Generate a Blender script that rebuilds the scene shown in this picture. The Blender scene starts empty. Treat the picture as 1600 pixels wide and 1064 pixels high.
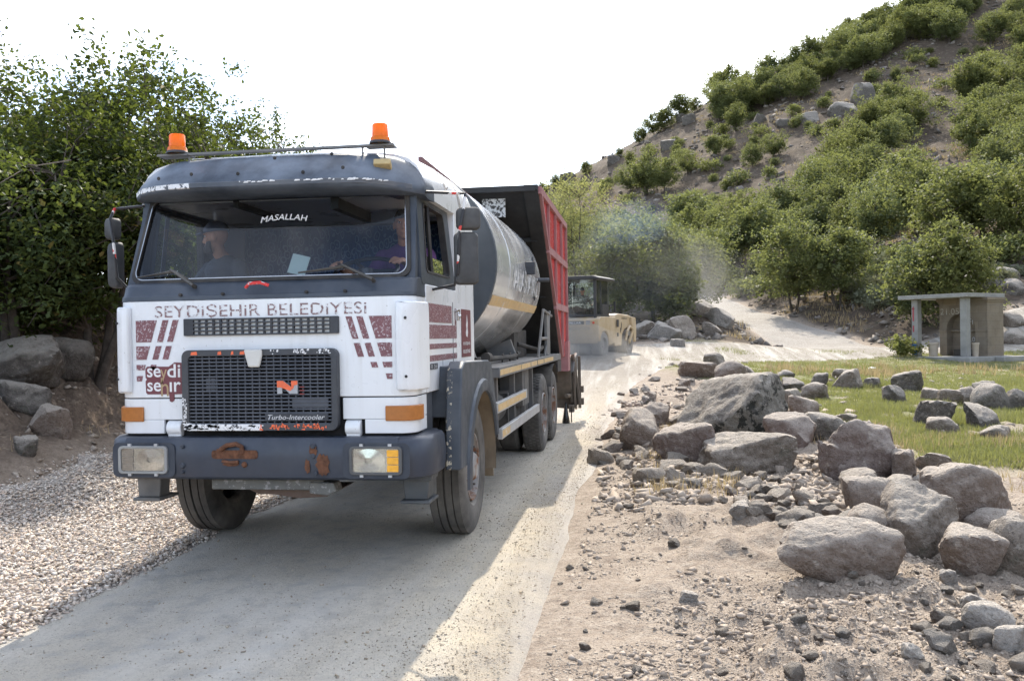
import bpy, bmesh, math, random
import numpy as np
from mathutils import Vector, Matrix, Euler
R_ = math.radians
SC = bpy.context.scene
COL = SC.collection

# ------------------------------------------------------------------ camera
FPX, CX, CY, CZ, YAW, PIT, ROL = 1395.28, 2.6547, -5.9180, 1.6611, 0.144943, -0.0047257, -0.0167194
_c, _s = math.cos(YAW), math.sin(YAW)
CAM = np.array([CX, CY, CZ])
FWD = np.array([-_s*math.cos(PIT), _c*math.cos(PIT), math.sin(PIT)])
_R = np.array([_c, _s, 0.0]); _U = np.cross(_R, FWD)
RGT = _R*math.cos(ROL) + _U*math.sin(ROL)
UPV = -_R*math.sin(ROL) + _U*math.cos(ROL)
cam = bpy.data.cameras.new("camera"); co = bpy.data.objects.new("camera", cam); COL.objects.link(co)
cam.sensor_width = 36.0; cam.lens = FPX/1600*36.0; cam.clip_start = 0.1; cam.clip_end = 3000
mw = Matrix.Identity(4)
for i in range(3):
    mw[i][0] = RGT[i]; mw[i][1] = UPV[i]; mw[i][2] = -FWD[i]; mw[i][3] = CAM[i]
co.matrix_world = mw
SC.camera = co

# ------------------------------------------------------------------ light
SUNV = Vector((-0.13, 1.03, 1.0)).normalized()
EL = math.asin(SUNV.z); AZ = math.atan2(SUNV.x, SUNV.y)
W = bpy.data.worlds.new("World"); SC.world = W; W.use_nodes = True
wn, wl = W.node_tree.nodes, W.node_tree.links
wn.clear()
sky = wn.new("ShaderNodeTexSky"); sky.sky_type = 'NISHITA'; sky.sun_disc = False
sky.sun_elevation = EL; sky.sun_rotation = AZ; sky.altitude = 1200; sky.air_density = 1.0; sky.dust_density = 0.8; sky.ozone_density = 1.0
tc = wn.new("ShaderNodeTexCoord")
mp = wn.new("ShaderNodeMapping"); mp.inputs['Scale'].default_value = (1.0, 1.0, 2.2)
cn = wn.new("ShaderNodeTexNoise"); cn.inputs['Scale'].default_value = 2.6; cn.inputs['Detail'].default_value = 7; cn.inputs['Roughness'].default_value = .55
cr = wn.new("ShaderNodeMapRange"); cr.inputs[1].default_value = .40; cr.inputs[2].default_value = .64
mx = wn.new("ShaderNodeMix"); mx.data_type = 'RGBA'
mx.inputs['B'].default_value = (13.5, 13.7, 14.1, 1)
bg = wn.new("ShaderNodeBackground"); bg.inputs['Strength'].default_value = 0.15
wo = wn.new("ShaderNodeOutputWorld")
wl.new(tc.outputs['Generated'], mp.inputs['Vector']); wl.new(mp.outputs['Vector'], cn.inputs['Vector'])
sp = wn.new("ShaderNodeSeparateXYZ"); wl.new(tc.outputs['Generated'], sp.inputs[0])
fy = wn.new("ShaderNodeMapRange"); wl.new(sp.outputs['Y'], fy.inputs[0]); fy.inputs[1].default_value = -.1; fy.inputs[2].default_value = .6; fy.inputs[3].default_value = .30
ml = wn.new("ShaderNodeMath"); ml.operation = 'MULTIPLY'
wl.new(cn.outputs['Fac'], cr.inputs[0]); wl.new(cr.outputs[0], ml.inputs[0]); wl.new(fy.outputs[0], ml.inputs[1]); fx = wn.new("ShaderNodeMapRange"); wl.new(sp.outputs['X'], fx.inputs[0]); fx.inputs[1].default_value = -.62; fx.inputs[2].default_value = -.42; fx.inputs[3].default_value = .35
m3 = wn.new("ShaderNodeMath"); m3.operation = 'MULTIPLY'; wl.new(ml.outputs[0], m3.inputs[0]); wl.new(fx.outputs[0], m3.inputs[1]); wl.new(m3.outputs[0], mx.inputs['Factor'])
hv = wn.new("ShaderNodeHueSaturation"); hv.inputs['Saturation'].default_value = .80
wl.new(sky.outputs[0], hv.inputs['Color']); wl.new(hv.outputs[0], mx.inputs['A']); wl.new(mx.outputs['Result'], bg.inputs['Color']); wl.new(bg.outputs[0], wo.inputs['Surface'])
sd = bpy.data.lights.new("sun", 'SUN'); so = bpy.data.objects.new("sun", sd); COL.objects.link(so)
sd.energy = 2.9; sd.angle = R_(0.5); sd.color = (1.0, 0.91, 0.78)
so.rotation_euler = SUNV.to_track_quat('Z', 'Y').to_euler(); so.location = (0, 0, 60)
SC.view_settings.view_transform = 'Standard'; SC.view_settings.look = 'None'
SC.view_settings.exposure = 1.30; SC.view_settings.gamma = 1.0; SC.view_settings.use_curve_mapping = False
SC.render.engine = 'CYCLES'
SC.cycles.use_denoising = True
SC.cycles.max_bounces = 8; SC.cycles.diffuse_bounces = 3; SC.cycles.glossy_bounces = 3; SC.cycles.transmission_bounces = 4; SC.cycles.transparent_max_bounces = 12
SC.cycles.volume_bounces = 0
SC.cycles.caustics_reflective = False; SC.cycles.caustics_refractive = False

# ------------------------------------------------------------------ helpers
def ray(px, py): return FWD + RGT*((px-800)/FPX) - UPV*((py-532)/FPX)
def atd(px, py, d): return CAM + ray(px, py)*d
def aty(px, py, y): r = ray(px, py); return CAM + r*((y-CAM[1])/r[1])
def atx(px, py, x): r = ray(px, py); return CAM + r*((x-CAM[0])/r[0])

def tag(o, label=None, cat=None, group=None, kind=None):
    if label: o['label'] = label
    if cat: o['category'] = cat
    if group: o['group'] = group
    if kind: o['kind'] = kind
    return o
def empty(name, loc=(0, 0, 0), rz=0, label=None, cat=None, group=None):
    o = bpy.data.objects.new(name, None); COL.objects.link(o); o.location = loc; o.rotation_euler = (0, 0, rz)
    o.empty_display_size = .2
    return tag(o, label, cat, group)
def copy_tree(o, parent=None):
    c = o.copy(); COL.objects.link(c); c.parent = parent
    for ch in o.children: copy_tree(ch, c)
    return c

class MB:
    """collects shapes; build() links them as one mesh object"""
    def __init__(s): s.v = []; s.f = []; s.m = []; s.cur = 0
    def add(s, vs, fs):
        b = len(s.v); s.v += [tuple(map(float, q)) for q in vs]
        for f in fs: s.f.append(tuple(b+i for i in f)); s.m.append(s.cur)
        return s
    def box(s, c, size, rot=None):
        x, y, z = [q/2 for q in size]
        vs = [Vector(q) for q in ((-x,-y,-z),(x,-y,-z),(x,y,-z),(-x,y,-z),(-x,-y,z),(x,-y,z),(x,y,z),(-x,y,z))]
        if rot is not None:
            m = rot if isinstance(rot, Matrix) else Euler(rot).to_matrix()
            vs = [m @ q for q in vs]
        vs = [q+Vector(c) for q in vs]
        return s.add(vs, [(0,3,2,1),(4,5,6,7),(0,1,5,4),(1,2,6,5),(2,3,7,6),(3,0,4,7)])
    def bb(s, x0, x1, y0, y1, z0, z1): return s.box(((x0+x1)/2,(y0+y1)/2,(z0+z1)/2),(x1-x0,y1-y0,z1-z0))
    def bar(s, p0, p1, w, h):
        p0, p1 = Vector(p0), Vector(p1); d = p1-p0
        q = d.to_track_quat('Y', 'Z').to_matrix()
        return s.box((p0+p1)/2, (w, d.length, h), q)
    def prism(s, poly, axis, a, b):
        """poly: 2D points; axis x: (y,z), y: (x,z), z: (x,y); from a to b"""
        def P(u, v, t): return {'x': (t,u,v), 'y': (u,t,v), 'z': (u,v,t)}[axis]
        n = len(poly)
        ar = sum(poly[i][0]*poly[(i+1)%n][1]-poly[(i+1)%n][0]*poly[i][1] for i in range(n))
        if (ar < 0) != (axis == 'y'): poly = poly[::-1]
        vs = [P(u,v,a) for u,v in poly]+[P(u,v,b) for u,v in poly]
        fs = [tuple(range(n-1,-1,-1)), tuple(range(n,2*n))]+[(i,(i+1)%n,n+(i+1)%n,n+i) for i in range(n)]
        if b < a: fs = [f[::-1] for f in fs]
        return s.add(vs, fs)
    def tube(s, pts, r, n=8, cap=True):
        pts = [Vector(p) for p in pts]; rs = r if isinstance(r, (list, tuple)) else [r]*len(pts)
        vs = []; prev = None
        for i, p in enumerate(pts):
            d = (pts[min(i+1,len(pts)-1)]-pts[max(i-1,0)]).normalized()
            if prev is None: a = d.orthogonal().normalized()
            else:
                a = prev-d*prev.dot(d)
                a = a.normalized() if a.length > 1e-6 else d.orthogonal().normalized()
            prev = a; b = d.cross(a)
            for k in range(n):
                t = 2*math.pi*k/n; vs.append(p+(a*math.cos(t)+b*math.sin(t))*rs[i])
        fs = []
        for i in range(len(pts)-1):
            for k in range(n): fs.append((i*n+k, i*n+(k+1)%n, (i+1)*n+(k+1)%n, (i+1)*n+k))
        if cap: fs += [tuple(range(n-1,-1,-1)), tuple(range((len(pts)-1)*n, len(pts)*n))]
        return s.add(vs, fs)
    def lathe(s, prof, c, axis='z', n=32, a0=0, a1=None):
        """prof: (r, h) along axis"""
        full = a1 is None; a1 = 2*math.pi if full else a1
        m = n if full else n+1; vs = []
        for r, h in prof:
            for k in range(m):
                t = a0+(a1-a0)*k/n; u, v = r*math.cos(t), r*math.sin(t)
                q = {'z': (u,v,h), 'x': (h,u,v), 'y': (v,h,u)}[axis]
                vs.append((q[0]+c[0], q[1]+c[1], q[2]+c[2]))
        fs = []
        for i in range(len(prof)-1):
            for k in range(n):
                k2 = (k+1) % m; fs.append((i*m+k, i*m+k2, (i+1)*m+k2, (i+1)*m+k))
        return s.add(vs, fs)
    def loft(s, rings, closed=True, caps=False):
        n = len(rings[0]); vs = [p for r in rings for p in r]; fs = []
        for i in range(len(rings)-1):
            for k in range(n if closed else n-1):
                fs.append((i*n+k, i*n+(k+1)%n, (i+1)*n+(k+1)%n, (i+1)*n+k))
        if caps: fs += [tuple(range(n-1,-1,-1)), tuple(range((len(rings)-1)*n, len(rings)*n))]
        return s.add(vs, fs)
    def mesh(s, name, mats, smooth=35):
        me = bpy.data.meshes.new(name); me.from_pydata(s.v, [], s.f)
        for m in (mats if isinstance(mats, (list, tuple)) else [mats]): me.materials.append(m)
        me.polygons.foreach_set('material_index', s.m)
        bm = bmesh.new(); bm.from_mesh(me); bmesh.ops.recalc_face_normals(bm, faces=bm.faces); bm.to_mesh(me); bm.free()
        if smooth: me.shade_smooth(); me.set_sharp_from_angle(angle=R_(smooth))
        return me
    def build(s, name, mats, parent=None, bevel=0, smooth=35, seg=2, halves=False):
        if halves:   # left and right piece as objects of their own
            r = []
            for sg in (-1, 1):
                m = MB(); ids = {}
                for f, k in zip(s.f, s.m):
                    if (sum(s.v[i][0] for i in f)/len(f) > 0) != (sg > 0): continue
                    g = []
                    for i in f:
                        if i not in ids: ids[i] = len(m.v); m.v.append(s.v[i])
                        g.append(ids[i])
                    m.f.append(tuple(g)); m.m.append(k)
                if m.f: r.append(m.build(name, mats, parent, bevel, smooth, seg))
            return r[-1]
        o = bpy.data.objects.new(name, s.mesh(name, mats, smooth)); COL.objects.link(o); o.parent = parent
        if bevel:
            b = o.modifiers.new('bevel', 'BEVEL'); b.width = bevel; b.segments = seg; b.limit_method = 'ANGLE'; b.angle_limit = R_(40)
        return o

def npmesh(name, V, F, mats, mi=None, smooth=False, attr=None):
    """numpy arrays -> mesh; F is (n,3) or (n,4) or a list of such"""
    me = bpy.data.meshes.new(name)
    Fs = F if isinstance(F, list) else [F]
    V = np.asarray(V, np.float32)
    lv = np.concatenate([f.ravel() for f in Fs]).astype(np.int32)
    tot = np.concatenate([np.full(len(f), f.shape[1]) for f in Fs]).astype(np.int32)
    st = np.concatenate([[0], np.cumsum(tot)[:-1]]).astype(np.int32)
    me.vertices.add(len(V)); me.vertices.foreach_set('co', V.ravel())
    me.loops.add(len(lv)); me.loops.foreach_set('vertex_index', lv)
    me.polygons.add(len(tot)); me.polygons.foreach_set('loop_start', st)
    try: me.polygons.foreach_set('loop_total', tot)
    except Exception: pass
    for m in (mats if isinstance(mats, (list, tuple)) else [mats]): me.materials.append(m)
    if mi is not None: me.polygons.foreach_set('material_index', np.asarray(mi, np.int32))
    for k, a in (attr or {}).items():
        at = me.attributes.new(k, 'FLOAT', 'POINT'); at.data.foreach_set('value', np.asarray(a, np.float32))
    me.update(calc_edges=True); me.validate()
    if smooth: me.shade_smooth()
    return me
def nobj(name, me, parent=None, loc=(0,0,0)):
    o = bpy.data.objects.new(name, me); COL.objects.link(o); o.parent = parent; o.location = loc; return o

# ------------------------------------------------------------------ value noise (numpy)
def _h(ix, iy, iz, seed):
    n = (ix*374761393 + iy*668265263 + iz*2147483647 + seed*1274126177) & 0xffffffff
    n = ((n ^ (n >> 13))*1274126177) & 0xffffffff
    return ((n ^ (n >> 16)) & 0xffff)/65535.0
def vnoise(p, seed=0):
    p = np.asarray(p, float); i = np.floor(p).astype(np.int64); f = p-i; f = f*f*(3-2*f)
    x, y, z = i[:,0], i[:,1], i[:,2]; r = 0
    for dx in (0,1):
        wx = f[:,0] if dx else 1-f[:,0]
        for dy in (0,1):
            wy = f[:,1] if dy else 1-f[:,1]
            for dz in (0,1):
                wz = f[:,2] if dz else 1-f[:,2]
                r = r+wx*wy*wz*_h(x+dx, y+dy, z+dz, seed)
    return r*2-1
def fbm(p, o=4, seed=0, g=.5):
    a = 1.0; r = 0; q = np.asarray(p, float)
    for k in range(o): r = r+a*vnoise(q, seed+k*17); a *= g; q = q*2.03+7.1
    return r
def fbm2(x, y, sc, o=4, seed=0, g=.5):
    return fbm(np.stack([x/sc, y/sc, np.zeros_like(x)+.37], 1), o, seed, g)
def sstep(a, b, x): t = np.clip((x-a)/(b-a), 0, 1); return t*t*(3-2*t)

# ------------------------------------------------------------------ materials
def newmat(name):
    m = bpy.data.materials.new(name); m.use_nodes = True; n = m.node_tree.nodes; n.clear()
    o = n.new("ShaderNodeOutputMaterial"); return m, n, m.node_tree.links, o
def rgba(c): return (c[0], c[1], c[2], 1)
def node(n, t, **k):
    q = n.new(t)
    for a, b in k.items():
        if a.startswith('i_'): q.inputs[a[2:].replace('_', ' ')].default_value = b
        else: setattr(q, a, b)
    return q
def noise(n, l, vec, scale, detail=4, rough=.55, dist=0):
    q = n.new("ShaderNodeTexNoise"); q.inputs['Scale'].default_value = scale; q.inputs['Detail'].default_value = detail
    q.inputs['Roughness'].default_value = rough; q.inputs['Distortion'].default_value = dist
    if vec is not None: l.new(vec, q.inputs['Vector'])
    return q.outputs['Fac']
def mapr(n, l, v, a, b, c=0, d=1):
    q = n.new("ShaderNodeMapRange"); l.new(v, q.inputs[0]); q.inputs[1].default_value = a; q.inputs[2].default_value = b
    q.inputs[3].default_value = c; q.inputs[4].default_value = d; return q.outputs[0]
def mixc(n, l, f, a, b):
    q = n.new("ShaderNodeMix"); q.data_type = 'RGBA'
    for s, v in (('Factor', f), ('A', a), ('B', b)):
        if isinstance(v, (tuple, list)): q.inputs[s].default_value = rgba(v)
        elif isinstance(v, (int, float)): q.inputs[s].default_value = v
        else: l.new(v, q.inputs[s])
    return q.outputs['Result']
def math_(n, l, op, a, b=None, clamp=False):
    q = n.new("ShaderNodeMath"); q.operation = op; q.use_clamp = clamp
    for i, v in enumerate((a, b)):
        if v is None: continue
        if isinstance(v, (int, float)): q.inputs[i].default_value = v
        else: l.new(v, q.inputs[i])
    return q.outputs[0]
def bump(n, l, h, strength, dist):
    q = n.new("ShaderNodeBump"); q.inputs['Strength'].default_value = strength; q.inputs['Distance'].default_value = dist
    l.new(h, q.inputs['Height']); return q.outputs['Normal']
_MC = {}
def M(name, col, rough=.6, metal=0, var=.12, scale=6, bmp=0, bscale=40, dust=0, dcol=(.42,.37,.30), spec=.5, chips=0, ccol=(.8,.8,.78), crange=None, coat=0, rust=0, cscale=26, streak=0):
    """paint/metal/rubber with uneven colour, settled dust, paint chips and rust"""
    if name in _MC: return _MC[name]
    m, n, l, o = newmat(name); b = n.new("ShaderNodeBsdfPrincipled")
    t = n.new("ShaderNodeTexCoord").outputs['Object']
    f = noise(n, l, t, scale, 5)
    c = mixc(n, l, mapr(n, l, f, .3, .7), tuple(q*(1-var) for q in col), tuple(min(1,q*(1+var)) for q in col))
    rr = mapr(n, l, noise(n, l, t, scale*2.3, 3), .3, .7, max(.02,rough-.08), min(1,rough+.1))
    if rust:
        k = mapr(n, l, noise(n, l, t, 5, 6, .65), .56-.1*rust, .62-.08*rust)
        rc = mixc(n, l, noise(n, l, t, 30, 3), (.09,.03,.015), (.28,.11,.04))
        c = mixc(n, l, k, c, rc)
    if streak:
        mg = n.new("ShaderNodeMapping"); mg.inputs['Scale'].default_value = (16,16,.9); l.new(t, mg.inputs[0])
        k = math_(n, l, 'MULTIPLY', mapr(n, l, noise(n, l, mg.outputs[0], 1, 5, .6), .48, .72), mapr(n, l, noise(n, l, t, 1.6, 4, .6), .35, .65))
        c = mixc(n, l, math_(n, l, 'MULTIPLY', k, streak), c, (.40,.36,.30))
        c = mixc(n, l, math_(n, l, 'MULTIPLY', mapr(n, l, noise(n, l, t, 42, 3, .6), .69, .72), .7), c, (.30,.26,.22))
    if chips:
        k = mapr(n, l, noise(n, l, t, cscale, 5, .7), .62-.2*chips, .63-.2*chips)
        if crange:
            sx = n.new("ShaderNodeSeparateXYZ"); l.new(t, sx.inputs[0])
            for ax, lo, hi in crange:
                k = math_(n, l, 'MULTIPLY', k, math_(n, l, 'GREATER_THAN', sx.outputs[ax], lo)); k = math_(n, l, 'MULTIPLY', k, math_(n, l, 'LESS_THAN', sx.outputs[ax], hi))
        c = mixc(n, l, k, c, ccol)
    if dust:
        g = n.new("ShaderNodeNewGeometry"); sx = n.new("ShaderNodeSeparateXYZ"); l.new(g.outputs['Normal'], sx.inputs[0])
        up = mapr(n, l, sx.outputs['Z'], -.1, .9, .35, 1.0)
        k = math_(n, l, 'MULTIPLY', mapr(n, l, noise(n, l, t, 3.1, 6, .62), .36, .68), up)
        k = math_(n, l, 'MULTIPLY', k, dust, True)
        c = mixc(n, l, k, c, dcol)
        rr = math_(n, l, 'ADD', rr, math_(n, l, 'MULTIPLY', k, .35), True)
    l.new(c, b.inputs['Base Color']); l.new(rr, b.inputs['Roughness']); b.inputs['Metallic'].default_value = metal
    b.inputs['Specular IOR Level'].default_value = spec; b.inputs['Coat Weight'].default_value = coat; b.inputs['Coat Roughness'].default_value = .12
    if bmp: l.new(bump(n, l, noise(n, l, t, bscale, 5, .6), bmp, .01), b.inputs['Normal'])
    l.new(b.outputs[0], o.inputs['Surface']); _MC[name] = m; return m
def leafmat(name, dark, light, trans=(.22,.30,.03), tw=.42, autumn=None):
    m, n, l, o = newmat(name); t = n.new("ShaderNodeTexCoord").outputs['Object']
    a = node(n, "ShaderNodeAttribute", attribute_name='tone').outputs['Fac']
    oi = n.new("ShaderNodeObjectInfo").outputs['Random']
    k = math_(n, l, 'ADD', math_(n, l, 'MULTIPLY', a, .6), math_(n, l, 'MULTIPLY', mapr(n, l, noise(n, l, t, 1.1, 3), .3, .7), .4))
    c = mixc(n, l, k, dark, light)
    hs = n.new("ShaderNodeHueSaturation"); l.new(c, hs.inputs['Color'])
    l.new(mapr(n, l, oi, 0, 1, .478, .515), hs.inputs['Hue']); l.new(mapr(n, l, oi, 0, 1, 1.05, .8), hs.inputs['Saturation']); l.new(mapr(n, l, oi, 0, 1, .85, 1.2), hs.inputs['Value'])
    c = hs.outputs[0]
    if autumn: c = mixc(n, l, mapr(n, l, a, .965, .975), c, autumn)
    p = n.new("ShaderNodeBsdfPrincipled"); l.new(c, p.inputs['Base Color']); p.inputs['Roughness'].default_value = .6; p.inputs['Specular IOR Level'].default_value = .18
    tr = n.new("ShaderNodeBsdfTranslucent"); l.new(mixc(n, l, k, tuple(q*.75 for q in trans), trans), tr.inputs['Color'])
    ms = n.new("ShaderNodeMixShader"); ms.inputs[0].default_value = tw
    l.new(p.outputs[0], ms.inputs[1]); l.new(tr.outputs[0], ms.inputs[2]); l.new(ms.outputs[0], o.inputs['Surface']); return m
def rockmat(name, a, b, c, lichen=.3, lcol=(.10,.10,.075), pale=(.42,.375,.32), lk=0):
    m, n, l, o = newmat(name); p = n.new("ShaderNodeBsdfPrincipled")
    tcn = n.new("ShaderNodeTexCoord"); t = tcn.outputs['Object']
    oi = n.new("ShaderNodeObjectInfo").outputs['Random']
    ad = n.new("ShaderNodeVectorMath"); ad.operation = 'ADD'; l.new(t, ad.inputs[0])
    cb = n.new("ShaderNodeCombineXYZ"); l.new(math_(n, l, 'MULTIPLY', oi, 37), cb.inputs[0]); l.new(math_(n, l, 'MULTIPLY', oi, 11), cb.inputs[2]); l.new(cb.outputs[0], ad.inputs[1]); t = ad.outputs[0]
    f1 = noise(n, l, t, 2.2, 6, .6); f2 = noise(n, l, t, 13, 6, .65); f3 = noise(n, l, t, 60, 4, .6)
    cc = mixc(n, l, mapr(n, l, f1, .35, .65), a, b)
    cc = mixc(n, l, mapr(n, l, f2, .42, .7), cc, c)
    cc = mixc(n, l, math_(n, l, 'MULTIPLY', mapr(n, l, noise(n, l, t, 5.5, 7, .7), .56-lk, .60-lk), lichen), cc, lcol)
    cc = mixc(n, l, math_(n, l, 'MULTIPLY', mapr(n, l, noise(n, l, t, 9, 7, .72), .58, .64), .55), cc, pale)
    g = n.new("ShaderNodeNewGeometry"); sx = n.new("ShaderNodeSeparateXYZ"); l.new(g.outputs['Normal'], sx.inputs[0])
    cc = mixc(n, l, math_(n, l, 'MULTIPLY', mapr(n, l, sx.outputs['Z'], .15, .9), .62), cc, tuple(q*1.25 for q in pale))   # pale dust on top, with its sunlit rim painted in
    pit = mapr(n, l, noise(n, l, t, 24, 5, .7), .34, .42, .55, 1); vr = math_(n, l, 'MULTIPLY', pit, math_(n, l, 'ADD', .62, math_(n, l, 'MULTIPLY', f3, .80)))
    mu = n.new("ShaderNodeMix"); mu.data_type = 'RGBA'; mu.blend_type = 'MULTIPLY'; mu.inputs['Factor'].default_value = 1
    l.new(cc, mu.inputs['A']); l.new(vr, mu.inputs['B'])
    l.new(mu.outputs['Result'], p.inputs['Base Color']); p.inputs['Roughness'].default_value = .9; p.inputs['Specular IOR Level'].default_value = .25
    hh = math_(n, l, 'ADD', math_(n, l, 'MULTIPLY', f2, .7), math_(n, l, 'MULTIPLY', f3, .35))
    f4 = noise(n, l, t, 5, 6, .7); hh = math_(n, l, 'ADD', hh, math_(n, l, 'MULTIPLY', f4, 1.6)); l.new(bump(n, l, hh, 1.0, .06), p.inputs['Normal'])
    l.new(p.outputs[0], o.inputs['Surface']); return m
# ------------------------------------------------------------------ terrain
_cp = []
def cp(px, py, d): _cp.append(atd(px, py, d))
def cw(x, y, z): _cp.append(np.array([x, y, z]))
for y in (-30, -15, -8, -3, 2, 7, 12): 
    for x in (-3.8, -1, 1.9): cw(x, y, 0)
for x in (-3.8, -1, 2.0): cw(x, 17, .12); cw(x, 22, .42); cw(x, 27, .85)
for y in (-30, -15, -6, 0): cw(5, y, -.02); cw(10, y, -.05); cw(25, y, 0)
cw(-5.2, -15, .9); cw(-5.2, -5, .9); cw(-5.2, 3, .9); cw(-5.2, 8, 1.0); cw(-5.0, 14, 1.0); cw(-5, 20, 1.1)
for y in (-15, -5, 3, 9, 15): cw(-8, y, 2.3); cw(-14, y, 3.2); cw(-26, y, 3.4)
for y in (25, 45): cw(-10, y, 2.2); cw(-25, y, 3)
cw(-60, 0, 5); cw(-60, 60, 5); cw(-120, 100, 6); cw(-120, -80, 3); cw(0, -100, -1); cw(120, -60, 0); cw(60, -20, 0); cw(40, 10, .1)
for p in ((1150,740,10.6),(1300,720,11.5),(1500,760,9.8),(1600,700,12),(1300,640,18),(1150,640,19),(1500,600,26),(1600,600,26),(1490,566,35.5),(1600,566,36),(1380,566,36),
          (1100,580,28),(1030,575,29),(1250,575,32),(1010,557,34),(940,552,33),(1200,557,37),(1200,540,47),(1400,546,40),(1400,530,48),(1560,545,41),(1600,535,43),
          (1300,508,54),(1200,485,63),(1130,467,71),(1088,458,77),(1050,522,44),(1100,505,50),(1150,505,55),(1010,515,52),(960,500,60),
          (1600,505,45),(1600,440,51),(1600,385,58),(1500,470,50),(1500,420,57),(1450,395,64),(1400,490,51),(1400,430,62),(1330,470,58),(1330,430,68),(1250,440,72),(1180,440,78),(1220,425,78),
          (1000,440,84),(1100,440,82),(900,450,84),(1150,415,84),(1300,385,86),(1450,360,78),(1600,340,75),
          (1600,200,112),(1600,100,142),(1600,0,172),(1600,-110,205),(1500,0,180),(1500,100,150),(1500,220,112),(1500,300,90),(1400,150,138),(1400,250,108),(1400,320,92),
          (1250,290,112),(1250,200,138),(1300,340,95),(1100,250,140),(1100,340,112),(1180,240,135),(1000,300,145),(1000,380,112),(900,340,140),(900,400,112),(1180,330,108),
          (850,360,140),(780,400,140),(1700,300,85),(1700,150,125),(1750,0,160),(1750,-150,200),(1900,100,120),(1750,480,50),(1750,560,38),(1900,300,80)): cp(*p)
RIDGE = [(700,372,190),(780,338,186),(850,297,184),(900,272,184),(950,250,186),(1000,218,188),(1050,190,189),(1100,160,190),(1150,140,190),(1200,118,191),(1250,95,192),(1300,66,193),(1380,28,195),(1470,-15,200),(1600,-140,215),(1750,-250,225),(1900,-330,235)]
for p in RIDGE:
    cp(*p); q = atd(p[0], p[1], p[2]+14); cw(q[0], q[1], atd(*p)[2]-2.5); q = atd(p[0], p[1], p[2]+70); cw(q[0], q[1], atd(*p)[2]-28); q = atd(p[0], p[1], p[2]+200); cw(q[0], q[1], 5)
cp(550, 440, 190); cp(300, 480, 190); cp(0, 490, 190); cp(560, 470, 110); cp(780, 440, 90); cp(300, 480, 60)
_P = np.array(_cp); _n = len(_P)
_D = np.hypot(_P[:,None,0]-_P[None,:,0], _P[:,None,1]-_P[None,:,1])
_A = np.zeros((_n+3, _n+3)); _A[:_n,:_n] = np.sqrt(_D**2+.8**2)-np.eye(_n)*.02
_A[:_n,_n] = 1; _A[:_n,_n+1:] = _P[:,:2]; _A[_n,:_n] = 1; _A[_n+1:,:_n] = _P[:,:2].T
_w = np.linalg.solve(_A, np.concatenate([_P[:,2], [0,0,0]]))
def T0(x, y):
    x = np.atleast_1d(np.asarray(x, float)).ravel(); y = np.atleast_1d(np.asarray(y, float)).ravel(); r = np.empty(len(x))
    for i in range(0, len(x), 40000):
        X, Y = x[i:i+40000], y[i:i+40000]
        d = np.sqrt((X[:,None]-_P[None,:,0])**2+(Y[:,None]-_P[None,:,1])**2+.64)
        r[i:i+40000] = d@_w[:_n]+_w[_n]+X*_w[_n+1]+Y*_w[_n+2]
    return r
# road centre lines (x, y, half width)
ROADS = [np.array([(-.9,-40,3.0),(-.9,-10,3.0),(-.9,5,3.0),(-.85,14,3.0),(-.3,21,3.0),(1.5,27.5,3.3),(6,33,3.4),(12,37,3.3),(18,40,3.0),(26,43.5,2.6),(40,48,2.6)]),
         None]
def _w2(px, py, d, h): q = atd(px, py, d); return (q[0], q[1], h)
ROADS[1] = np.array([_w2(1345,538,42,2.6), _w2(1250,515,50,2.5), _w2(1175,493,58,2.2), _w2(1122,475,67,1.8), _w2(1087,463,76,1.5), _w2(1060,457,86,1.4), _w2(1000,450,100,1.4)])
def dense(P, k=24):
    P = np.asarray(P); out = []
    Q = np.vstack([2*P[0]-P[1], P, 2*P[-1]-P[-2]])
    for i in range(1, len(Q)-2):
        a, b, c, d = Q[i-1], Q[i], Q[i+1], Q[i+2]
        for t in np.linspace(0, 1, k, endpoint=False):
            out.append(.5*((2*b)+(c-a)*t+(2*a-5*b+4*c-d)*t*t+(-a+3*b-3*c+d)*t**3))
    out.append(Q[-2]); return np.array(out)
RD = [dense(r) for r in ROADS]
def roaddist(x, y):
    """signed distance outside the road edges, metres (negative on the road)"""
    x = np.atleast_1d(x); y = np.atleast_1d(y); best = np.full(len(x), 1e9)
    for r in RD:
        for i in range(0, len(x), 20000):
            d = np.hypot(x[i:i+20000,None]-r[None,:,0], y[i:i+20000,None]-r[None,:,1])-r[None,:,2]
            best[i:i+20000] = np.minimum(best[i:i+20000], d.min(1))
    return best
def relief(x, y):
    """height of the terrain with its lumps, and masks"""
    z = T0(x, y); rd = roaddist(x, y); dist = np.hypot(x-CX, y-CY)
    off = sstep(.0, 1.2, rd)
    dirt = off*(1-sstep(24, 34, dist))
    mead = meadow(x, y)
    amp = dirt*(1-.55*mead)
    z = z+amp*(.065*fbm2(x, y, .9, 4, 3)+.045*np.abs(fbm2(x, y, .25, 4, 9, .6))+.16*sstep(.05, .5, fbm2(x, y, 1.3, 4, 21))*(1-mead)*(.4+.6*np.abs(fbm2(x, y, .4, 3, 22))))
    lb = sstep(-3.9, -5.0, x)*(1-sstep(30, 45, dist)); z = z+lb*(.14*fbm2(x, y, .8, 4, 51)+.10*np.abs(fbm2(x, y, .3, 4, 52, .6)))
    hill = sstep(40, 56, dist)*sstep(.1, 2.5, rd)
    z = z+hill*(.9*fbm2(x, y, 11, 4, 5)+.35*np.abs(fbm2(x, y, 2.5, 3, 8)))
    z = z-.05*(1-sstep(-.25, .15, rd))
    return z, rd, mead, hill
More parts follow.
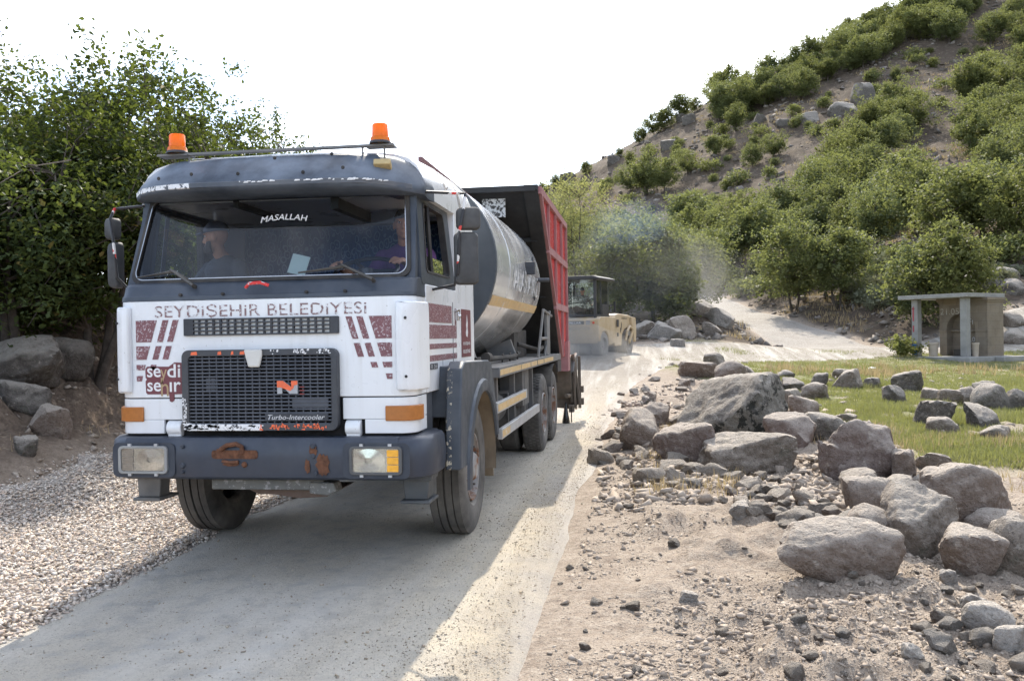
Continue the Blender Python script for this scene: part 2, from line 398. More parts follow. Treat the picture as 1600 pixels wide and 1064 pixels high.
def meadow(x, y):
    """1 on the grassy flat to the right of the rocks"""
    vx, vy = x-CX, y-CY
    dp = vx*FWD[0]+vy*FWD[1]; lt = (vx*RGT[0]+vy*RGT[1])/np.maximum(dp, .1)*FPX+800
    far = sstep(9.5, 16.5, dp+fbm2(x, y, 2.2, 4, 31)*4.5)*(1-sstep(40, 44, dp))
    lim = np.interp(dp, [10, 14, 18, 24, 30, 40], [1420, 1330, 1230, 1130, 1090, 1060])
    return far*sstep(-40, 50, lt-lim+fbm2(x, y, 1.8, 3, 33)*60)
def hz(x, y):
    """terrain height looked up in the built sheet"""
    x = np.asarray(x, float); y = np.asarray(y, float)
    r = np.clip(np.hypot(x-CX, y-CY), 1.21, 619); a = np.arctan2(y-CY, x-CX)-ang0; a = (a+math.pi) % (2*math.pi)-math.pi
    fr = np.log(r/1.2)/math.log(620/1.2)*(NR-1); i0 = np.clip(fr.astype(int), 0, NR-2); fr = fr-i0
    fa = np.interp(a, fan-ang0, np.arange(NA2)); j0 = np.clip(fa.astype(int), 0, NA2-2); fa = fa-j0
    Z = ZG
    return (Z[i0,j0]*(1-fr)+Z[i0+1,j0]*fr)*(1-fa)+(Z[i0,j0+1]*(1-fr)+Z[i0+1,j0+1]*fr)*fa
def gz(x, y): return float(hz(x, y))
def ground(px, py, lo=3.0, hi=260.0):
    """where the ray through a pixel meets the terrain"""
    r = ray(px, py); t = np.geomspace(lo, hi, 900); P = CAM[None]+r[None]*t[:,None]
    h = P[:,2]-hz(P[:,0], P[:,1]); k = int(np.argmax(h < 0))
    if h[k] >= 0: return None
    tt = np.linspace(t[max(k-1,0)], t[k], 24); P = CAM[None]+r[None]*tt[:,None]; h = P[:,2]-hz(P[:,0], P[:,1]); k = int(np.argmax(h <= 0))
    return P[k], float(tt[k])

# ground sheet: fan of rings round the camera's foot, finer inside the view
NR, NA = 760, 470
rr = np.geomspace(1.2, 620, NR)
ang0 = math.atan2(FWD[1], FWD[0])
fan = np.concatenate([np.linspace(-math.pi, -.62, 60, endpoint=False), np.linspace(-.62, .62, NA), np.linspace(.62, math.pi, 60, endpoint=False)[1:]])
fan = ang0+fan; NA2 = len(fan)
gx = CX+rr[:,None]*np.cos(fan)[None]; gy = CY+rr[:,None]*np.sin(fan)[None]
gx, gy = gx.ravel(), gy.ravel()
zz, rd_, me_, hi_ = relief(gx, gy)
ZG = zz.reshape(NR, NA2)
idx = np.arange(NR*NA2).reshape(NR, NA2)
q = np.stack([idx[:-1], np.roll(idx, -1, 1)[:-1], np.roll(idx, -1, 1)[1:], idx[1:]], -1).reshape(-1, 4)
cen = np.arange(NA2)
V = np.stack([gx, gy, zz], 1); V = np.vstack([V, [[CX, CY, 0.0]]])
tri = np.stack([np.full(NA2, NR*NA2), np.roll(cen, -1), cen], 1)
ex = lambda a: np.append(a, a[-1])

def groundmat():
    m, n, l, o = newmat('dry_earth'); p = n.new("ShaderNodeBsdfPrincipled")
    t = n.new("ShaderNodeTexCoord").outputs['Object']
    A = lambda k: node(n, "ShaderNodeAttribute", attribute_name=k).outputs['Fac']
    f0 = noise(n, l, t, .35, 5); f1 = noise(n, l, t, 2.0, 6, .6); f2 = noise(n, l, t, 14, 6, .65); f3 = noise(n, l, t, 70, 4, .6)
    c = mixc(n, l, mapr(n, l, f1, .3, .7), (0.238,0.187,0.143), (0.370,0.305,0.241))
    c = mixc(n, l, mapr(n, l, f2, .42, .72), c, (0.414,0.353,0.286))
    c = mixc(n, l, math_(n, l, 'MULTIPLY', mapr(n, l, noise(n, l, t, 6, 6, .7), .52, .62), .6), c, (0.185,0.144,0.112))
    c = mixc(n, l, mapr(n, l, f3, .56, .64), c, (0.150,0.125,0.104))
    c = mixc(n, l, mapr(n, l, noise(n, l, t, 120, 3, .6), .60, .66), c, (0.458,0.400,0.332))
    # hill: grey-brown scree with straw
    h = mixc(n, l, mapr(n, l, noise(n, l, t, .18, 6, .65), .35, .65), (0.070,0.053,0.040), (0.111,0.085,0.063))
    h = mixc(n, l, mapr(n, l, noise(n, l, t, 1.3, 6, .7), .52, .66), h, (0.150,0.121,0.089))
    h = mixc(n, l, mapr(n, l, noise(n, l, t, .5, 6, .7), .60, .68), h, (0.200,0.145,0.081))
    h = mixc(n, l, mapr(n, l, noise(n, l, t, .8, 7, .75), .585, .64), h, (0.047,0.050,0.023))
    h = mixc(n, l, mapr(n, l, noise(n, l, t, 3.1, 5, .7), .6, .65), h, (0.039,0.032,0.028))
    c = mixc(n, l, A('hill'), c, h)
    # left bank soil, the shade of its trees darkened into the colour
    b = mixc(n, l, mapr(n, l, f2, .35, .65), (.11,.082,.062), (.20,.152,.115))
    b = mixc(n, l, mapr(n, l, noise(n, l, t, 6, 6, .7), .57, .64), b, (.29,.23,.17))
    c = mixc(n, l, A('bank'), c, b)
    g = mixc(n, l, mapr(n, l, noise(n, l, t, .9, 6, .65), .38, .62), (.12,.135,.045), (.30,.255,.14))
    g = mixc(n, l, mapr(n, l, noise(n, l, t, 11, 5, .7), .40, .7), g, (.15,.175,.06))
    gk = math_(n, l, 'MULTIPLY', A('mead'), mapr(n, l, noise(n, l, t, 1.7, 6, .7), .36, .48), True)
    c = mixc(n, l, gk, c, g)
    l.new(c, p.inputs['Base Color']); p.inputs['Roughness'].default_value = .95; p.inputs['Specular IOR Level'].default_value = .15
    hh = math_(n, l, 'ADD', math_(n, l, 'MULTIPLY', f2, 1.0), math_(n, l, 'MULTIPLY', f3, .5))
    l.new(bump(n, l, hh, 1.0, .035), p.inputs['Normal'])
    l.new(p.outputs[0], o.inputs['Surface']); return m
bank = sstep(-3.6, -4.6, gx)*(1-sstep(40, 60, np.hypot(gx-CX, gy-CY)))
gm = npmesh('ground', V, [q, tri], groundmat(), smooth=True, attr={'hill': ex(np.maximum(hi_, sstep(26, 38, np.hypot(gx-CX, gy-CY))*sstep(.0, .9, rd_)*(1-me_))), 'mead': ex(me_), 'bank': ex(bank)})
tag(nobj('ground', gm), kind='structure')

# roads: sheets a little above the ground
def roadmat(name, main=True):
    m, n, l, o = newmat(name); p = n.new("ShaderNodeBsdfPrincipled"); t = n.new("ShaderNodeTexCoord").outputs['Object']
    f1 = noise(n, l, t, .7, 5, .6); f2 = noise(n, l, t, 5, 6, .65); f3 = noise(n, l, t, 95, 3, .7); f4 = noise(n, l, t, 240, 2, .6); f5 = noise(n, l, t, 38, 4, .7)
    if main:
        c = mixc(n, l, mapr(n, l, f1, .35, .65), (.56,.505,.415), (.66,.61,.525))
        c = mixc(n, l, mapr(n, l, f2, .5, .72), c, (0.392,0.382,0.364))
        sx = n.new("ShaderNodeSeparateXYZ"); l.new(t, sx.inputs[0])
        e = math_(n, l, 'ADD', sx.outputs['X'], math_(n, l, 'MULTIPLY', math_(n, l, 'SUBTRACT', f2, .5), .9))
        c = mixc(n, l, math_(n, l, 'MULTIPLY', mapr(n, l, e, .75, 1.6), mapr(n, l, sx.outputs['Y'], 30, 22)), c, (.60,.515,.375)); c = mixc(n, l, mapr(n, l, sx.outputs['Y'], 7, 22, 0, .95), c, (.235,.205,.17))
    else:
        c = mixc(n, l, mapr(n, l, f1, .35, .65), (0.252,0.227,0.199), (0.329,0.301,0.266))
        c = mixc(n, l, mapr(n, l, f2, .5, .7), c, (0.364,0.343,0.315))
    ed = node(n, "ShaderNodeAttribute", attribute_name='edge').outputs['Fac']; ed = math_(n, l, 'ADD', ed, math_(n, l, 'MULTIPLY', math_(n, l, 'SUBTRACT', noise(n, l, t, 2.4, 6, .65), .5), .35))
    c = mixc(n, l, mapr(n, l, ed, .80, .97), c, (.35,.305,.26))
    c = mixc(n, l, math_(n, l, 'MULTIPLY', mapr(n, l, f5, .50, .62), .5), c, (.42,.38,.315))
    c = mixc(n, l, mapr(n, l, f3, .58, .66), c, (.27,.245,.21))
    c = mixc(n, l, mapr(n, l, f4, .60, .66), c, (.66,.61,.53))
    if main:
        mg = n.new('ShaderNodeMapping'); mg.inputs['Scale'].default_value = (2.6,.16,1); l.new(t, mg.inputs[0]); c = mixc(n, l, mapr(n, l, noise(n, l, mg.outputs[0], 1, 5, .6), .45, .68, 0, .5), c, (.70,.665,.60))
        c = mixc(n, l, mapr(n, l, noise(n, l, t, 2.6, 5, .7), .50, .70, 0, .45), c, (.42,.39,.34)); c = mixc(n, l, mapr(n, l, noise(n, l, t, 33, 3, .55), .755, .775), c, (0.021,0.020,0.018))   # bitumen specks
    l.new(c, p.inputs['Base Color']); p.inputs['Roughness'].default_value = .9; p.inputs['Specular IOR Level'].default_value = .2
    hh = math_(n, l, 'ADD', math_(n, l, 'MULTIPLY', f3, 1.0), math_(n, l, 'MULTIPLY', f4, .6))
    hh = math_(n, l, 'ADD', hh, math_(n, l, 'ADD', math_(n, l, 'MULTIPLY', f2, 1.2), math_(n, l, 'MULTIPLY', f5, 1.0)))
    l.new(bump(n, l, hh, .9, .02), p.inputs['Normal']); l.new(p.outputs[0], o.inputs['Surface']); return m
def road(name, rd, mat, lift, k=26):
    P = rd; t = np.gradient(P[:,:2], axis=0); t /= np.linalg.norm(t, axis=1)[:,None]; nr = np.stack([t[:,1], -t[:,0]], 1)
    us = np.linspace(-1, 1, k)
    e = 1+.05*fbm2(P[:,0]*0+np.arange(len(P))*.35, P[:,1]*0, 1, 3, 40)
    X = P[:,0,None]+nr[:,0,None]*us[None]*(P[:,2]*e)[:,None]; Y = P[:,1,None]+nr[:,1,None]*us[None]*(P[:,2]*e)[:,None]
    z = T0(X.ravel(), Y.ravel()).reshape(X.shape)+lift-.05*np.clip((np.abs(us)-.9)/.1, 0, 1)[None]
    i = np.arange(X.size).reshape(X.shape); F = np.stack([i[:-1,:-1], i[:-1,1:], i[1:,1:], i[1:,:-1]], -1).reshape(-1, 4)
    o = nobj(name, npmesh(name, np.stack([X.ravel(), Y.ravel(), z.ravel()], 1), F, mat, smooth=True, attr={'edge': np.repeat(np.abs(us)[None], len(P), 0).ravel()})); return tag(o, kind='structure')
road('road', RD[0], roadmat('fine_chip_surface'), .004)
road('side_road', RD[1], roadmat('gravel_track', False), .010)
# ------------------------------------------------------------------ truck
NAVY = M('navy_paint', (.040,.052,.072), .42, 0, .2, 3, dust=.22, dcol=(.25,.25,.25))
NAVYB = M('navy_bumper', (.026,.034,.052), .38, 0, .2, 4, dust=.22, dcol=(.24,.24,.25))
NAVYV = M('navy_visor', (.040,.052,.072), .42, 0, .3, 4, dust=.7, dcol=(.25,.29,.35))
LIPM = M('chipped_visor_lip', (.06,.075,.10), .5, 0, .2, 4, dust=.4, crange=[('X',-2,-.50)], chips=.75, ccol=(.82,.83,.85))
WHITE = M('white_cab_paint', (.80,.82,.84), .3, 0, .03, 1.5, dust=.22, dcol=(.55,.52,.47), coat=.35, streak=.30)
BLACK = M('black_rubber', (.018,.018,.02), .75, 0, .2, 20, dust=.25)
DARK = M('dark_plastic', (.032,.036,.044), .55, 0, .2, 8, dust=.3, dcol=(.22,.22,.23))
GRIL = M('grille_plastic', (.050,.056,.070), .5, 0, .15, 8, dust=.35, dcol=(.24,.24,.25))
VOIDM = M('void_shade_black', (.008,.008,.009), .9, 0, .3, 14)  # near-black colour that paints the shade in hollows and holes
CHASS = M('greasy_chassis', (.035,.033,.032), .8, 0, .3, 6, dust=.6, dcol=(.26,.225,.18))
DIRTY = M('dusty_steel', (.16,.165,.17), .6, .3, .2, 5, dust=.9, dcol=(.40,.36,.31))
ALU = M('worn_aluminium', (.50,.51,.52), .45, .5, .12, 6, dust=.4)
TAPE = M('faded_reflective_tape', (.62,.42,.18), .45, 0, .12, 9, dust=.35, dcol=(.6,.52,.42), chips=.1, ccol=(.62,.6,.58))
MAROON = M('maroon_decal', (.20,.085,.095), .55, 0, .12, 12, chips=.22, ccol=(.55,.50,.52), cscale=75)
MAROON2 = M('maroon_solid_decal', (.16,.045,.055), .5, 0, .1, 12)
FADED = M('faded_letter_decal', (.24,.15,.15), .6, 0, .2, 12, chips=.42, ccol=(.72,.73,.75), cscale=40)
TANKM = M('grey_tank_paint', (.62,.63,.64), .18, .28, .02, .8, dust=.06, dcol=(.42,.39,.35), coat=.3)
TANKF = M('slate_tank_end', (.085,.10,.115), .55, .1, .12, 3, dust=.35, dcol=(.25,.25,.25))
RED = M('red_box_paint', (.46,.010,.016), .5, 0, .18, 3, dust=.06, dcol=(.45,.22,.20), chips=.04)
REDF = M('pink_dusty_frame', (.34,.15,.155), .6, 0, .15, 4, dust=.6, dcol=(.46,.36,.33))
BULK = M('black_bulkhead', (.016,.017,.018), .7, 0, .3, 3, dust=.35, dcol=(.14,.13,.115))
PEEL = M('peeling_white_plate', (.62,.62,.60), .6, 0, .1, 6, chips=.55, ccol=(.05,.045,.04))
AMBER = None
def plain(name, col, rough=.3, emit=0, trans=0, metal=0):
    if name in _MC: return _MC[name]
    m, n, l, o = newmat(name); p = n.new("ShaderNodeBsdfPrincipled"); t = n.new("ShaderNodeTexCoord").outputs['Object']
    c = mixc(n, l, mapr(n, l, noise(n, l, t, 30, 3), .3, .7), tuple(q*.88 for q in col), tuple(min(1, q*1.08) for q in col))
    l.new(c, p.inputs['Base Color']); p.inputs['Roughness'].default_value = rough; p.inputs['Metallic'].default_value = metal
    p.inputs['Transmission Weight'].default_value = trans
    l.new(p.outputs[0], o.inputs['Surface']); _MC[name] = m; return m
def lampglass(name, col, rough=.15):
    """coloured plastic that lets light through"""
    m, n, l, o = newmat(name); p = n.new("ShaderNodeBsdfPrincipled"); p.inputs['Base Color'].default_value = rgba(col); p.inputs['Roughness'].default_value = rough
    t = n.new("ShaderNodeTexCoord").outputs['Object']
    wv = n.new("ShaderNodeTexWave"); wv.inputs['Scale'].default_value = 30; l.new(t, wv.inputs['Vector']); l.new(bump(n, l, wv.outputs['Fac'], .4, .004), p.inputs['Normal'])
    tr = n.new("ShaderNodeBsdfTranslucent"); tr.inputs['Color'].default_value = rgba(col)
    ms = n.new("ShaderNodeMixShader"); ms.inputs[0].default_value = .5; l.new(p.outputs[0], ms.inputs[1]); l.new(tr.outputs[0], ms.inputs[2]); l.new(ms.outputs[0], o.inputs['Surface']); return m
AMBER = lampglass('amber_beacon_lens', (.95,.30,.02)); AMBERD = plain('amber_lens_dusty', (.42,.15,.03), .45); AMBERL = plain('amber_lens', (.95,.45,.04), .3)
CHROME = plain('chrome', (.75,.75,.76), .12, metal=1)
def glassmat(name, tint, fac=.10, rough=.0, dirt=.05):
    m, n, l, o = newmat(name); tr = n.new("ShaderNodeBsdfTransparent"); tr.inputs[0].default_value = rgba(tint)
    g = n.new("ShaderNodeBsdfGlossy"); g.inputs['Roughness'].default_value = rough; g.inputs['Color'].default_value = (1,1,1,1)
    fr = n.new("ShaderNodeFresnel"); fr.inputs['IOR'].default_value = 1.52
    d = n.new("ShaderNodeBsdfDiffuse"); d.inputs['Color'].default_value = (.45,.44,.42,1)
    t = n.new("ShaderNodeTexCoord").outputs['Object']
    k = math_(n, l, 'MULTIPLY', mapr(n, l, noise(n, l, t, 3, 6, .65), .35, .75, .4, 1), dirt, True)
    m1 = n.new("ShaderNodeMixShader"); l.new(math_(n, l, 'ADD', math_(n, l, 'MULTIPLY', fr.outputs[0], 1.0), fac, True), m1.inputs[0]); l.new(tr.outputs[0], m1.inputs[1]); l.new(g.outputs[0], m1.inputs[2])
    m2 = n.new("ShaderNodeMixShader"); l.new(k, m2.inputs[0]); l.new(m1.outputs[0], m2.inputs[1]); l.new(d.outputs[0], m2.inputs[2])
    l.new(m2.outputs[0], o.inputs['Surface']); return m
WSG = glassmat('windscreen_glass', (.84,.90,.97), .0, dirt=.006); SIDEG = glassmat('side_glass', (.8,.86,.9), .03, dirt=.04)
LENS = glassmat('headlight_glass', (.92,.93,.92), .05, .02, .10)
FLAT = (Matrix(((1,0,0),(0,0,-1),(0,1,0))), Matrix(((0,0,1),(1,0,0),(0,1,0))))   # facing -y, facing +x
def text(name, body, mat, parent, origin, w, h, face=0, shear=0, arc=0, offset=0, ext=.0015, spacing=1, rot=None):
    """lettering fitted to a w x h box whose lower left corner is at origin"""
    cu = bpy.data.curves.new(name, 'FONT'); cu.body = body; cu.size = 1; cu.shear = shear; cu.offset = offset; cu.extrude = 0; cu.space_character = spacing; cu.resolution_u = 3
    ob = bpy.data.objects.new(name, cu); COL.objects.link(ob); bpy.context.view_layer.update()
    me = bpy.data.meshes.new_from_object(ob.evaluated_get(bpy.context.evaluated_depsgraph_get()))
    bpy.data.objects.remove(ob); bpy.data.curves.remove(cu)
    v = np.array([q.co[:] for q in me.vertices]); lo, hi = v.min(0), v.max(0)
    v[:,0] = (v[:,0]-lo[0])/(hi[0]-lo[0])*w; v[:,1] = (v[:,1]-lo[1])/(hi[1]-lo[1])*h
    if arc: v[:,1] += arc*(1-((v[:,0]/w-.5)*2)**2)
    r = rot if rot is not None else FLAT[face]
    v = np.array([(r @ Vector(q)+Vector(origin))[:] for q in v])
    me.vertices.foreach_set('co', v.astype(np.float32).ravel()); me.materials.clear(); me.materials.append(mat)
    return nobj(name, me, parent)

TR = empty('tanker_truck', (0,0,0), 0, 'white and navy cab-over tanker truck with grey tank and tall red box behind it', 'truck')
def plan(half, y0, y1, c=.10):
    """front-rounded plan outline x,y"""
    pts = []
    for a in np.linspace(0, math.pi/2, 7): pts.append((half-c+c*math.sin(a), y0+c-c*math.cos(a)))
    r = pts+[(half, y1)]
    return [(-x, y) for x, y in r[::-1]]+r
# cab front
b = MB(); b.prism(plan(1.10,.05,.40,.12), 'z', 1.262, 1.955)
FP = b.build('front_panel', WHITE, TR, .006)
b = MB()
for s in (-1, 1):
    pl = [(x,y) for x,y in plan(1.10,.05,.40,.12) if x*s > .5]
    x0 = .588
    pl = [(s*x0,.40),(s*x0,.05)]+(pl if s > 0 else pl[::-1])
    b.prism(pl, 'z', 1.105, 1.254)
    p2 = [(s*.745,.40),(s*.745,.05)]+pl[2:]
    b.prism(p2, 'z', 1.005, 1.104)
b.build('lower_front_panel', WHITE, TR, .005, halves=True)
b = MB()
for s in (-1, 1):
    b.lathe([(.0,-.055),(.055,-.055),(.055,.055),(.0,.055)], (s*.662,.075,1.045), 'x', 18)
    b.bb(s*.662-.05, s*.662+.05, .04, .12, .985, 1.05)
b.build('cab_hinge_cover', WHITE, TR, .006, halves=True)
b = MB(); b.prism(plan(1.085,.075,.40,.10), 'z', .95, 1.26); b.build('front_shade_block', VOIDM, TR)
# lettering and decals on the front
text('lettering', 'SEYDiŞEHiR BELEDiYESi', FADED, FP, (-.80,.047,1.812), 1.57, .112, spacing=1.02)
b = MB()
def quad_y(b, pts, y): b.prism([(p[0],p[1]) for p in pts], 'y', y, y-.0025)
for s in (-1, 1):
    for (a, z1, z0) in ((0,1.818,1.662),(1,1.633,1.537),(2,1.500,1.462),(3,1.42,1.382)):
        slope = .33
        for j, (xt, wt) in enumerate(((.95,-1),(.745,.048),(.667,.048))):
            if a == 2 and j == 2 or a == 3 and j: continue
            f = lambda z: (1.818-z)*.30
            if j == 0:
                q = [(s*.948,z1),(s*(.786+f(z1)),z1),(s*(.786+f(z0)),z0),(s*.948,z0)]
                if a == 2: q = [(s*.948,z1),(s*(.878),z1),(s*(.888),z0),(s*.948,z0)]
                if a == 3: q = [(s*.948,z1),(s*(.90),z1),(s*(.910),z0),(s*.948,z0)]
            else:
                g = f if a != 2 else (lambda z: f(z)+.0)
                x1 = xt-.004; x0 = xt-wt
                q = [(s*(x1+g(z1)),z1),(s*(x0+g(z1)),z1),(s*(x0+g(z0)),z0),(s*(x1+g(z0)),z0)]
            quad_y(b, q, .0485)
b.build('stripe_decal', MAROON, FP, halves=True)
# town sticker
b = MB()
b.prism([(-.877,1.30),(-.865,1.288),(-.70,1.288),(-.697,1.238),(-.68,1.23),(-.662,1.242),(-.66,1.288),(-.60,1.288),(-.604,1.385),(-.593,1.392),(-.595,1.512),(-.655,1.515),(-.70,1.485),(-.865,1.487),(-.880,1.472),(-.880,1.408),(-.870,1.396),(-.880,1.382)], 'y', .0485, .046)
ST = b.build('town_sticker', MAROON2, FP)
STW = plain('sticker_white', (.78,.78,.78)); STT = plain('sticker_tan', (.42,.30,.17))
text('lettering', 'se', STW, ST, (-.867,.0455,1.41), .105, .066, offset=.012)
text('lettering', 'y', STT, ST, (-.765,.0455,1.36), .05, .105)
text('lettering', 'di', STW, ST, (-.712,.0455,1.408), .10, .095, offset=.012)
text('lettering', 'se', STW, ST, (-.867,.0455,1.308), .105, .066, offset=.012)
text('lettering', 'h', STT, ST, (-.762,.0455,1.275), .058, .13)
text('lettering', 'ır', STW, ST, (-.695,.0455,1.305), .085, .07, offset=.012)
# upper vent
b = MB()
for z in (1.707,1.735,1.763,1.791,1.817): b.bb(-.567,.567,.028,.048,z-.0055,z+.0055)
for x in np.linspace(-.567,.567,22): b.bb(x-.006,x+.006,.030,.048,1.704,1.82)
b.bb(-.570,-.50,.027,.048,1.703,1.821); b.bb(.52,.570,.027,.048,1.703,1.821)
b.build('air_vent', DARK, TR)
# main grille
b = MB(); b.bb(-.555,.555,.036,.0495,1.045,1.585); 
b.build('radiator_shade_box', VOIDM, TR)  # black box, the shade behind the grille put into colour
b = MB()
for z in np.linspace(1.075,1.56,20): b.box((0,.014,z),(1.11,.030,.0095),(R_(-18),0,0))
for x in np.linspace(-.53,.53,21): b.bb(x-.0045,x+.0045,.006,.030,1.05,1.58)
b.bb(.24,.50,.002,.012,1.19,1.255); b.bb(-.40,-.33,.012,.02,1.30,1.40)
GR = b.build('grille', GRIL, TR)
def ringxz(b, outer, inner, y0, y1):
    n = len(outer); rs = [[(x,y1,z) for x,z in outer],[(x,y0,z) for x,z in outer],[(x,y0,z) for x,z in inner],[(x,y1,z) for x,z in inner]]
    b.loft(rs)
def rrect(x0,x1,z0,z1,r,k=6):
    o = []
    for cx_,cz_,a in ((x1-r,z1-r,0),(x0+r,z1-r,90),(x0+r,z0+r,180),(x1-r,z0+r,270)):
        for t in np.linspace(a,a+90,k): o.append((cx_+r*math.cos(R_(t)), cz_+r*math.sin(R_(t))))
    return o
FRAMEM = M('chipped_grille_frame', (.040,.045,.055), .5, 0, .15, 8, dust=.2, chips=.95, ccol=(.85,.85,.85), crange=[('X',-2,.02),('Z',1.0,1.085)])
b = MB(); ringxz(b, rrect(-.572,.572,1.032,1.60,.05), rrect(-.522,.527,1.078,1.555,.025), -.012, .045)
b.build('grille_frame', FRAMEM, GR, .004)
ORN = plain('orange_paint_remnant', (.85,.16,.06), .5); LETG = plain('letter_grey', (.40,.41,.42), .4)
b = MB()   # white and orange paint left on the frame
rs = random.Random(4)
for k in range(34):
    x = rs.uniform(.0,.50); z = rs.choice((1.045,1.06)) + rs.uniform(-.008,.012); w = rs.uniform(.006,.03)
    b.cur = 0; b.prism([(x,z),(x+w,z-.004),(x+w*.9,z+rs.uniform(.006,.018)),(x+w*.2,z+rs.uniform(.004,.02))], 'y', -.0125, -.0145)
for (x,w) in ((-.50,.05),(-.30,.03),(-.20,.02),(-.135,.06),(-.10,.05)): b.prism([(x,1.565),(x+w,1.566),(x+w*.9,1.59),(x+.005,1.586)], 'y', -.0125, -.0145)
b.build('orange_paint', ORN, GR, halves=True)
WCH = plain('bare_white_paint', (.82,.82,.82), .5)
b = MB()
for k in range(120):
    x = rs.choice((rs.uniform(-.565,.0), rs.uniform(-.565,-.30), rs.uniform(.06,.52))); top = x > .02
    z = rs.uniform(1.565,1.592) if top else rs.uniform(1.038,1.07)
    w = rs.uniform(.008,.05)*(0.5 if top else 1); h = rs.uniform(.004,.014)
    b.prism([(x,z),(x+w*.5,z-h*.5),(x+w,z),(x+w*.9,z+h),(x+w*.3,z+h*.8)], 'y', -.0125, -.0138)
for k in range(26):
    z = rs.uniform(1.07,1.27); x = rs.uniform(-.570,-.545); b.prism([(x,z),(x+.012,z),(x+.010,z+rs.uniform(.005,.03)),(x+.002,z+.012)], 'y', -.0125, -.0138)
b.build('worn_paint', WCH, GR)
# remaining letters on the grille
Ng = [(.137,1.288),(.172,1.288),(.172,1.345),(.228,1.288),(.285,1.288),(.285,1.378),(.240,1.378),(.240,1.335),(.180,1.378),(.137,1.378)]
b = MB(); b.prism(Ng, 'y', -.012, .004); b.cur = 1
b.prism([(.137,1.333),(.160,1.334),(.232,1.308),(.258,1.33),(.258,1.345),(.285,1.352),(.285,1.378),(.240,1.378),(.240,1.335),(.180,1.378),(.137,1.378)], 'y', -.0145, -.012)
b.cur = 2
for k in range(3): b.bb(.296,.330,-.002,.0,1.282+k*.024,1.290+k*.024)
b.build('badge_letter', [LETG, ORN, plain('dull_red_remnant', (.22,.04,.035), .6)], GR)
b = MB(); b.bb(.04,.50,-.004,.006,1.098,1.150); NP = b.build('name_plate', DARK, GR, .003)
text('lettering', 'Turbo-Intercooler', plain('badge_silver', (.55,.55,.55), .35), NP, (.062,-.0055,1.108), .415, .034, shear=.3, offset=.01)
b = MB(); b.prism([(-.098,1.60),(.036,1.60),(.036,1.555),(.018,1.475),(-.065,1.475),(-.085,1.545)], 'y', -.035, -.011)
b.build('bonnet_emblem', M('dusty_white_emblem', (.66,.65,.61), .5, 0, .05, 9, dust=.4), TR, .012, seg=3)
# corner deflectors
for s in (-1, 1):
    b = MB(); pl = [(s*.975,.045),(s*.985,.004),(s*1.03,-.006),(s*1.075,.018),(s*1.115,.08),(s*1.145,.17),(s*1.163,.27),(s*1.13,.29),(s*1.12,.20),(s*1.06,.09)]
    zs = [(1.30,.92),(1.315,.975),(1.36,1),(1.84,1),(1.90,.975),(1.915,.93)]
    rings = []
    for z, k in zs: rings.append([(s*1.075+(x-s*1.075)*k, .12+(y-.12)*k, z) for x, y in pl])
    b.loft(rings, caps=True)
    d = b.build('corner_deflector', WHITE, TR, .01, 50)
    b = MB()
    for z in (1.80,1.40): b.lathe([(.011,0),(.008,-.004),(0,-.004)], (s*1.06,-.010,z), 'y', 10)
    b.build('bolt', BLACK, d)
# bumper
b = MB(); hs = []
def bumper_plan(o, y1=.50):
    c = .27; half = 1.205+o; y0 = -.03-o; pts = []
    for a in np.linspace(0, math.pi/2, 8): pts.append((half-c+c*math.sin(a), y0+c-c*math.cos(a)))
    r = [(.0,y0),(.34,y0),(.62,y0),(.66,y0),(1.0,y0)]+pts[1:]+[(half,y1)]
    return [(-x,y) for x,y in r[:0:-1]]+r
rings = []
for z, o in ((.69,-.045),(.692,-.02),(.71,0),(.84,.012),(.955,0),(.982,-.02),(.988,-.05)): rings.append([(x,y,z) for x,y in bumper_plan(o)]+[(1.0,.50,z),(-1.0,.50,z)])
b.loft(rings, caps=True)
BP = b.build('bumper', NAVYB, TR, 0, 40)
b = MB()
for s in (-1,1): b.prism(rrect(s*.85-.235,s*.85+.235,.708,.952,.045), 'y', -.046, -.0425)
for (x,z,r) in ((-.56,.925,.016),(-.56,.79,.02),(-.56,.745,.012),(.40,.93,.022),(.40,.86,.02),(.42,.74,.014)): b.lathe([(r,0),(r*.7,-.012),(0,-.012)], (x,-.042,z), 'y', 10)
b.build('headlight_recess', M('navy_recess', (.03,.038,.055), .6, dust=.3, dcol=(.25,.25,.25)), BP, halves=True)
RUST = M('rusty_steel', (.13,.055,.028), .85, 0, .5, 20, bmp=.4, bscale=50)
b = MB(); b.bb(-.30,-.27,-.048,-.04,.84,.91); b.prism(rrect(-.34,.0,.84,.90,.02), 'y', -.046, -.0435)
b.tube([(-.27,-.047,.905),(-.22,-.058,.935),(-.15,-.058,.945),(-.11,-.058,.925),(-.11,-.055,.88)], .017, 8)
b.tube([(-.26,-.047,.825),(-.20,-.052,.815),(-.14,-.05,.82)], .012, 8); b.lathe([(.022,0),(.012,-.014),(0,-.014)], (-.10,-.044,.80), 'y', 10)
b.build('rusty_tow_bracket', RUST, BP)
b = MB()
def blotch(b, x, z, rx, rz, y, seed):
    r0 = random.Random(seed); n = 22
    b.prism([(x+rx*math.cos(t)*r0.uniform(.75,1.15), z+rz*math.sin(t)*r0.uniform(.75,1.15)) for t in np.linspace(0,2*math.pi,n,endpoint=False)], 'y', y, y-.0018)
for q in ((.47,.80,.05,.085,-.0425,1),(.40,.90,.03,.04,-.0425,2),(1.04,.80,.035,.07,-.0400,3),(.36,.79,.02,.05,-.0425,4),(-.20,.80,.06,.012,-.0425,5)): b = MB(); blotch(b,*q); b.build('rust_patch', RUST, BP)
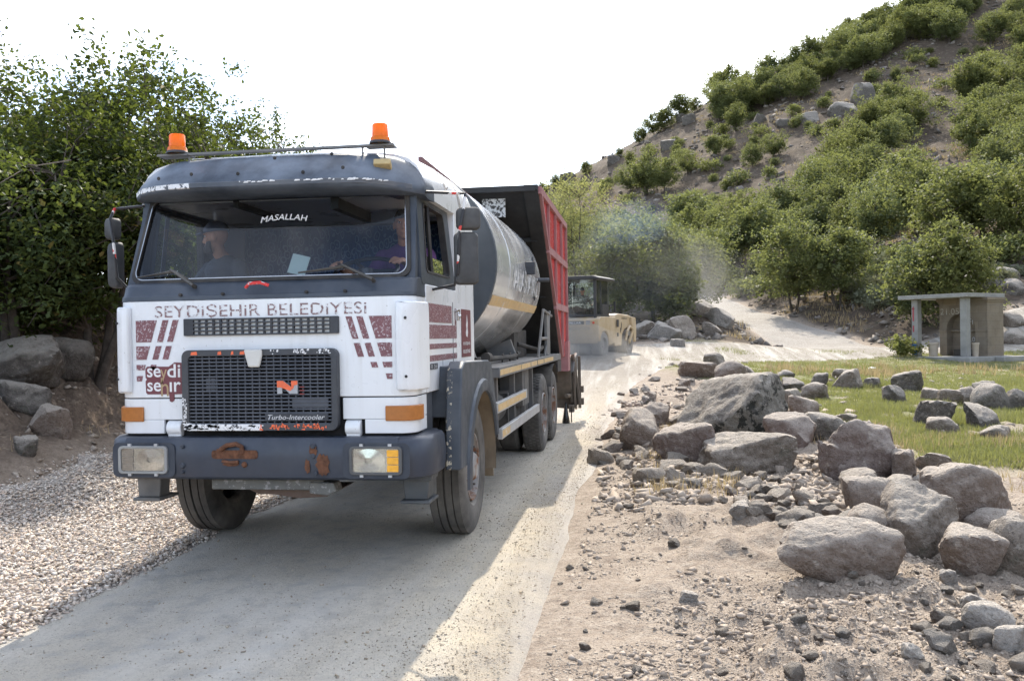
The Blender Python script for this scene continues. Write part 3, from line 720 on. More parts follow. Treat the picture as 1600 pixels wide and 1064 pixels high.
# headlights
for s, nm in ((-1,'l'),(1,'r')):
    b = MB(); c0 = .85*s
    ringxz(b, rrect(c0-.185,c0+.185,.735,.93,.03), rrect(c0-.165,c0+.165,.752,.913,.02), -.066, -.044)
    bz = M('headlight_bezel', (.30,.31,.31), .5, .2, dust=.5)
    H = b.build('headlight', bz if s < 0 else M('dark_bezel', (.12,.12,.12), .5, .4), TR, .003)
    b = MB(); b.bb(c0-.165,c0+.165,-.048,-.0445,.752,.913)
    xb = c0-.07*s*-1
    b.build('reflector', plain('lamp_reflector', (.62,.62,.60), .18, metal=1), H)
    xl, xr = (c0-.055,c0+.165) if s < 0 else (c0-.165,c0+.065)
    b = MB(); rg = []
    for k in np.linspace(0,1,5): rg.append([(xl+(xr-xl)*.5+((xl+(xr-xl)*(.5+.5*math.cos(t)))-(xl+xr)/2)*k, -.052-.008*(1-k), .8325+.08*math.sin(t)*k) for t in np.linspace(0,2*math.pi,20,endpoint=False)])
    b.loft(rg[1:]); b.build('bulb_bowl', plain('bowl_chrome', (.8,.8,.8), .1, metal=1), H)
    b = MB(); b.prism(rrect(c0-.166,c0+.166,.752,.914,.02), 'y', -.062, -.058); b.build('headlight_lens', LENS, H)
    b = MB(); xa, xb = (c0-.16,c0-.075) if s < 0 else (c0+.08,c0+.16)
    for k in range(3): b.bb(xa,xb,-.067 if s > 0 else -.056,-.0495,.757+k*.051,.757+k*.051+.047)
    b.build('turn_lamp', plain('clouded_amber', (.45,.34,.26), .5) if s < 0 else AMBERL, H, .004)
    for x in (c0-.10,c0+.10):
        for z in (.728,.937): b = MB(); b.bb(x-.012,x+.012,-.064,-.044,z-.009,z+.009); b.build('clip', ALU, H)
# side indicators
for s in (-1,1):
    b = MB(); pl = [(s*.895,.048),(s*.895,.035),(s*1.03,.035),(s*1.09,.075),(s*1.125,.15),(s*1.125,.22),(s*1.10,.22),(s*1.04,.10)]
    b.prism(pl, 'z', 1.093, 1.197); b.build('indicator_lamp', AMBERD, TR, .006)
# windscreen frame: plane through lower edge (y .135, z 2.085) and upper edge (y .36, z 2.76)
WU0, WU1 = Vector((0,.135,2.085)), Vector((0,.36,2.76)); WV = (WU1-WU0); WL = WV.length; WV.normalize(); WN = Vector((0,-WV.z,WV.y))
def wp(x, v, d=0):
    q = WU0+WV*v+WN*d; bow = .045*(x/1.05)**2
    return (x, q.y+bow, q.z)
def wring(b, o0, o1, i0, i1, d0, d1, kx=.0):
    """o: outer (half lower, half upper, v0, v1)"""
    def lp(hl, hu, v0, v1, r, n=9):
        out = []
        for sx, sv, a in ((1,1,0),(-1,1,90),(-1,-1,180),(1,-1,270)):
            for t in np.linspace(a,a+90,n):
                cv = (v1-r) if sv > 0 else (v0+r); v = cv+r*math.sin(R_(t)); hw = hl+(hu-hl)*(v-v0)/(v1-v0)
                out.append((sx*(hw-r)+r*math.cos(R_(t)), v))
        # straight runs subdivided
        res = []
        for i in range(len(out)):
            a, c = out[i], out[(i+1)%len(out)]; m = 8 if math.dist(a,c) > .2 else 1
            for k in range(m): res.append((a[0]+(c[0]-a[0])*k/m, a[1]+(c[1]-a[1])*k/m))
        return res
    A = lp(*o0, o1); I = lp(*i0, i1)
    b.loft([[wp(x,v,d0) for x,v in A],[wp(x,v,d1) for x,v in A],[wp(x,v,d1) for x,v in I],[wp(x,v,d0) for x,v in I]])
    return I
GLS = (1.045,.985,.012,WL-.02)
b = MB(); I = wring(b, (1.09,1.045,-.05,WL+.05), .012, GLS, .075, -.06, .0)
b.build('windscreen_frame', NAVY, TR)
b = MB(); wring(b, (1.06,1.00,-.004,WL-.004), .085, (1.025,.967,.03,WL-.038), .07, -.008, .018); b.build('windscreen_seal', BLACK, TR)
b = MB(); wring(b, (1.033,.975,.022,WL-.03), .078, (1.026,.968,.029,WL-.037), .072, .016, .021); b.build('chrome_strip', plain('seal_strip', (.5,.5,.5), .25, metal=1), TR)
b = MB(); xs = np.linspace(-1,1,17); vs = np.linspace(.005,WL-.012,6)
b.loft([[wp(x*(1.04+(.98-1.04)*(v/WL)), v, 0) for x in xs] for v in vs], closed=False)
WS = b.build('windscreen', WSG, TR)
text('lettering', 'MASALLAH', plain('sticker_letters', (.8,.8,.8), .5), WS, (-.085,wp(0,.45,.014)[1],2.515), .36, .042, shear=.25, arc=.018, offset=.008)
# dark band under the windscreen
b = MB(); rings = []
for z, hx, y in ((1.957,1.103,.046),(1.985,1.103,.050),(2.0,1.10,.066),(2.06,1.10,.090),(2.085,1.10,.125),(2.092,1.09,.17)):
    rings.append([(x, yy, z) for x, yy in [(-hx,.5),(-hx,y+.12)]+[(-hx+.12-.12*math.cos(a)*1, y+.12-.12*math.sin(a)) for a in np.linspace(.2,math.pi/2,5)]+[(hx-.12+.12*math.sin(a), y+.12-.12*math.cos(a)) for a in np.linspace(0,math.pi/2-.2,5)]+[(hx,y+.12),(hx,.5)]])
b.loft(rings, caps=True); b.build('dark_band', NAVY, TR)
b = MB()
for x in (-.60,-.28,.34,.62): b.lathe([(.012,.0),(.012,-.02),(0,-.022)], (x,.055,1.995), 'y', 8)
b.build('band_bolt', BLACK, TR); b = MB(); b.tube([(-.10,.03,2.035),(-.06,.0,2.06),(.02,.0,2.065),(.07,.03,2.045)], .012, 6); b.build('grab_handle', M('taped_handle', (.7,.7,.7), .5, chips=.8, ccol=(.75,.05,.05)), TR)
# wipers
for (x0,z0,x1,z1,mat) in ((-.50,2.05,-1.0,2.10,BLACK),(.82,2.06,.25,2.115,BLACK)):
    q0 = Vector((x0,.07,z0)); m0 = Vector(wp(x0+(x1-x0)*.45,.09,.05)); e = Vector(wp(x1,.045,.025))
    b = MB(); b.tube([q0, q0+Vector((0,-.03,.01)), m0], [.016,.014,.008], 6)
    a = Vector(wp(x0+(x1-x0)*.18,.022,.018)); b.tube([a, m0+(a-m0)*.2, e], [.008,.012,.006], 6)
    b.build('wiper', M('wiper_black', (.03,.03,.03), .4, dust=.4), TR)
# visor over the windscreen
b = MB(); rings = []
xs = [-1.11,-1.07,-.98,-.88,-.78,-.68,-.3,0,.3,.6,.8,.92,1.0,1.06,1.10,1.115]
hs = [.03,.055,.105,.155,.195,.205,.21,.212,.212,.212,.21,.20,.175,.13,.06,.02]
for x, h in zip(xs, hs):
    k = .34*abs(x/1.1)**5; y0 = .02+k; z0 = 2.715-.012*(x+1)/2-.02*max(0,(x-.8)/.3)
    h2 = h
    rings.append([(x,y0+.09,z0-.004),(x,y0,z0+.012),(x,y0-.015,z0+.03),(x,y0-.008,z0+.075),(x,y0+.075*h/.21,z0+.075+h2*.42),(x,y0+.165*h/.21,z0+.075+h2*.85),(x,y0+.205*h/.21,z0+.075+h2*.97),(x,y0+.26*h/.21+.02,z0+.075+h2),(x,max(.6,y0+.3),z0+.08+h2),(x,max(.6,y0+.3),z0)])
b.loft(rings, caps=True); VS = b.build('sun_visor', NAVYV, TR, 0, 45)
b = MB(); rg = []
for x in np.linspace(-1.09,1.05,16):
    k = .34*abs(x/1.1)**5; y0 = .02+k-.018; z0 = 2.715-.012*(x+1)/2-.02*max(0,(x-.8)/.3)
    rg.append([(x,y0+.01,z0+.030),(x,y0-.002,z0+.035),(x,y0-.002,z0+.066),(x,y0+.01,z0+.07)])
b.loft(rg, caps=True); b.build('visor_lip', LIPM, VS)
b = MB()
for k in range(46):   # bare white paint along the lip and, with highlights painted in, the upper edge
    x = rs.choice((rs.uniform(-.2,.9), rs.uniform(.35,.9))); kk = .34*abs(x/1.1)**5; y0 = .02+kk-.018; z0 = 2.715-.012*(x+1)/2-.02*max(0,(x-.8)/.3); w = rs.uniform(.006,.05)
    z = z0+rs.uniform(.056,.066); b.prism([(x,z-.004),(x+w,z-.003),(x+w*.9,z+rs.uniform(.001,.006)),(x+w*.3,z+.005)], 'y', y0-.0022, y0-.004)
for k in range(40):
    x = rs.uniform(-.62,.80); w = rs.uniform(.01,.07); b.bar((x,.02+.34*abs(x/1.1)**5+.197,2.715-.012*(x+1)/2+.2825),(x+w,.02+.34*abs((x+w)/1.1)**5+.197,2.715-.012*(x+w+1)/2+.2825),.006,.004)
b.build('worn_paint', WCH, VS)
b = MB()
for s, x in ((1,.86),): b.box((x,.20,2.885),(.12,.09,.045),(R_(-25),0,R_(8)))
b.build('marker_lamp', plain('old_yellow_lens', (.50,.38,.18), .5), VS, .006)
b = MB()
for x,h in ((-.75,0),(-.15,.01),(.33,.0),(.10,.12),(.52,.13),(.62,.02),(-.5,.02)): b.lathe([(.014,.0),(.01,-.006),(0,-.006)], (x,.025+.06*(h>.05)+.02,2.83+h), 'y', 8)
b.build('bolt', BLACK, VS)
# doors and cab sides
def side_ring(b, s, outer, inner, x0, x1):
    b.loft([[(s*x1(y,z) if callable(x1) else s*x1,y,z) for y,z in outer],[(s*(x0(y,z)),y,z) for y,z in outer],[(s*x0(y,z),y,z) for y,z in inner],[(s*(x0(y,z)-.05),y,z) for y,z in inner]])
def XW(y, z): return 1.105-max(0,z-2.05)*.075
def poly_resample(P, n):
    P = [Vector((a,b_)) for a,b_ in P]; L = [(P[(i+1)%len(P)]-P[i]).length for i in range(len(P))]; tot = sum(L); out = []
    for k in range(n):
        t = tot*k/n; i = 0
        while t > L[i]: t -= L[i]; i += 1
        q = P[i]+(P[(i+1)%len(P)]-P[i])*(t/L[i]); out.append((q.x,q.y))
    return out
for s in (-1,1):
    # lower door skin, white
    b = MB(); b.prism([(.40,1.262),(1.36,1.262),(1.46,1.30),(1.46,2.05),(.40,2.05)], 'x', s*1.05, s*1.108)
    D = b.build('door', WHITE, TR, .006)
    b = MB(); b.prism([(1.472,1.31),(1.62,1.36),(2.28,1.40),(2.30,1.48),(2.30,2.80),(2.2,2.84),(1.472,2.82)], 'x', s*1.03, s*1.098)
    side = b.build('cab_side', WHITE, TR, .008)
    # window surround
    win = rrect(.46,1.28,2.14,2.665,.05); out = rrect(.30,1.462,2.052,2.80,.03)
    win = [(y-.0+max(0,(z-2.14))*.12 if y < .8 else y-max(0,z-2.14)*.16, z) for y,z in win]
    out = [(y+max(0,(z-2.05))*.10 if y < .8 else y-max(0,z-2.05)*.12, z) for y,z in out]
    b = MB(); side_ring(b, s, out, win, XW, lambda y,z: XW(y,z)-.05); b.build('window_frame', NAVY, D)
    b = MB(); w2 = [(.86+(y-.86)*.955,2.40+(z-2.40)*.945) for y,z in win]; side_ring(b, s, win, w2, lambda y,z: XW(y,z)+.006, lambda y,z: XW(y,z)-.03); b.build('window_rubber', BLACK, D)
    b = MB(); y0 = .70
    b.bar((s*1.09,.66,2.15),(s*1.05,.70,2.66),.02,.03); b.build('quarter_bar', BLACK, D)
    zt_ = 2.68 if s < 0 else 2.27   # the driver's window is wound down
    b = MB(); b.loft([[(s*(XW(y,2.12)-.02),y,2.12) for y in (.45,1.3)],[(s*(XW(y,zt_)-.02),y,zt_) for y in (.48,1.26)]], closed=False); b.build('door_window', SIDEG, D)
    b = MB(); b.bb(s*1.108-(.0 if s > 0 else .03), s*1.108+(.03 if s > 0 else 0), 1.36,1.47,1.872,1.892); b.bb(min(s*1.108,s*1.14),max(s*1.108,s*1.14),1.40,1.44,1.80,1.872); b.lathe([(.018,0),(.018,.03),(0,.03)] , (s*1.12,1.45,1.835), 'x', 12)
    b.build('door_handle', CHROME, D, .003)
    b = MB(); b.prism([(1.30,1.262),(1.30,1.95),(1.315,1.95),(1.315,1.262)], 'x', s*1.1085, s*1.1095); b.build('door_gap', VOIDM, D)
    # decals
    b = MB(); xx = s*1.1085
    def rq(y0,y1,z0,z1,sl=0): b.prism([(y0,z0),(y1,z0+sl),(y1,z1+sl),(y0,z1)], 'x', xx, xx+s*.002)
    rq(.42,1.26,1.775,1.915,.0); rq(.43,1.45,1.652,1.758); rq(.44,1.45,1.575,1.615); rq(.44,1.30,1.485,1.53); rq(1.33,1.45,1.485,1.53); rq(1.39,1.45,1.76,1.90)
    b.build('stripe_decal', MAROON, D, halves=True)
    b = MB(); b.bb(min(xx,xx+s*.004),max(xx,xx+s*.004),.47,.72,1.425,1.468); pb = b.build('model_badge', DARK, D)
    text('lettering', '8 36', plain('badge_silver', (.55,.55,.55)), pb, (xx+s*.005,.50 if s>0 else .69,1.432), .19, .03, rot=FLAT[1] if s>0 else Matrix(((0,0,-1),(-1,0,0),(0,1,0))))
    b = MB(); x2 = s*1.099; b.prism([(1.70,1.485),(2.13,1.485),(2.12,1.905),(1.70,1.905)], 'x', x2, x2+s*.002); lp = b.build('town_logo_panel', MAROON2, side)
    rt = FLAT[1] if s > 0 else Matrix(((0,0,-1),(-1,0,0),(0,1,0)))
    ys = 1.76 if s > 0 else 2.08
    text('lettering', 'SEYDİŞEHİR', STW, lp, (x2+s*.0035,ys,1.585), .32, .04, rot=rt, offset=.02); text('lettering', 'BELEDİYESİ', STW, lp, (x2+s*.0035,ys,1.52), .32, .04, rot=rt, offset=.02)
    b = MB(); b.prism([(1.90,1.67),(1.95,1.66),(1.98,1.70),(1.96,1.74),(1.975,1.78),(1.94,1.86),(1.925,1.80),(1.90,1.77),(1.915,1.73),(1.885,1.70)], 'x', x2+s*.002, x2+s*.0045); b.build('flame_emblem', STW, lp)
# cab roof
b = MB(); rings = []
for y, dz in ((.42,-.03),(.7,.0),(1.2,.03),(1.8,.04),(2.2,.03),(2.33,-.02)):
    sec = [(1.10,2.70),(1.105,2.79),(1.09,2.87),(1.05,2.95),(.985,3.005),(.88,3.035),(.7,3.055),(.35,3.07),(0,3.075)]
    sec = sec+[(-x,z) for x,z in sec[-2::-1]]
    rings.append([(x,y,z+dz*(1 if z > 2.8 else 0)) for x,z in sec])
b.loft(rings, caps=True); b.build('cab_roof', WHITE, TR, 0, 40)
b = MB(); b.bb(-1.09,1.09,2.28,2.32,1.3,2.85); b.build('cab_back', NAVY, TR)
# brown streaks on the roof side
b = MB()
for (y,w,z1,z0) in ((1.05,.05,2.99,2.86),(1.55,.06,2.985,2.74)):
    pts = [(1.02,z1),(1.075,2.92),(1.105,2.83),(1.112,z0)]
    b.loft([[(x+.004,y+.12*i/3,z+.02) for i,(x,z) in enumerate(pts)],[(x+.004,y+w+.12*i/3-.01*i,z+.02) for i,(x,z) in enumerate(pts)]], closed=False)
b.build('rust_streak', M('brown_streak', (.20,.15,.12), .8), TR)
# light bar and beacons
LB = MB(); LB.bar((-.86,.25,3.035),(.93,.25,3.035),.05,.016); LB.bar((-.86,.275,3.03),(-.62,.275,3.03),.12,.008); LB.bar((.72,.275,3.03),(.93,.275,3.03),.12,.008)
for x in (-.62,.70,.86): LB.tube([(x,.25,2.93),(x,.25,3.03)], .008, 6)
LB.build('light_bar', DIRTY, TR)
for x in (-.715,.83):
    b = MB(); b.lathe([(.078,0),(.078,.012),(.07,.02),(.0,.02)], (x,.25,3.044), 'z', 24); base = b.build('beacon', DARK, TR)
    b = MB(); b.lathe([(.073,.012),(.067,.045),(.058,.05),(.056,.132),(.051,.141),(0,.143)], (x,.25,3.044), 'z', 24); b.build('beacon_lens', AMBER, base)
    b = MB(); b.lathe([(.026,0),(.026,.075),(0,.075)], (x,.25,3.06), 'z', 12); b.build('rotating_reflector', plain('beacon_reflector', (.9,.5,.15), .2), base)
# mirrors
MIRM = M('mirror_plastic', (.045,.047,.05), .65, 0, .2, 9, dust=.6, dcol=(.26,.25,.23))
TAPED = M('red_white_taped_arm', (.68,.66,.64), .5, 0, .1, 9)
m_, n_, l_, o_ = newmat('taped_rod'); p_ = n_.new("ShaderNodeBsdfPrincipled"); t_ = n_.new("ShaderNodeTexCoord").outputs['Object']
nz_ = noise(n_, l_, t_, 14, 2, .4); c_ = mixc(n_, l_, math_(n_, l_, 'GREATER_THAN', nz_, .54), (.7,.68,.66), (.65,.06,.05)); c_ = mixc(n_, l_, math_(n_, l_, 'GREATER_THAN', noise(n_, l_, t_, 6, 2, .4), .41), c_, (.025,.025,.028))
l_.new(c_, p_.inputs['Base Color']); p_.inputs['Roughness'].default_value = .5; l_.new(p_.outputs[0], o_.inputs['Surface']); TAPED = m_
for s in (-1,1):
    if s > 0:
        top, out, bot = Vector((1.07,.40,2.72)), Vector((1.40,.45,2.70)), Vector((1.10,.62,2.02))
        xo = 1.40; yc = .45; zt, zm, zb = 2.60, 2.425, 2.04; w = .175
    else:
        top, out, bot = Vector((-1.05,.36,2.69)), Vector((-1.35,.45,2.69)), Vector((-1.10,.46,2.03))
        xo = -1.345; yc = .45; zt, zm, zb = 2.62, 2.44, 2.08; w = .10
    b = MB(); b.tube([top, out*.85+top*.15, out, Vector((xo,yc-.07,zt-.02)), Vector((xo-.03*s,yc-.08,zm)), Vector((xo-.05*s,yc-.07,zb+.08)), Vector((xo-.09*s,yc,zb)), bot], .011, 8)
    A = b.build('mirror_arm', TAPED, TR)
    for (z0,z1,dx) in ((zm+.012,zt,0),(zb,zm-.005,-.02)):
        b = MB(); xc = xo+dx*s; q = rrect(-w/2*1.0,w/2,z0,z1,.035,5)
        rg = []
        for k, d in ((.80,-.045),(.94,-.035),(1,-.01),(1,.03),(.96,.035)): rg.append([(x*k, d, (z0+z1)/2+(z-(z0+z1)/2)*(k if k < 1 else 1)) for x,z in q])
        mt = Matrix.Rotation(R_(18*s), 3, 'Z')
        rg = [[tuple(mt @ Vector((x,y,0))+Vector((xc+.02*s,yc,z))) for x,y,z in r] for r in rg]
        b.loft(rg, caps=True); h = b.build('mirror_housing', MIRM, A, 0, 40)
        b = MB(); b.loft([[tuple(mt @ Vector((x*.88,.037,0))+Vector((xc+.02*s,yc,(z0+z1)/2+(z-(z0+z1)/2)*.9))) for x,z in q]], closed=True); b.f.append(tuple(range(len(q)))); b.m.append(0)
        b.build('mirror_glass', CHROME, h)
# interior
CURT = None
m, n, l, o = newmat('patterned_blue_curtain'); p = n.new("ShaderNodeBsdfPrincipled"); t = n.new("ShaderNodeTexCoord").outputs['Object']
mpg = n.new("ShaderNodeMapping"); mpg.inputs['Scale'].default_value = (1.25,1,.8); mpg.inputs['Rotation'].default_value = (0,.5,0); l.new(t, mpg.inputs[0])
nzv = n.new("ShaderNodeTexNoise"); nzv.inputs['Scale'].default_value = 9; l.new(t, nzv.inputs['Vector'])
va = n.new("ShaderNodeVectorMath"); va.operation = 'MULTIPLY_ADD'; l.new(nzv.outputs['Color'], va.inputs[0]); va.inputs[1].default_value = (.05,.05,.05); l.new(mpg.outputs[0], va.inputs[2])
vo = n.new("ShaderNodeTexVoronoi"); vo.inputs['Scale'].default_value = 14; vo.inputs['Randomness'].default_value = .65; l.new(va.outputs[0], vo.inputs['Vector'])
d = vo.outputs['Distance']; k1 = math_(n, l, 'MULTIPLY', math_(n, l, 'GREATER_THAN', d, .36), math_(n, l, 'LESS_THAN', d, .47)); k2 = math_(n, l, 'LESS_THAN', d, .10)
k = math_(n, l, 'ADD', k1, math_(n, l, 'MULTIPLY', k2, .8), True)
c = mixc(n, l, k, (.030,.062,.15), (.115,.18,.27)); l.new(c, p.inputs['Base Color']); p.inputs['Roughness'].default_value = .9; l.new(p.outputs[0], o.inputs['Surface']); CURT = m
b = MB(); xs = np.linspace(-1.02,1.02,120)
b.loft([[(x,2.0+.018*math.sin(x*42+.6*math.sin(x*9)),z) for x in xs] for z in (1.6,2.1,2.69)], closed=False); b.build('curtain', CURT, TR)
DASH = M('dark_interior', (.030,.034,.042), .7)
b = MB(); b.prism([(.20,1.60),(.20,2.085),(.42,2.10),(.56,2.06),(.60,1.60)], 'x', -1.05, 1.05); b.bb(.42,.96,.34,.60,2.06,2.12); b.build('dashboard', DASH, TR, .02)
b = MB(); b.bb(-1.04,1.04,.40,2.25,2.715,2.735); b.bb(-1.04,1.04,1.9,2.25,2.69,2.712); b.bb(.40,.46,.40,1.2,2.62,2.715); b.bb(-.36,-.32,.40,1.2,2.66,2.715); b.build('headliner', M('headliner_vinyl', (.055,.055,.05), .8), TR)
b = MB(); b.bb(-1.04,1.04,.40,2.25,1.30,1.34); b.bb(-.28,.28,.55,2.0,1.34,1.72); b.build('cab_floor', DASH, TR)
for x in (-.62,.62):
    b = MB(); b.box((x,1.18,1.66),(.52,.52,.16)); b.box((x,1.46,1.93),(.50,.13,.50),(R_(-10),0,0)); b.bb(x-.2,x+.2,1.0,1.35,1.34,1.58)
    b.build('seat', M('seat_cloth', (.05,.055,.07), .9), TR, .04, seg=3)
# steering wheel
SWC = Vector((.60,.60,2.17)); SWR = .24; swm = Matrix.Rotation(R_(28), 3, 'X')
b = MB(); b.tube([SWC+swm@Vector((SWR*math.cos(t),SWR*math.sin(t),0)) for t in np.linspace(0,2*math.pi,33)], .017, 8, cap=False)
for t in (0,2.2,4.1): b.tube([SWC, SWC+swm@Vector((SWR*math.cos(t),SWR*math.sin(t),0))], .014, 6)
b.lathe([(0,.03),(.06,.02),(.07,-.03),(.04,-.06)], SWC, 'z', 16); b.tube([SWC, SWC+Vector((0,-.12,-.25))], .035, 8); b.build('steering_wheel', M('wheel_black', (.02,.02,.022), .4), TR)
# front mudguards
def arc(cy, cz, r, a0, a1, n=14): return [(cy+r*math.cos(R_(t)), cz+r*math.sin(R_(t))) for t in np.linspace(a0,a1,n)]
MGM = M('navy_mudguard', (.04,.052,.07), .45, 0, .2, 4, dust=.4, dcol=(.27,.27,.27), chips=.28, ccol=(.62,.55,.42), crange=[('X',1.186,1.232),('Y',.5,.72)])
MUDM = M('mud_caked_liner', (.21,.165,.115), .95, 0, .18, 6, bmp=.5, bscale=25)
for s in (-1,1):
    x0, x1 = s*1.185, s*1.305
    b = MB(); inner = arc(1.57,.56,.66,170,20)
    b.prism([(.60,.67),(.63,1.10),(.70,1.42),(.80,1.475),(1.88,1.455),(2.02,1.42),(2.16,1.24),(2.26,1.0),(2.28,.80)]+inner[::-1]+[(.90,.67)], 'x', x0, x1); b.prism([(.72,1.05),(.80,1.44),(1.88,1.42),(2.14,1.24)]+arc(1.57,.56,.69,45,135,8), 'x', s*.93, s*1.183)
    mg = b.build('mudguard', MGM, TR, .012)
    b = MB(); rg = []
    for t in np.linspace(186,18,20):
        cr, sr = math.cos(R_(t)), math.sin(R_(t)); rg.append([(x, 1.57+r*cr, .56+r*sr) for x,r in ((x1,.64),(x1+s*.02,.645),(x1+s*.03,.68),(x1+s*.02,.735),(x1,.75))])
    b.loft(rg, caps=True); b.build('arch_lip', MGM, mg)
    b = MB(); rg = [[(s*.94,1.57+.652*math.cos(R_(t)),.56+.652*math.sin(R_(t))),(x1-s*.005,1.57+.652*math.cos(R_(t)),.56+.652*math.sin(R_(t)))] for t in np.linspace(120,-10,16)]
    b.loft(rg, closed=False); b.build('arch_liner', MUDM, mg)
    b = MB(); b.prism([(2.20,1.02),(2.24,.95),(2.36,.62),(2.40,.345),(2.43,.345),(2.40,.70),(2.30,1.0)], 'x', s*.92, s*1.24); b.build('mud_flap', MUDM, TR)
    # step wells
    b = MB(); b.bb(min(s*.88,s*1.09),max(s*.88,s*1.09),.30,.62,.98,1.36); b.bb(min(s*.9,s*1.13),max(s*.9,s*1.13),.16,.62,.955,.985); b.build('step_well', M('navy_step', (.04,.05,.065), .4, dust=.5, dcol=(.25,.25,.25)), TR, .01)
    b = MB(); c0 = s*1.03
    b.prism([(c0-.10,.69),(c0+.10,.69),(c0+.085,.50),(c0-.085,.50)], 'y', .32, .46); b.bb(c0-.11,c0+.11,.28,.56,.475,.50); b.prism([(c0-.13,.69),(c0+.13,.69),(c0+.12,.64),(c0-.12,.64)], 'y', .28, .50); b.bb(c0+.07*s-.012,c0+.07*s+.012,.46,.62,.49,.70)
    b.build('lower_step', DIRTY if s < 0 else M('scuffed_step', (.07,.08,.09), .5, .2, dust=.6, dcol=(.25,.24,.22)), TR, .008)
# under the front
b = MB(); b.bb(-.42,.42,.10,.30,.60,.675); b.prism([(.32,.66),(.50,.655),(.52,.60),(.46,.565),(.32,.58)], 'y', .08, .22); b.build('under_bumper_plate', M('grimy_plate', (.13,.135,.13), .7, .1, dust=.7, chips=.3, ccol=(.3,.3,.3)), TR, .01)
b = MB(); b.prism([(-.20,.585),(.48,.58),(.40,.535),(.20,.52),(0,.545),(-.12,.55)], 'y', .22, .60); b.lathe([(.045,0),(.028,.09),(0,.09)], (-.56,.6,.59), 'z', 12); b.build('sump_guard', M('brown_sump', (.14,.095,.075), .7, .2, dust=.4), TR, .006)
b = MB(); b.bb(-.45,.45,.12,.30,.676,.70); b.bb(-.35,.35,.36,.44,.99,1.04)
for x in (-.42,.42): b.bb(x-.04,x+.04,.40,11.0,.74,1.0)
b.bb(-.9,.9,1.50,1.64,.50,.60); b.bb(-.32,.32,.8,2.2,.62,1.2); b.bb(-.30,.30,2.2,3.0,.60,.9)
for y in (6.95,8.35): b.bb(-.8,.8,y-.09,y+.09,.46,.64); b.lathe([(.0,-.2),(.14,-.16),(.2,0),(.14,.16),(0,.2)], (0,y,.55), 'x', 16)
b.tube([(0,3.0,.72),(0,6.8,.62)], .06, 10); b.bb(-.8,.8,6.0,9.4,.98,1.24); b.bb(-.4,.4,3,6,1.0,1.24); b.build('chassis', CHASS, TR)
# wheels
TYRE = M('dusty_tyre', (.055,.052,.05), .85, 0, .25, 8, dust=1.3, dcol=(.27,.25,.22)); RIM = M('dusty_rusty_rim', (.30,.29,.28), .6, .2, .15, 6, dust=.7, dcol=(.36,.32,.28), rust=.8)
NUT = M('nut_steel', (.11,.10,.095), .5, .5, dust=.3)
def wheel(x, y, s, w=.30, D=1.12, deep=True, ribs=True):
    R = D/2; r = [ ]
    W_ = empty('wheel', (0,0,0)); W_.parent = TR
    prof = [(.29,-.07),(.30,-.115),(.33,-.14),(.42,-.152),(.49,-.150),(R-.03,-.138),(R-.006,-.122)]
    tr = []
    if ribs:
        gx = [-.122,-.068,-.060,-.008,.008,.060,.068,.122]
        for i, g in enumerate(gx):
            dp = R+(.003 if abs(g) < .05 else 0)
            tr += [(dp,g)] if i in (0,7) else ([(dp,g-.001),(R-.022,g)] if i % 2 else [(R-.022,g),(dp,g+.001)])
    else: tr = [(R,-.118),(R+.002,0),(R,.118)]
    prof = prof+tr+[(h_[0],-h_[1]) for h_ in prof[::-1]]
    k = w/.30
    b = MB(); b.lathe([(a,h*k) for a,h in prof], (x,y,D/2), 'x', 56)
    if not ribs:
        for i in range(56):
            t = 2*math.pi*i/56
            for hx in (-.085,-.03,.03,.085):
                t2 = t+(.05 if hx in (-.03,.085) else 0); c_, s_ = math.cos(t2), math.sin(t2)
                b.box((x+hx*k, y+(R+.004)*c_, D/2+(R+.004)*s_), (.044*k,.036,.016), Matrix.Rotation(t2-math.pi/2,3,'X'))
    b.build('tyre', TYRE, W_, 0, 30)
    b = MB()
    if deep: rp = [(.292,.10),(.285,.135),(.272,.135),(.262,.09),(.25,.02),(.20,.0),(.19,.05),(.165,.075),(.15,.075),(.13,.12),(.10,.16),(.0,.165)]
    else: rp = [(.292,.13),(.285,.145),(.27,.14),(.262,.0),(.25,-.06),(.17,-.07),(.15,-.03),(.12,.06),(0,.07)]
    b.lathe([(a*1.0,h*k*s) for a,h in rp], (x,y,D/2), 'x', 40); 
    for j in range(8):
        t = 2*math.pi*j/8; 
        b.cur = 1; b.lathe([(.034,.012*s),(.0,.012*s)], (x,y+.225*math.cos(t),D/2+.225*math.sin(t)), 'x', 10) if deep else None; b.cur = 0
    rim = b.build('rim', [RIM, VOIDM], W_, 0, 30)
    b = MB()
    for j in range(10):
        t = 2*math.pi*j/10; b.lathe([(.018,.05*s),(.018,.10*s),(.010,.105*s),(.010,.14*s),(0,.14*s)] if deep else [(.016,-.07*s),(.016,-.03*s),(0,-.03*s)], (x,y+.168*math.cos(t),D/2+.168*math.sin(t)), 'x', 7)
    b.build('wheel_nut', NUT, rim)
for s in (-1,1):
    wheel(s*1.075, 1.57, s)
    for y in (6.95,8.35): wheel(s*1.10, y, s, .28, 1.10, False, False)
b = MB()
for s in (-1,1):
    for y in (6.95,8.35): b.lathe([(.29,-.13),(.5,-.14),(.55,-.1),(.55,.1),(.5,.14),(.29,.13)], (s*.76,y,.55), 'x', 32)
b.build('inner_tyre', TYRE, TR, halves=True)
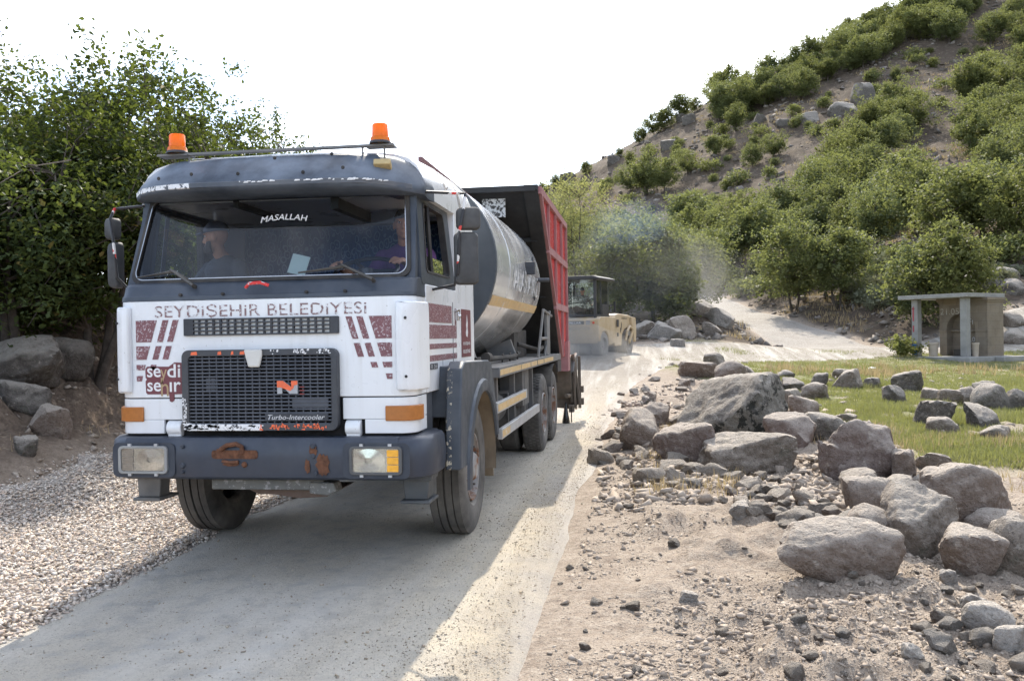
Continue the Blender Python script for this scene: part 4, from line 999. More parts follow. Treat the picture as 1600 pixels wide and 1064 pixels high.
# deck and rails
b = MB(); b.bb(-1.245,1.245,2.83,9.55,1.335,1.352); b.bb(1.15,1.25,2.83,9.55,1.25,1.333); b.bb(-1.25,-1.15,2.83,9.55,1.25,1.333); b.bb(-1.14,1.14,2.83,2.87,1.25,1.333)
DK = b.build('deck', DIRTY, TR, .004)
b = MB()
for (y0,y1) in ((2.86,4.4),(4.45,5.3),(5.36,6.0),(6.1,6.8),(6.9,8.2)): b.bb(1.25,1.2525,y0,y1,1.272,1.33)
b.build('reflective_tape', TAPE, DK, halves=True)
for (y0,y1,z0) in ((2.70,4.95,.905),(2.95,6.25,.625)):
    b = MB()
    for s in (-1,1): b.bb(min(s*1.20,s*1.245),max(s*1.20,s*1.245),y0,y1,z0,z0+.105)
    rl = b.build('side_rail', ALU, TR, .004, halves=True)
    b = MB(); b.bb(1.245,1.2475,y0+.03,y1-.12 if z0 > .8 else y0+.55,z0+.018,z0+.085); b.build('reflective_tape', TAPE, rl, halves=True)
b = MB()
for s in (-1,1):
    for y in (2.98,4.2,5.1,5.9): b.bb(min(s*1.13,s*1.195),max(s*1.13,s*1.195),y,y+.07,.64,1.25)
    b.bb(min(s*.9,s*1.19),max(s*.9,s*1.19),4.95,5.55,.80,1.25); b.tube([(s*.95,3.1,.86),(s*.95,4.1,.86)], .17, 18); b.bb(min(s*.5,s*1.1),max(s*.5,s*1.1),4.3,6.1,.62,1.0)
b.build('underbody_box', M('dusty_toolbox', (.09,.09,.09), .7, dust=.9, dcol=(.30,.26,.21)), TR, .006, halves=True)
b = MB()
for s in (-1,1):
    rg = []
    for t in np.linspace(150,30,12): rg.append([(x,8.35+.66*math.cos(R_(t))*1.0,.55+.66*math.sin(R_(t))) for x in (s*.62,s*1.25)])
    b.loft(rg, closed=False)
    b.bb(min(s*1.1,s*1.25),max(s*1.1,s*1.25),8.95,9.6,1.05,1.24)
b.build('rear_mudguard', CHASS, TR, halves=True)
# tank
TA, TB, TZ = 1.215, 1.05, 2.42
def ell(y, ka=1, kb=None, n=64, z=TZ): kb = ka if kb is None else kb; return [(TA*ka*math.cos(t), y, z+TB*kb*math.sin(t)) for t in np.linspace(0,2*math.pi,n,endpoint=False)]
b = MB(); b.loft([ell(3.02), ell(3.9), ell(3.902,1.004), ell(3.93,1.004), ell(3.932), ell(6.85), ell(6.95,.96), ell(7.08,.8), ell(7.15,.5), ell(7.17,.02)]); TK = b.build('tank', TANKM, TR, 0, 35)
b = MB(); b.loft([ell(3.02,1.0), ell(2.995,1.004), ell(2.975,.995), ell(2.99,.96), ell(2.95,.7), ell(2.92,.35), ell(2.915,.01)]); b.build('tank_end', TANKF, TK, 0, 50)
def on_tank(y, z, o=.004):
    k = max(-1, min(1, (z-TZ)/TB)); return (TA*math.sqrt(1-k*k)+o, y, z)
b = MB(); b.loft([[on_tank(y,z) for y in np.linspace(3.05,6.88,12)] for z in (1.985,2.02,2.06,2.085)], closed=False); b.build('reflective_band', TAPE, TK)
tx = text('lettering', 'YAKLAŞMAYINIZ', M('streaky_white_letters', (.66,.66,.65), .6, chips=.4, ccol=(.33,.34,.35)), TK, (0,4.1,2.12), 2.5, .36, face=1)
for v in tx.data.vertices: v.co.x = on_tank(0, v.co.z, .006)[0]
b = MB(); b.box(on_tank(5.35,2.52,.05),(.12,.10,.16)); b.tube([on_tank(6.5,2.44,0),on_tank(6.55,2.44,.16)], .03, 8); b.tube([on_tank(6.3,2.15,.02),on_tank(6.3,2.75,.02)], .012, 6); b.build('tank_fitting', DARK, TK, .01)
b = MB()
for y in (3.25,6.2):
    for s in (-1,1): b.prism([(s*.62,1.35),(s*.95,1.35),(s*.86,1.62),(s*.50,1.50)], 'y', y, y+.12)
b.build('tank_cradle', DIRTY, TK, halves=True)
b = MB(); b.bb(.40,.44,3.05,6.1,3.41,3.525); b.bb(-.44,-.40,3.05,6.1,3.41,3.525); b.bb(-.40,.40,3.1,6.1,3.42,3.435); b.build('tank_walkway', M('maroon_walkway', (.13,.045,.055), .55, dust=.3), TR)
b = MB()
for y in (4.6,5.2,5.9): b.tube([(1.0,y,1.35),(1.0,y,1.44),(1.0,y+.06,1.45)], .012, 6)
b.tube([(1.08,3.0,1.45),(1.08,3.15,1.45)], .05, 12); b.tube([(.95,3.1,1.42),(1.02,5.4,1.40),(.9,6.8,1.42)], .03, 8); b.bb(.35,.9,6.3,7.6,1.36,1.75); b.tube([(.9,6.6,1.55),(1.15,7.2,1.45),(1.1,8.2,1.5)], .03, 8); b.build('pipework', CHASS, TR)
# box body behind the tank
side_poly = [(6.64,3.77),(11.03,3.77),(11.03,1.28),(9.70,1.28)]
b = MB()
for s in (-1,1): b.prism(side_poly, 'x', s*1.19, s*1.23)
b.bb(-1.22,1.22,10.96,11.0,1.3,3.74)
BX = b.build('chipping_box', RED, TR)
b = MB()
for s in (-1,1):
    def px(y0,y1,z0,z1): b.bb(min(s*1.23,s*1.275),max(s*1.23,s*1.275),y0,y1,z0,z1)
    fy = lambda z: 6.64+(3.77-z)*(9.70-6.64)/(3.77-1.28)
    px(6.64,11.03,3.67,3.772); px(fy(2.98)+.0,11.03,2.92,3.03); px(fy(2.16),11.03,2.09,2.20)
    b.bar((s*1.2525,6.69,3.74),(s*1.2525,9.72,1.30),.048,.06)
    for y in (7.75,8.85,9.95): b.bb(min(s*1.232,s*1.27),max(s*1.232,s*1.27),y,y+.07,max(1.3,3.74-(y-6.64)*.80),3.72)
    b.bb(min(s*1.232,s*1.272),max(s*1.232,s*1.272),10.93,11.027,1.28,3.72)
    b.bb(min(s*1.10,s*1.29),max(s*1.10,s*1.29),10.6,11.06,1.0,1.55)
b.build('box_frame', REDF, BX, halves=True)
b = MB(); b.bar((0,6.64,3.765),(0,9.70,1.30),2.38,.05)
for x in (-1.13,1.13): b.bar((x,6.60,3.76),(x,9.66,1.30),.20,.10)
b.bar((-1.2,6.60,3.74),(1.2,6.60,3.74),.10,.08); BK = b.build('bulkhead', BULK, TR)
b = MB()
for z in (3.1,2.3):
    y = 6.64+(3.77-z)*1.229-.05; b.bb(-1.12,1.12,y-.05,y,z-.03,z+.03)
b.build('bulkhead_rib', BULK, BK)
b = MB(); b.box((.57,6.77,3.58),(.34,.02,.42),(R_(50)*0,0,0)); b.build('peeling_plate', PEEL, BK)
# ladder to the deck
b = MB()
for y in (7.15,8.05): b.tube([(1.16,y-.25,1.35),(1.19,y+.25,2.05)], .022, 6)
b.tube([(1.19,7.40,2.05),(1.19,8.6,1.98)], .022, 6); b.tube([(1.175,7.15,1.62),(1.175,8.05,1.62)], .025, 6); b.bb(1.15,1.19,7.9,8.35,1.36,2.0)
b.build('ladder', DIRTY, TR)
# spreader at the tail
SPM = M('spreader_steel', (.10,.085,.07), .75, .2, .25, 6, dust=.95, dcol=(.33,.27,.20))
b = MB()
for s in (-1,1):
    b.prism([(11.05,.95),(11.25,1.22),(11.55,1.32),(11.62,1.0),(11.60,.35),(11.45,.22),(11.1,.30)], 'x', s*1.34, s*1.38)
    b.box((s*1.42,11.62,.74),(.06,.05,1.02)); b.box((s*1.45,11.70,.60),(.09,.16,.13)); b.box((s*1.45,11.70,.36),(.09,.16,.13))
    b.box((s*1.29,11.2,.72),(.12,.14,.16)); b.tube([(s*1.29,11.2,.35),(s*1.29,11.2,.9)], .035, 8); b.tube([(s*1.22,10.9,.52),(s*1.36,11.5,.50)], .04, 8); b.box((s*1.30,11.1,.27),(.10,.20,.14))
b.prism([(11.0,1.25),(11.5,1.28),(11.45,.55),(11.2,.45),(11.05,.7)], 'x', -1.30, 1.30)
for s in (-1,1):
    b.prism([(s*.95,.95),(s*1.20,1.22),(s*1.33,1.30),(s*1.40,.9),(s*1.45,.36),(s*1.3,.24),(s*.95,.28)], 'y', 11.22, 11.30)
    b.bar((s*1.335,11.19,1.30),(s*1.455,11.19,.34),.05,.05); b.box((s*1.30,11.15,.80),(.10,.12,.16)); b.tube([(s*1.30,11.13,.38),(s*1.30,11.13,.98)], .03, 8)
b.build('chip_spreader', SPM, TR, .006)
b = MB()
for s in (-1,1):
    for k in range(6): 
        a = .02*k; b.tube([(s*(1.24+a),11.05,.88+a),(s*(1.26+a),11.2,1.10+a),(s*(1.29+a),11.42,1.24+a*.6)], .012, 6)
b.build('hose', DIRTY, TR, halves=True)
b = MB()
for i, x in enumerate(np.linspace(-1.15,1.2,9)): b.lathe([(.0,.40),(.02,.38),(.05,.15),(.075,.03),(.07,.004),(0,.004)], (x,10.95,0), 'z', 8)
b.tube([(1.30,11.0,.30),(1.30,11.02,.01)], .012, 6); b.build('bitumen_spray', M('wet_bitumen', (.006,.006,.006), .2), TR)
# ------------------------------------------------------------------ trees
BARK = M('oak_bark', (.075,.060,.048), .95, 0, .35, 9, bmp=.8, bscale=30)
LEAF = leafmat('oak_leaves', (.018,.032,.010), (.070,.098,.028), trans=(.19,.24,.04), tw=.30, autumn=(.20,.15,.05))
LEAFH = leafmat('hillside_oak_leaves', (.036,.052,.020), (.175,.195,.075), trans=(.32,.35,.10), tw=.36)
LEAFW = leafmat('willow_leaves', (.13,.15,.05), (.28,.29,.11), trans=(.42,.42,.14), tw=.45)
LEAFS = leafmat('grey_sage_leaves', (.13,.14,.085), (.24,.25,.16), trans=(.24,.25,.13), tw=.3)
def _rot_frames(g, n, up=.35):
    nr = g.normal(size=(n,3)); nr[:,2] = np.abs(nr[:,2])+up; nr /= np.linalg.norm(nr,axis=1)[:,None]
    a = g.normal(size=(n,3)); a -= nr*(a*nr).sum(1)[:,None]; a /= np.linalg.norm(a,axis=1)[:,None]
    return nr, a, np.cross(nr, a)
def leaves(g, P, size, wid=.55, up=.35, lobed=False):
    n = len(P); nr, a, b = _rot_frames(g, n, up); s = size*g.uniform(.6,1.3,n)[:,None]
    if lobed:   # oak-like outline, two halves folded on the midrib
        sh = np.array([(0,0,0),(.30,.20,.05),(.45,.13,.03),(.70,.30,.07),(.85,.15,.03),(1.0,0,-.06),(.85,-.15,.03),(.70,-.30,.07),(.45,-.13,.03),(.30,-.20,.05)])
        F = [(0,5,4,3),(0,3,2,1),(0,9,8,7),(0,7,6,5)]
    else:
        sh = np.array([(0,0,0),(.5,wid/2,.10),(1,0,-.04),(.5,-wid/2,.10)]); F = [(0,2,1),(0,3,2)]
    V = P[:,None,:]+s[:,None,:]*(a[:,None,:]*sh[None,:,0:1]+b[:,None,:]*sh[None,:,1:2]+nr[:,None,:]*sh[None,:,2:3])
    k = len(sh); base = (np.arange(n)*k)[:,None,None]; Fa = (base+np.array(F)[None]).reshape(-1, len(F[0]))
    tone = np.repeat(g.uniform(0,1,n), k); return V.reshape(-1,3), Fa, tone
def crown(g, H, Rx, zc, rz, nt, lump=.32, hollow=.45):
    """tip points spread through an uneven crown"""
    L = g.normal(size=(26,3)); L /= np.linalg.norm(L,axis=1)[:,None]; La = g.uniform(-.5,1,26)
    d = g.normal(size=(nt*3,3)); d /= np.linalg.norm(d,axis=1)[:,None]
    m = 1+lump*(np.exp(-((d[:,None]-L[None])**2).sum(2)/.11)*La[None]).sum(1)
    r = g.uniform(hollow**3,1,len(d))**(1/3)*m
    P = np.stack([d[:,0]*Rx*r, d[:,1]*Rx*r, zc+d[:,2]*rz*r],1)
    keep = vnoise(P/(.23*Rx+.12), int(g.integers(1,999))) > (-.04 if lump > .7 else -.16)
    P = P[keep & (P[:,2] > .06*H)]
    return P[:nt]
def tree_data(seed, H, Rx, zc, rz, nt, lpt, ls, spread=.22, ntr=1, tr=.09, lump=.32, limbs=8, lobed=False, hollow=.45, up=.35, lean=.1, twig=True, wid=.55, shoots=0, dense=True):
    g = np.random.default_rng(seed); tips = crown(g, H, Rx, zc*H, rz*H, nt, lump, hollow)
    wood = MB(); starts = []
    for k in range(ntr):
        a = g.uniform(0,6.28); base = np.array([math.cos(a),math.sin(a),0])*(.25*(ntr>1)*g.uniform(.3,1))
        top = np.array([math.cos(a)*Rx*.35*(ntr>1)+g.normal()*lean, math.sin(a)*Rx*.35*(ntr>1)+g.normal()*lean, H*g.uniform(.72,.86)])
        mid = (base+top)/2+np.array([g.normal()*lean*1.4, g.normal()*lean*1.4, 0])
        pts = [base-np.array([0,0,.15])]+[base*(1-t)**2+2*mid*t*(1-t)+top*t*t for t in (.0,.14,.28,.42,.56,.7,.85,1)]
        pts = [p+g.normal(size=3)*.02*H*.3*(i>1) for i,p in enumerate(pts)]
        rs = [tr*q for q in (1.45,1.15,.95,.84,.72,.58,.44,.28,.12)]
        wood.tube(pts, rs, 7); starts += [(pts[i], rs[i]) for i in range(3,9)]
    S = np.array([p for p,_ in starts]); limb_pts = []
    far = tips[g.permutation(len(tips))[:limbs*ntr]]
    for e in far:
        c = S.copy(); sc = np.linalg.norm(c-e,axis=1)+np.maximum(0,(c[:,2]-e[2]+.15*H))*2.0; i = int(np.argmin(sc)); s0 = S[i]
        mid = (s0+e)/2+np.array([g.normal()*.06*H,g.normal()*.06*H,-.02*H]); r0 = starts[i][1]*.6
        pts = [s0*(1-t)**2+2*mid*t*(1-t)+e*t*t for t in np.linspace(0,1,6)]
        wood.tube(pts, [r0*q for q in (1,.85,.68,.5,.34,.15)], 5, False); limb_pts += pts[1:]
    LP = np.array(list(S)+limb_pts)
    if twig:
        for e in tips[::max(1,len(tips)//170)]:
            i = int(np.argmin(np.linalg.norm(LP-e,axis=1))); s0 = LP[i]
            if np.linalg.norm(s0-e) < .05: continue
            mid = (s0+e)/2+g.normal(size=3)*.03*H; wood.tube([s0, mid, e], [tr*.16,tr*.11,tr*.05], 4, False)
    ex_ = []
    for k in range(shoots):   # long young shoots that break the outline
        e = tips[g.integers(0,len(tips))]; o_ = e-np.array([0,0,zc*H]); o_ = o_/max(.1,np.linalg.norm(o_))
        if o_[2] < -.1: continue
        d_ = o_*.5+np.array([g.normal()*.25,g.normal()*.25,.8]); d_ /= np.linalg.norm(d_); Ls = g.uniform(.4,1.0)
        ps = [e+d_*Ls*t+np.array([0,0,-.08*t*t]) for t in np.linspace(0,1,5)]; wood.tube(ps, [.010,.008,.006,.004,.002], 4, False)
        tt = g.uniform(-.2,1.05,64)[:,None]; ex_.append(e+d_*Ls*tt+g.normal(size=(64,3))*.085*(1.25-tt*.6))
    Pl = np.repeat(tips, lpt, 0); off = g.normal(size=Pl.shape)*spread*np.array([1,1,.75]); Pl = Pl+off
    if ex_: Pl = np.vstack([Pl]+ex_)
    core = tips[((tips[:,0]/Rx)**2+(tips[:,1]/Rx)**2+((tips[:,2]-zc*H)/(rz*H))**2) < .62]   # big inner leaves added to block light
    Vl, Fl, tn = leaves(g, Pl, ls, wid, up, lobed)
    if dense and len(core):
        Pc = np.repeat(core, 3, 0); Pc = Pc+g.normal(size=Pc.shape)*spread*.8; Vc, Fc, tc_ = leaves(g, Pc, ls*2.1, .8, up, lobed); Fl = np.vstack([Fl, Fc+len(Vl)]); Vl = np.vstack([Vl, Vc]); tn = np.append(tn, tc_*.15)  # lowered tone paints the shade inside the crown
    return wood, Vl, Fl, tn
def make_tree(name, leafm, **k):
    w, V, F, t = tree_data(**k)
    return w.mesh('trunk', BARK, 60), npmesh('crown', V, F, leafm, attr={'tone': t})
def plant(pair, loc, s, rz, name, label, cat, group=None):
    e = empty(name, loc, rz, label, cat, group); e.scale = (s[0], s[0], s[1]) if isinstance(s, tuple) else (s, s, s)
    nobj('trunk', pair[0], e); nobj('crown', pair[1], e); return e
RG = random.Random(11)
# foreground oaks on the left bank: (pixel of the foot, depth, height, crown radius, seed)
NEAR = [
 (20, 610, 12.5, 4.1, 1.8, 3, 'dense oak with light green top at the left edge above the big boulders'),
 (145, 612, 13.2, 4.9, 1.6, 4, 'oak with two bare stems rising from the dusty bank left of the truck'),
 (228, 560, 15.5, 5.5, 1.8, 5, 'tall oak with one long top shoot behind the left mirror of the truck'),
 (-70, 600, 15.0, 4.8, 2.4, 6, 'large oak partly cut off by the left edge behind the others'),
 (95, 560, 17.5, 5.2, 2.3, 7, 'dark oak standing deep in the thicket behind the two-stemmed oak'),
 (300, 540, 20.0, 5.6, 2.0, 8, 'oak seen over the truck roof left of the amber beacon'),
 (425, 520, 27.0, 6.6, 1.8, 9, 'thin airy tree rising over the middle of the truck roof'),
 (350, 520, 24.0, 5.4, 2.0, 10, 'low oak peeping over the truck roof between beacon and thin tree'),
]
for i,(px,py,d,H,Rx,sd,lab) in enumerate(NEAR):
    P = atd(px,py,d); z = gz(P[0],P[1]); thin = sd == 9
    nt = 330 if thin else 820
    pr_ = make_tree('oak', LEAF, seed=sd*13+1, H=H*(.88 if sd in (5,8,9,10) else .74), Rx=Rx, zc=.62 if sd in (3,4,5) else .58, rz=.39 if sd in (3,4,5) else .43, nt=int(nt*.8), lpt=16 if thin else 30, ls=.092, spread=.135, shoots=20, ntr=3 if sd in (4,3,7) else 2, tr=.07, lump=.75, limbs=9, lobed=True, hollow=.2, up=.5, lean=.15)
    plant(pr_, (P[0],P[1],z-.05), 1, 0, 'oak_tree', lab, 'tree', 'oaks on the left bank')
# low shrubs and saplings under them
UND = [(60,540,14.5,1.0,.6),(5,500,14.5,1.5,.9),(100,560,15.5,.9,.6)]
for i,(px,py,d,H,Rx) in enumerate(UND):
    P = atd(px,py,d); z = gz(P[0],P[1])
    pr_ = make_tree('shrub', LEAF, seed=300+i, H=H*1.25, Rx=Rx, zc=.5, rz=.5, nt=150, lpt=16, ls=.105, spread=.13, ntr=3, tr=.02, lump=.4, limbs=4, lobed=True, hollow=.2, up=.5)
    plant(pr_, (P[0],P[1],z-.05), 1, 0, 'oak_shrub', 'low oak shrub in the shade under the trees of the left bank', 'shrub', 'shrubs under the left trees')
# hillside: prototypes reused
HP = []
for k in range(7):
    HP.append(make_tree('hill_oak', LEAFH, seed=700+k, H=5.0, Rx=[1.9,2.3,1.7,2.6,2.0,1.6,2.2][k], zc=.55, rz=.44, nt=300, lpt=18, ls=.215, spread=.23, shoots=12, ntr=1+k%3, tr=.09, lump=.62, limbs=7, hollow=.15, up=.45, twig=False, wid=.6))
HS = [make_tree('hill_shrub', LEAFH, seed=800+k, H=1.6, Rx=[1.0,1.3,.8][k], zc=.5, rz=.48, nt=90, lpt=11, ls=.22, spread=.16, ntr=3, tr=.03, lump=.7, limbs=3, hollow=.1, twig=False, wid=.6, dense=False) for k in range(3)]
def inpoly(x, y, P):
    r = False; j = len(P)-1
    for i in range(len(P)):
        if (P[i][1] > y) != (P[j][1] > y) and x < (P[j][0]-P[i][0])*(y-P[i][1])/(P[j][1]-P[i][1])+P[i][0]: r = not r
        j = i
    return r
placed = []
LABH = ('bushy green oak on the hillside, one of the many covering the slope', 'small green oak scrub on the bare upper slope of the hill')
def scatter(poly, n, h, label, group, mind=.6, pair=None, name='oak_tree', cat='tree', tries=30):
    xs = [p[0] for p in poly]; ys = [p[1] for p in poly]; k = 0
    for t in range(n*tries):
        if k >= n: break
        px, py = RG.uniform(min(xs),max(xs)), RG.uniform(min(ys),max(ys))
        if not inpoly(px, py, poly): continue
        g_ = ground(px, py, 20)
        if g_ is None: continue
        P, d = g_; hh = RG.uniform(*h); sp = hh*mind*FPX/d
        if any((px-a)**2+((py-b_)*1.5)**2 < (sp*.5+c*.5)**2 for a,b_,c in placed): continue
        placed.append((px,py,sp)); k += 1
        s = hh/5.0 if pair is None else hh/1.6
        plant(RG.choice(pair or HP), (P[0],P[1],P[2]-.1), (s*RG.uniform(.9,1.2), s), RG.uniform(0,6.28), name, label, cat, group)
    return k
def ridge_at(x): return float(np.interp(x, [r[0] for r in RIDGE], [r[1] for r in RIDGE]))
G1 = 'oaks covering the hillside'
# crest belt
scatter([(1108,164),(1150,150),(1250,105),(1330,60),(1420,22),(1500,0),(1560,-10),(1500,40),(1420,75),(1340,110),(1240,150),(1150,190),(1110,185)], 88, (4.0,6.8), 'green oak in the dense belt along the crest of the hill', 'oaks on the hill crest', .42)
for px,h in ((1062,5.6),(1085,3.2),(1040,4.4),(1022,4.6),(1000,3.4),(968,2.0),(915,2.6),(868,3.0),(850,2.6),(1120,6)):
    P, d = ground(px, ridge_at(px)+7, 60) or (atd(px,ridge_at(px),186),186)
    plant(RG.choice(HP), (P[0],P[1],P[2]-.2), h/5, RG.uniform(0,6), 'oak_tree', 'lone dark oak standing on the bare left part of the skyline', 'tree', 'lone oaks on the skyline')
# belt in the middle and clumps on the right
scatter([(1270,300),(1320,225),(1350,205),(1400,175),(1440,185),(1430,225),(1380,260),(1330,300),(1290,320)], 18, (3.6,5.6), LABH[0], G1, .45)
scatter([(1500,250),(1505,190),(1560,180),(1600,190),(1640,250),(1600,290),(1540,280)], 9, (3.8,5.6), LABH[0], G1, .5)
scatter([(1500,165),(1560,110),(1640,60),(1650,150),(1560,185)], 6, (4.5,6.2), LABH[0], G1, .8)
scatter([(1540,70),(1640,10),(1650,60),(1580,90)], 5, (5,6.5), LABH[0], G1, .6)
for px,py,h in ((1483,68,6.3),(1535,162,6.5),(1010,305,6.3),(1038,300,5.2),(985,300,4.6),(1074,272,3.8),(1115,245,3.5),(1175,262,3.6),(1255,158,5.5),(1150,205,4.4),(1135,190,3.6),(1400,128,2.6),(985,262,3.0),(1210,245,3.6)):
    g_ = ground(px,py,40)
    if g_: plant(RG.choice(HP), tuple(g_[0]-np.array([0,0,.15])), h/5, RG.uniform(0,6), 'oak_tree', 'single green oak standing clear on the bare scree slope', 'tree', 'single oaks on the scree'); placed.append((px,py,30))
# lower wood
scatter([(1060,385),(1130,365),(1200,345),(1290,335),(1350,318),(1420,305),(1480,345),(1560,350),(1660,345),(1660,378),(1520,390),(1440,396),(1340,392),(1250,400),(1160,418),(1060,440),(990,430),(950,415),(905,395),(990,392)], 140, (3.8,6.4), 'green oak in the thick wood along the foot of the hill', 'oaks at the foot of the hill', .40)
scatter([(880,440),(960,420),(1060,430),(1130,430),(1140,450),(1060,462),(960,480),(890,470)], 22, (5.0,7.0), 'green oak in the thick wood along the foot of the hill', 'oaks at the foot of the hill', .40)
# scrub on the bare slope
scatter([(880,300),(1000,240),(1110,190),(1250,170),(1340,130),(1440,70),(1540,60),(1500,180),(1340,190),(1250,260),(1120,320),(960,345),(890,345)], 62, (.9,2.2), LABH[1], 'scrub on the bare slope', .7, HS, 'oak_scrub', 'shrub')
scatter([(1130,470),(1240,462),(1330,440),(1480,440),(1600,420),(1600,380),(1460,400),(1300,410),(1150,430)], 26, (1.0,2.2), 'low green shrub on the stony bank at the foot of the hill', 'shrubs on the stony bank', .7, HS, 'bank_shrub', 'shrub')
HG = [make_tree('sage', LEAFS, seed=850+k, H=1.2, Rx=[.8,1.0][k], zc=.45, rz=.5, nt=110, lpt=12, ls=.16, spread=.12, ntr=3, tr=.015, lump=.3, limbs=2, hollow=.3, twig=False, wid=.3, up=.1) for k in range(2)]
scatter([(1330,470),(1345,420),(1400,405),(1440,420),(1430,475),(1380,485)], 26, (1.2,2.0), 'pale grey-green sage bush on the bank left of the shelter tree', 'sage bushes on the bank', .45, HG, 'sage_bush', 'shrub')
scatter([(1500,440),(1600,400),(1600,430),(1530,450)], 8, (.9,1.4), 'pale grey-green sage bush among rocks on the bank behind the shelter', 'sage bushes behind the shelter', .6, HG, 'sage_bush', 'shrub')
# named trees at the foot of the hill: (foot px, py, depth, height, radius, label)
MID = [(1240,466,59,6.0,2.4,'round oak on the bank above the side road, left one of the pair'),
 (1312,474,56,5.3,2.0,'narrower oak on the bank above the side road, right one of the pair'),
 (1492,462,46,5.9,1.9,'tall dark oak with one straight trunk rising behind the stone shelter'),
 (1432,470,48,4.0,1.6,'smaller oak leaning over the left edge of the shelter roof'),
 (1087,480,58,5.4,2.0,'slim oak beside the side road where it enters the wood'),
 (1022,500,48,5.6,2.1,'leafy oak behind the rocks right of the road roller'),
 (975,505,46,5.2,2.0,'oak hazed by dust directly behind the road roller'),
 (1050,505,47,3.4,1.5,'young bushy oak between the roller and the rock pile')]
for i,(px,py,d,H,Rx,lab) in enumerate(MID):
    P = atd(px,py,d); z = gz(P[0],P[1])
    pr_ = make_tree('oak', LEAFH, seed=900+i, H=H, Rx=Rx, zc=.58, rz=.42, nt=360, lpt=20, ls=.20, spread=.22, ntr=1 if i in (2,4) else 2, tr=.085, lump=.55, limbs=8, hollow=.15, up=.45, shoots=12)
    plant(pr_, (P[0],P[1],z-.05), 1, 0, 'oak_tree', lab, 'tree')
for i,(px,py,d,H,Rx,lab) in enumerate([(905,470,52,8.0,2.6,'tall yellow-green willow rising behind the red box and the roller'),(868,480,56,7.2,2.4,'yellow-green willow half hidden by the red box')]):
    P = atd(px,py,d); z = gz(P[0],P[1])
    pr_ = make_tree('willow', LEAFW, seed=930+i, H=H, Rx=Rx, zc=.6, rz=.4, nt=420, lpt=22, ls=.22, spread=.30, ntr=2, tr=.09, lump=.4, limbs=9, hollow=.25, up=.1, wid=.25, dense=False)
    plant(pr_, (P[0],P[1],z-.05), 1, 0, 'willow_tree', lab, 'tree')
# ------------------------------------------------------------------ rocks
ROCK = {
 'grey': rockmat('grey_rock', (.125,.102,.081), (.185,.153,.124), (.25,.212,.176), .5),
 'lichen': rockmat('lichen_rock', (.125,.115,.095), (.185,.172,.145), (.25,.235,.205), 1.0, (.035,.035,.03), lk=.05),
 'brown': rockmat('brown_rock', (.150,.112,.086), (.20,.155,.125), (.26,.215,.18), .15, (.10,.075,.06)),
 'red': rockmat('red_rock', (.140,.102,.086), (.190,.145,.124), (.25,.205,.182), .12, (.09,.06,.05)),
 'pale': rockmat('pale_rock', (.19,.172,.152), (.26,.238,.212), (.33,.305,.275), .25),
 'clod': rockmat('earth_clod', (.27,.222,.178), (.34,.285,.23), (.40,.345,.285), .1),
 'dark': rockmat('dark_rock', (.080,.071,.062), (.125,.110,.096), (.18,.162,.143), .5),
}
def ico(sub):
    bm = bmesh.new(); bmesh.ops.create_icosphere(bm, subdivisions=sub, radius=1); v = np.array([q.co[:] for q in bm.verts]); f = np.array([[q.index for q in p.verts] for p in bm.faces]); bm.free(); return v, f
ICO = {k: ico(k) for k in (1,2,3,4,5)}
def rock_verts(seed, sub=4, npl=14, sharp=14, rough=.05, flat=1):
    """a convex block cut by random planes with softened edges, then roughened; unit half size"""
    g = np.random.default_rng(seed); v, f = ICO[sub]
    n = g.normal(size=(npl,3)); n /= np.linalg.norm(n,axis=1)[:,None]; h = g.uniform(.62,1.0,npl)
    n = np.vstack([n, np.array([(1,0,0),(-1,0,0),(0,1,0),(0,-1,0),(0,0,1),(0,0,-1)])+g.normal(size=(6,3))*.18]); n /= np.linalg.norm(n,axis=1)[:,None]; h = np.append(h, g.uniform(.75,.95,6))
    sharp = sharp*2.2 if sharp > 12 else sharp*1.1; q = (v@n.T)/h[None]; q = np.maximum(q, .02)
    r = 1/((q**sharp).sum(1)**(1/sharp))
    P = v*r[:,None]
    if rough: P = P*(1+rough*1.1*fbm(P*1.7+seed*3.1, 4, seed)[:,None]-rough*1.3*np.abs(fbm(P*2.6+seed, 4, seed+9)[:,None])+rough*.5*fbm(P*8+seed, 3, seed+5)[:,None])
    lo, hi = P.min(0), P.max(0); P = (P-(lo+hi)/2)/((hi-lo)/2)
    return P, f
def rock_mesh(name, mat, seed, size, taper=0, shear=0, lean=0, **k):
    P, f = rock_verts(seed, **k)
    P = P.copy(); P[:,0] *= 1+taper*P[:,2]; P[:,0] += shear*P[:,2]
    P = P*np.array(size)/2
    if lean: c, s = math.cos(lean), math.sin(lean); P[:,0], P[:,2] = P[:,0]*c-P[:,2]*s, P[:,0]*s+P[:,2]*c
    me = npmesh(name, P, f, mat); me.shade_smooth(); me.set_sharp_from_angle(angle=R_(32)); return me
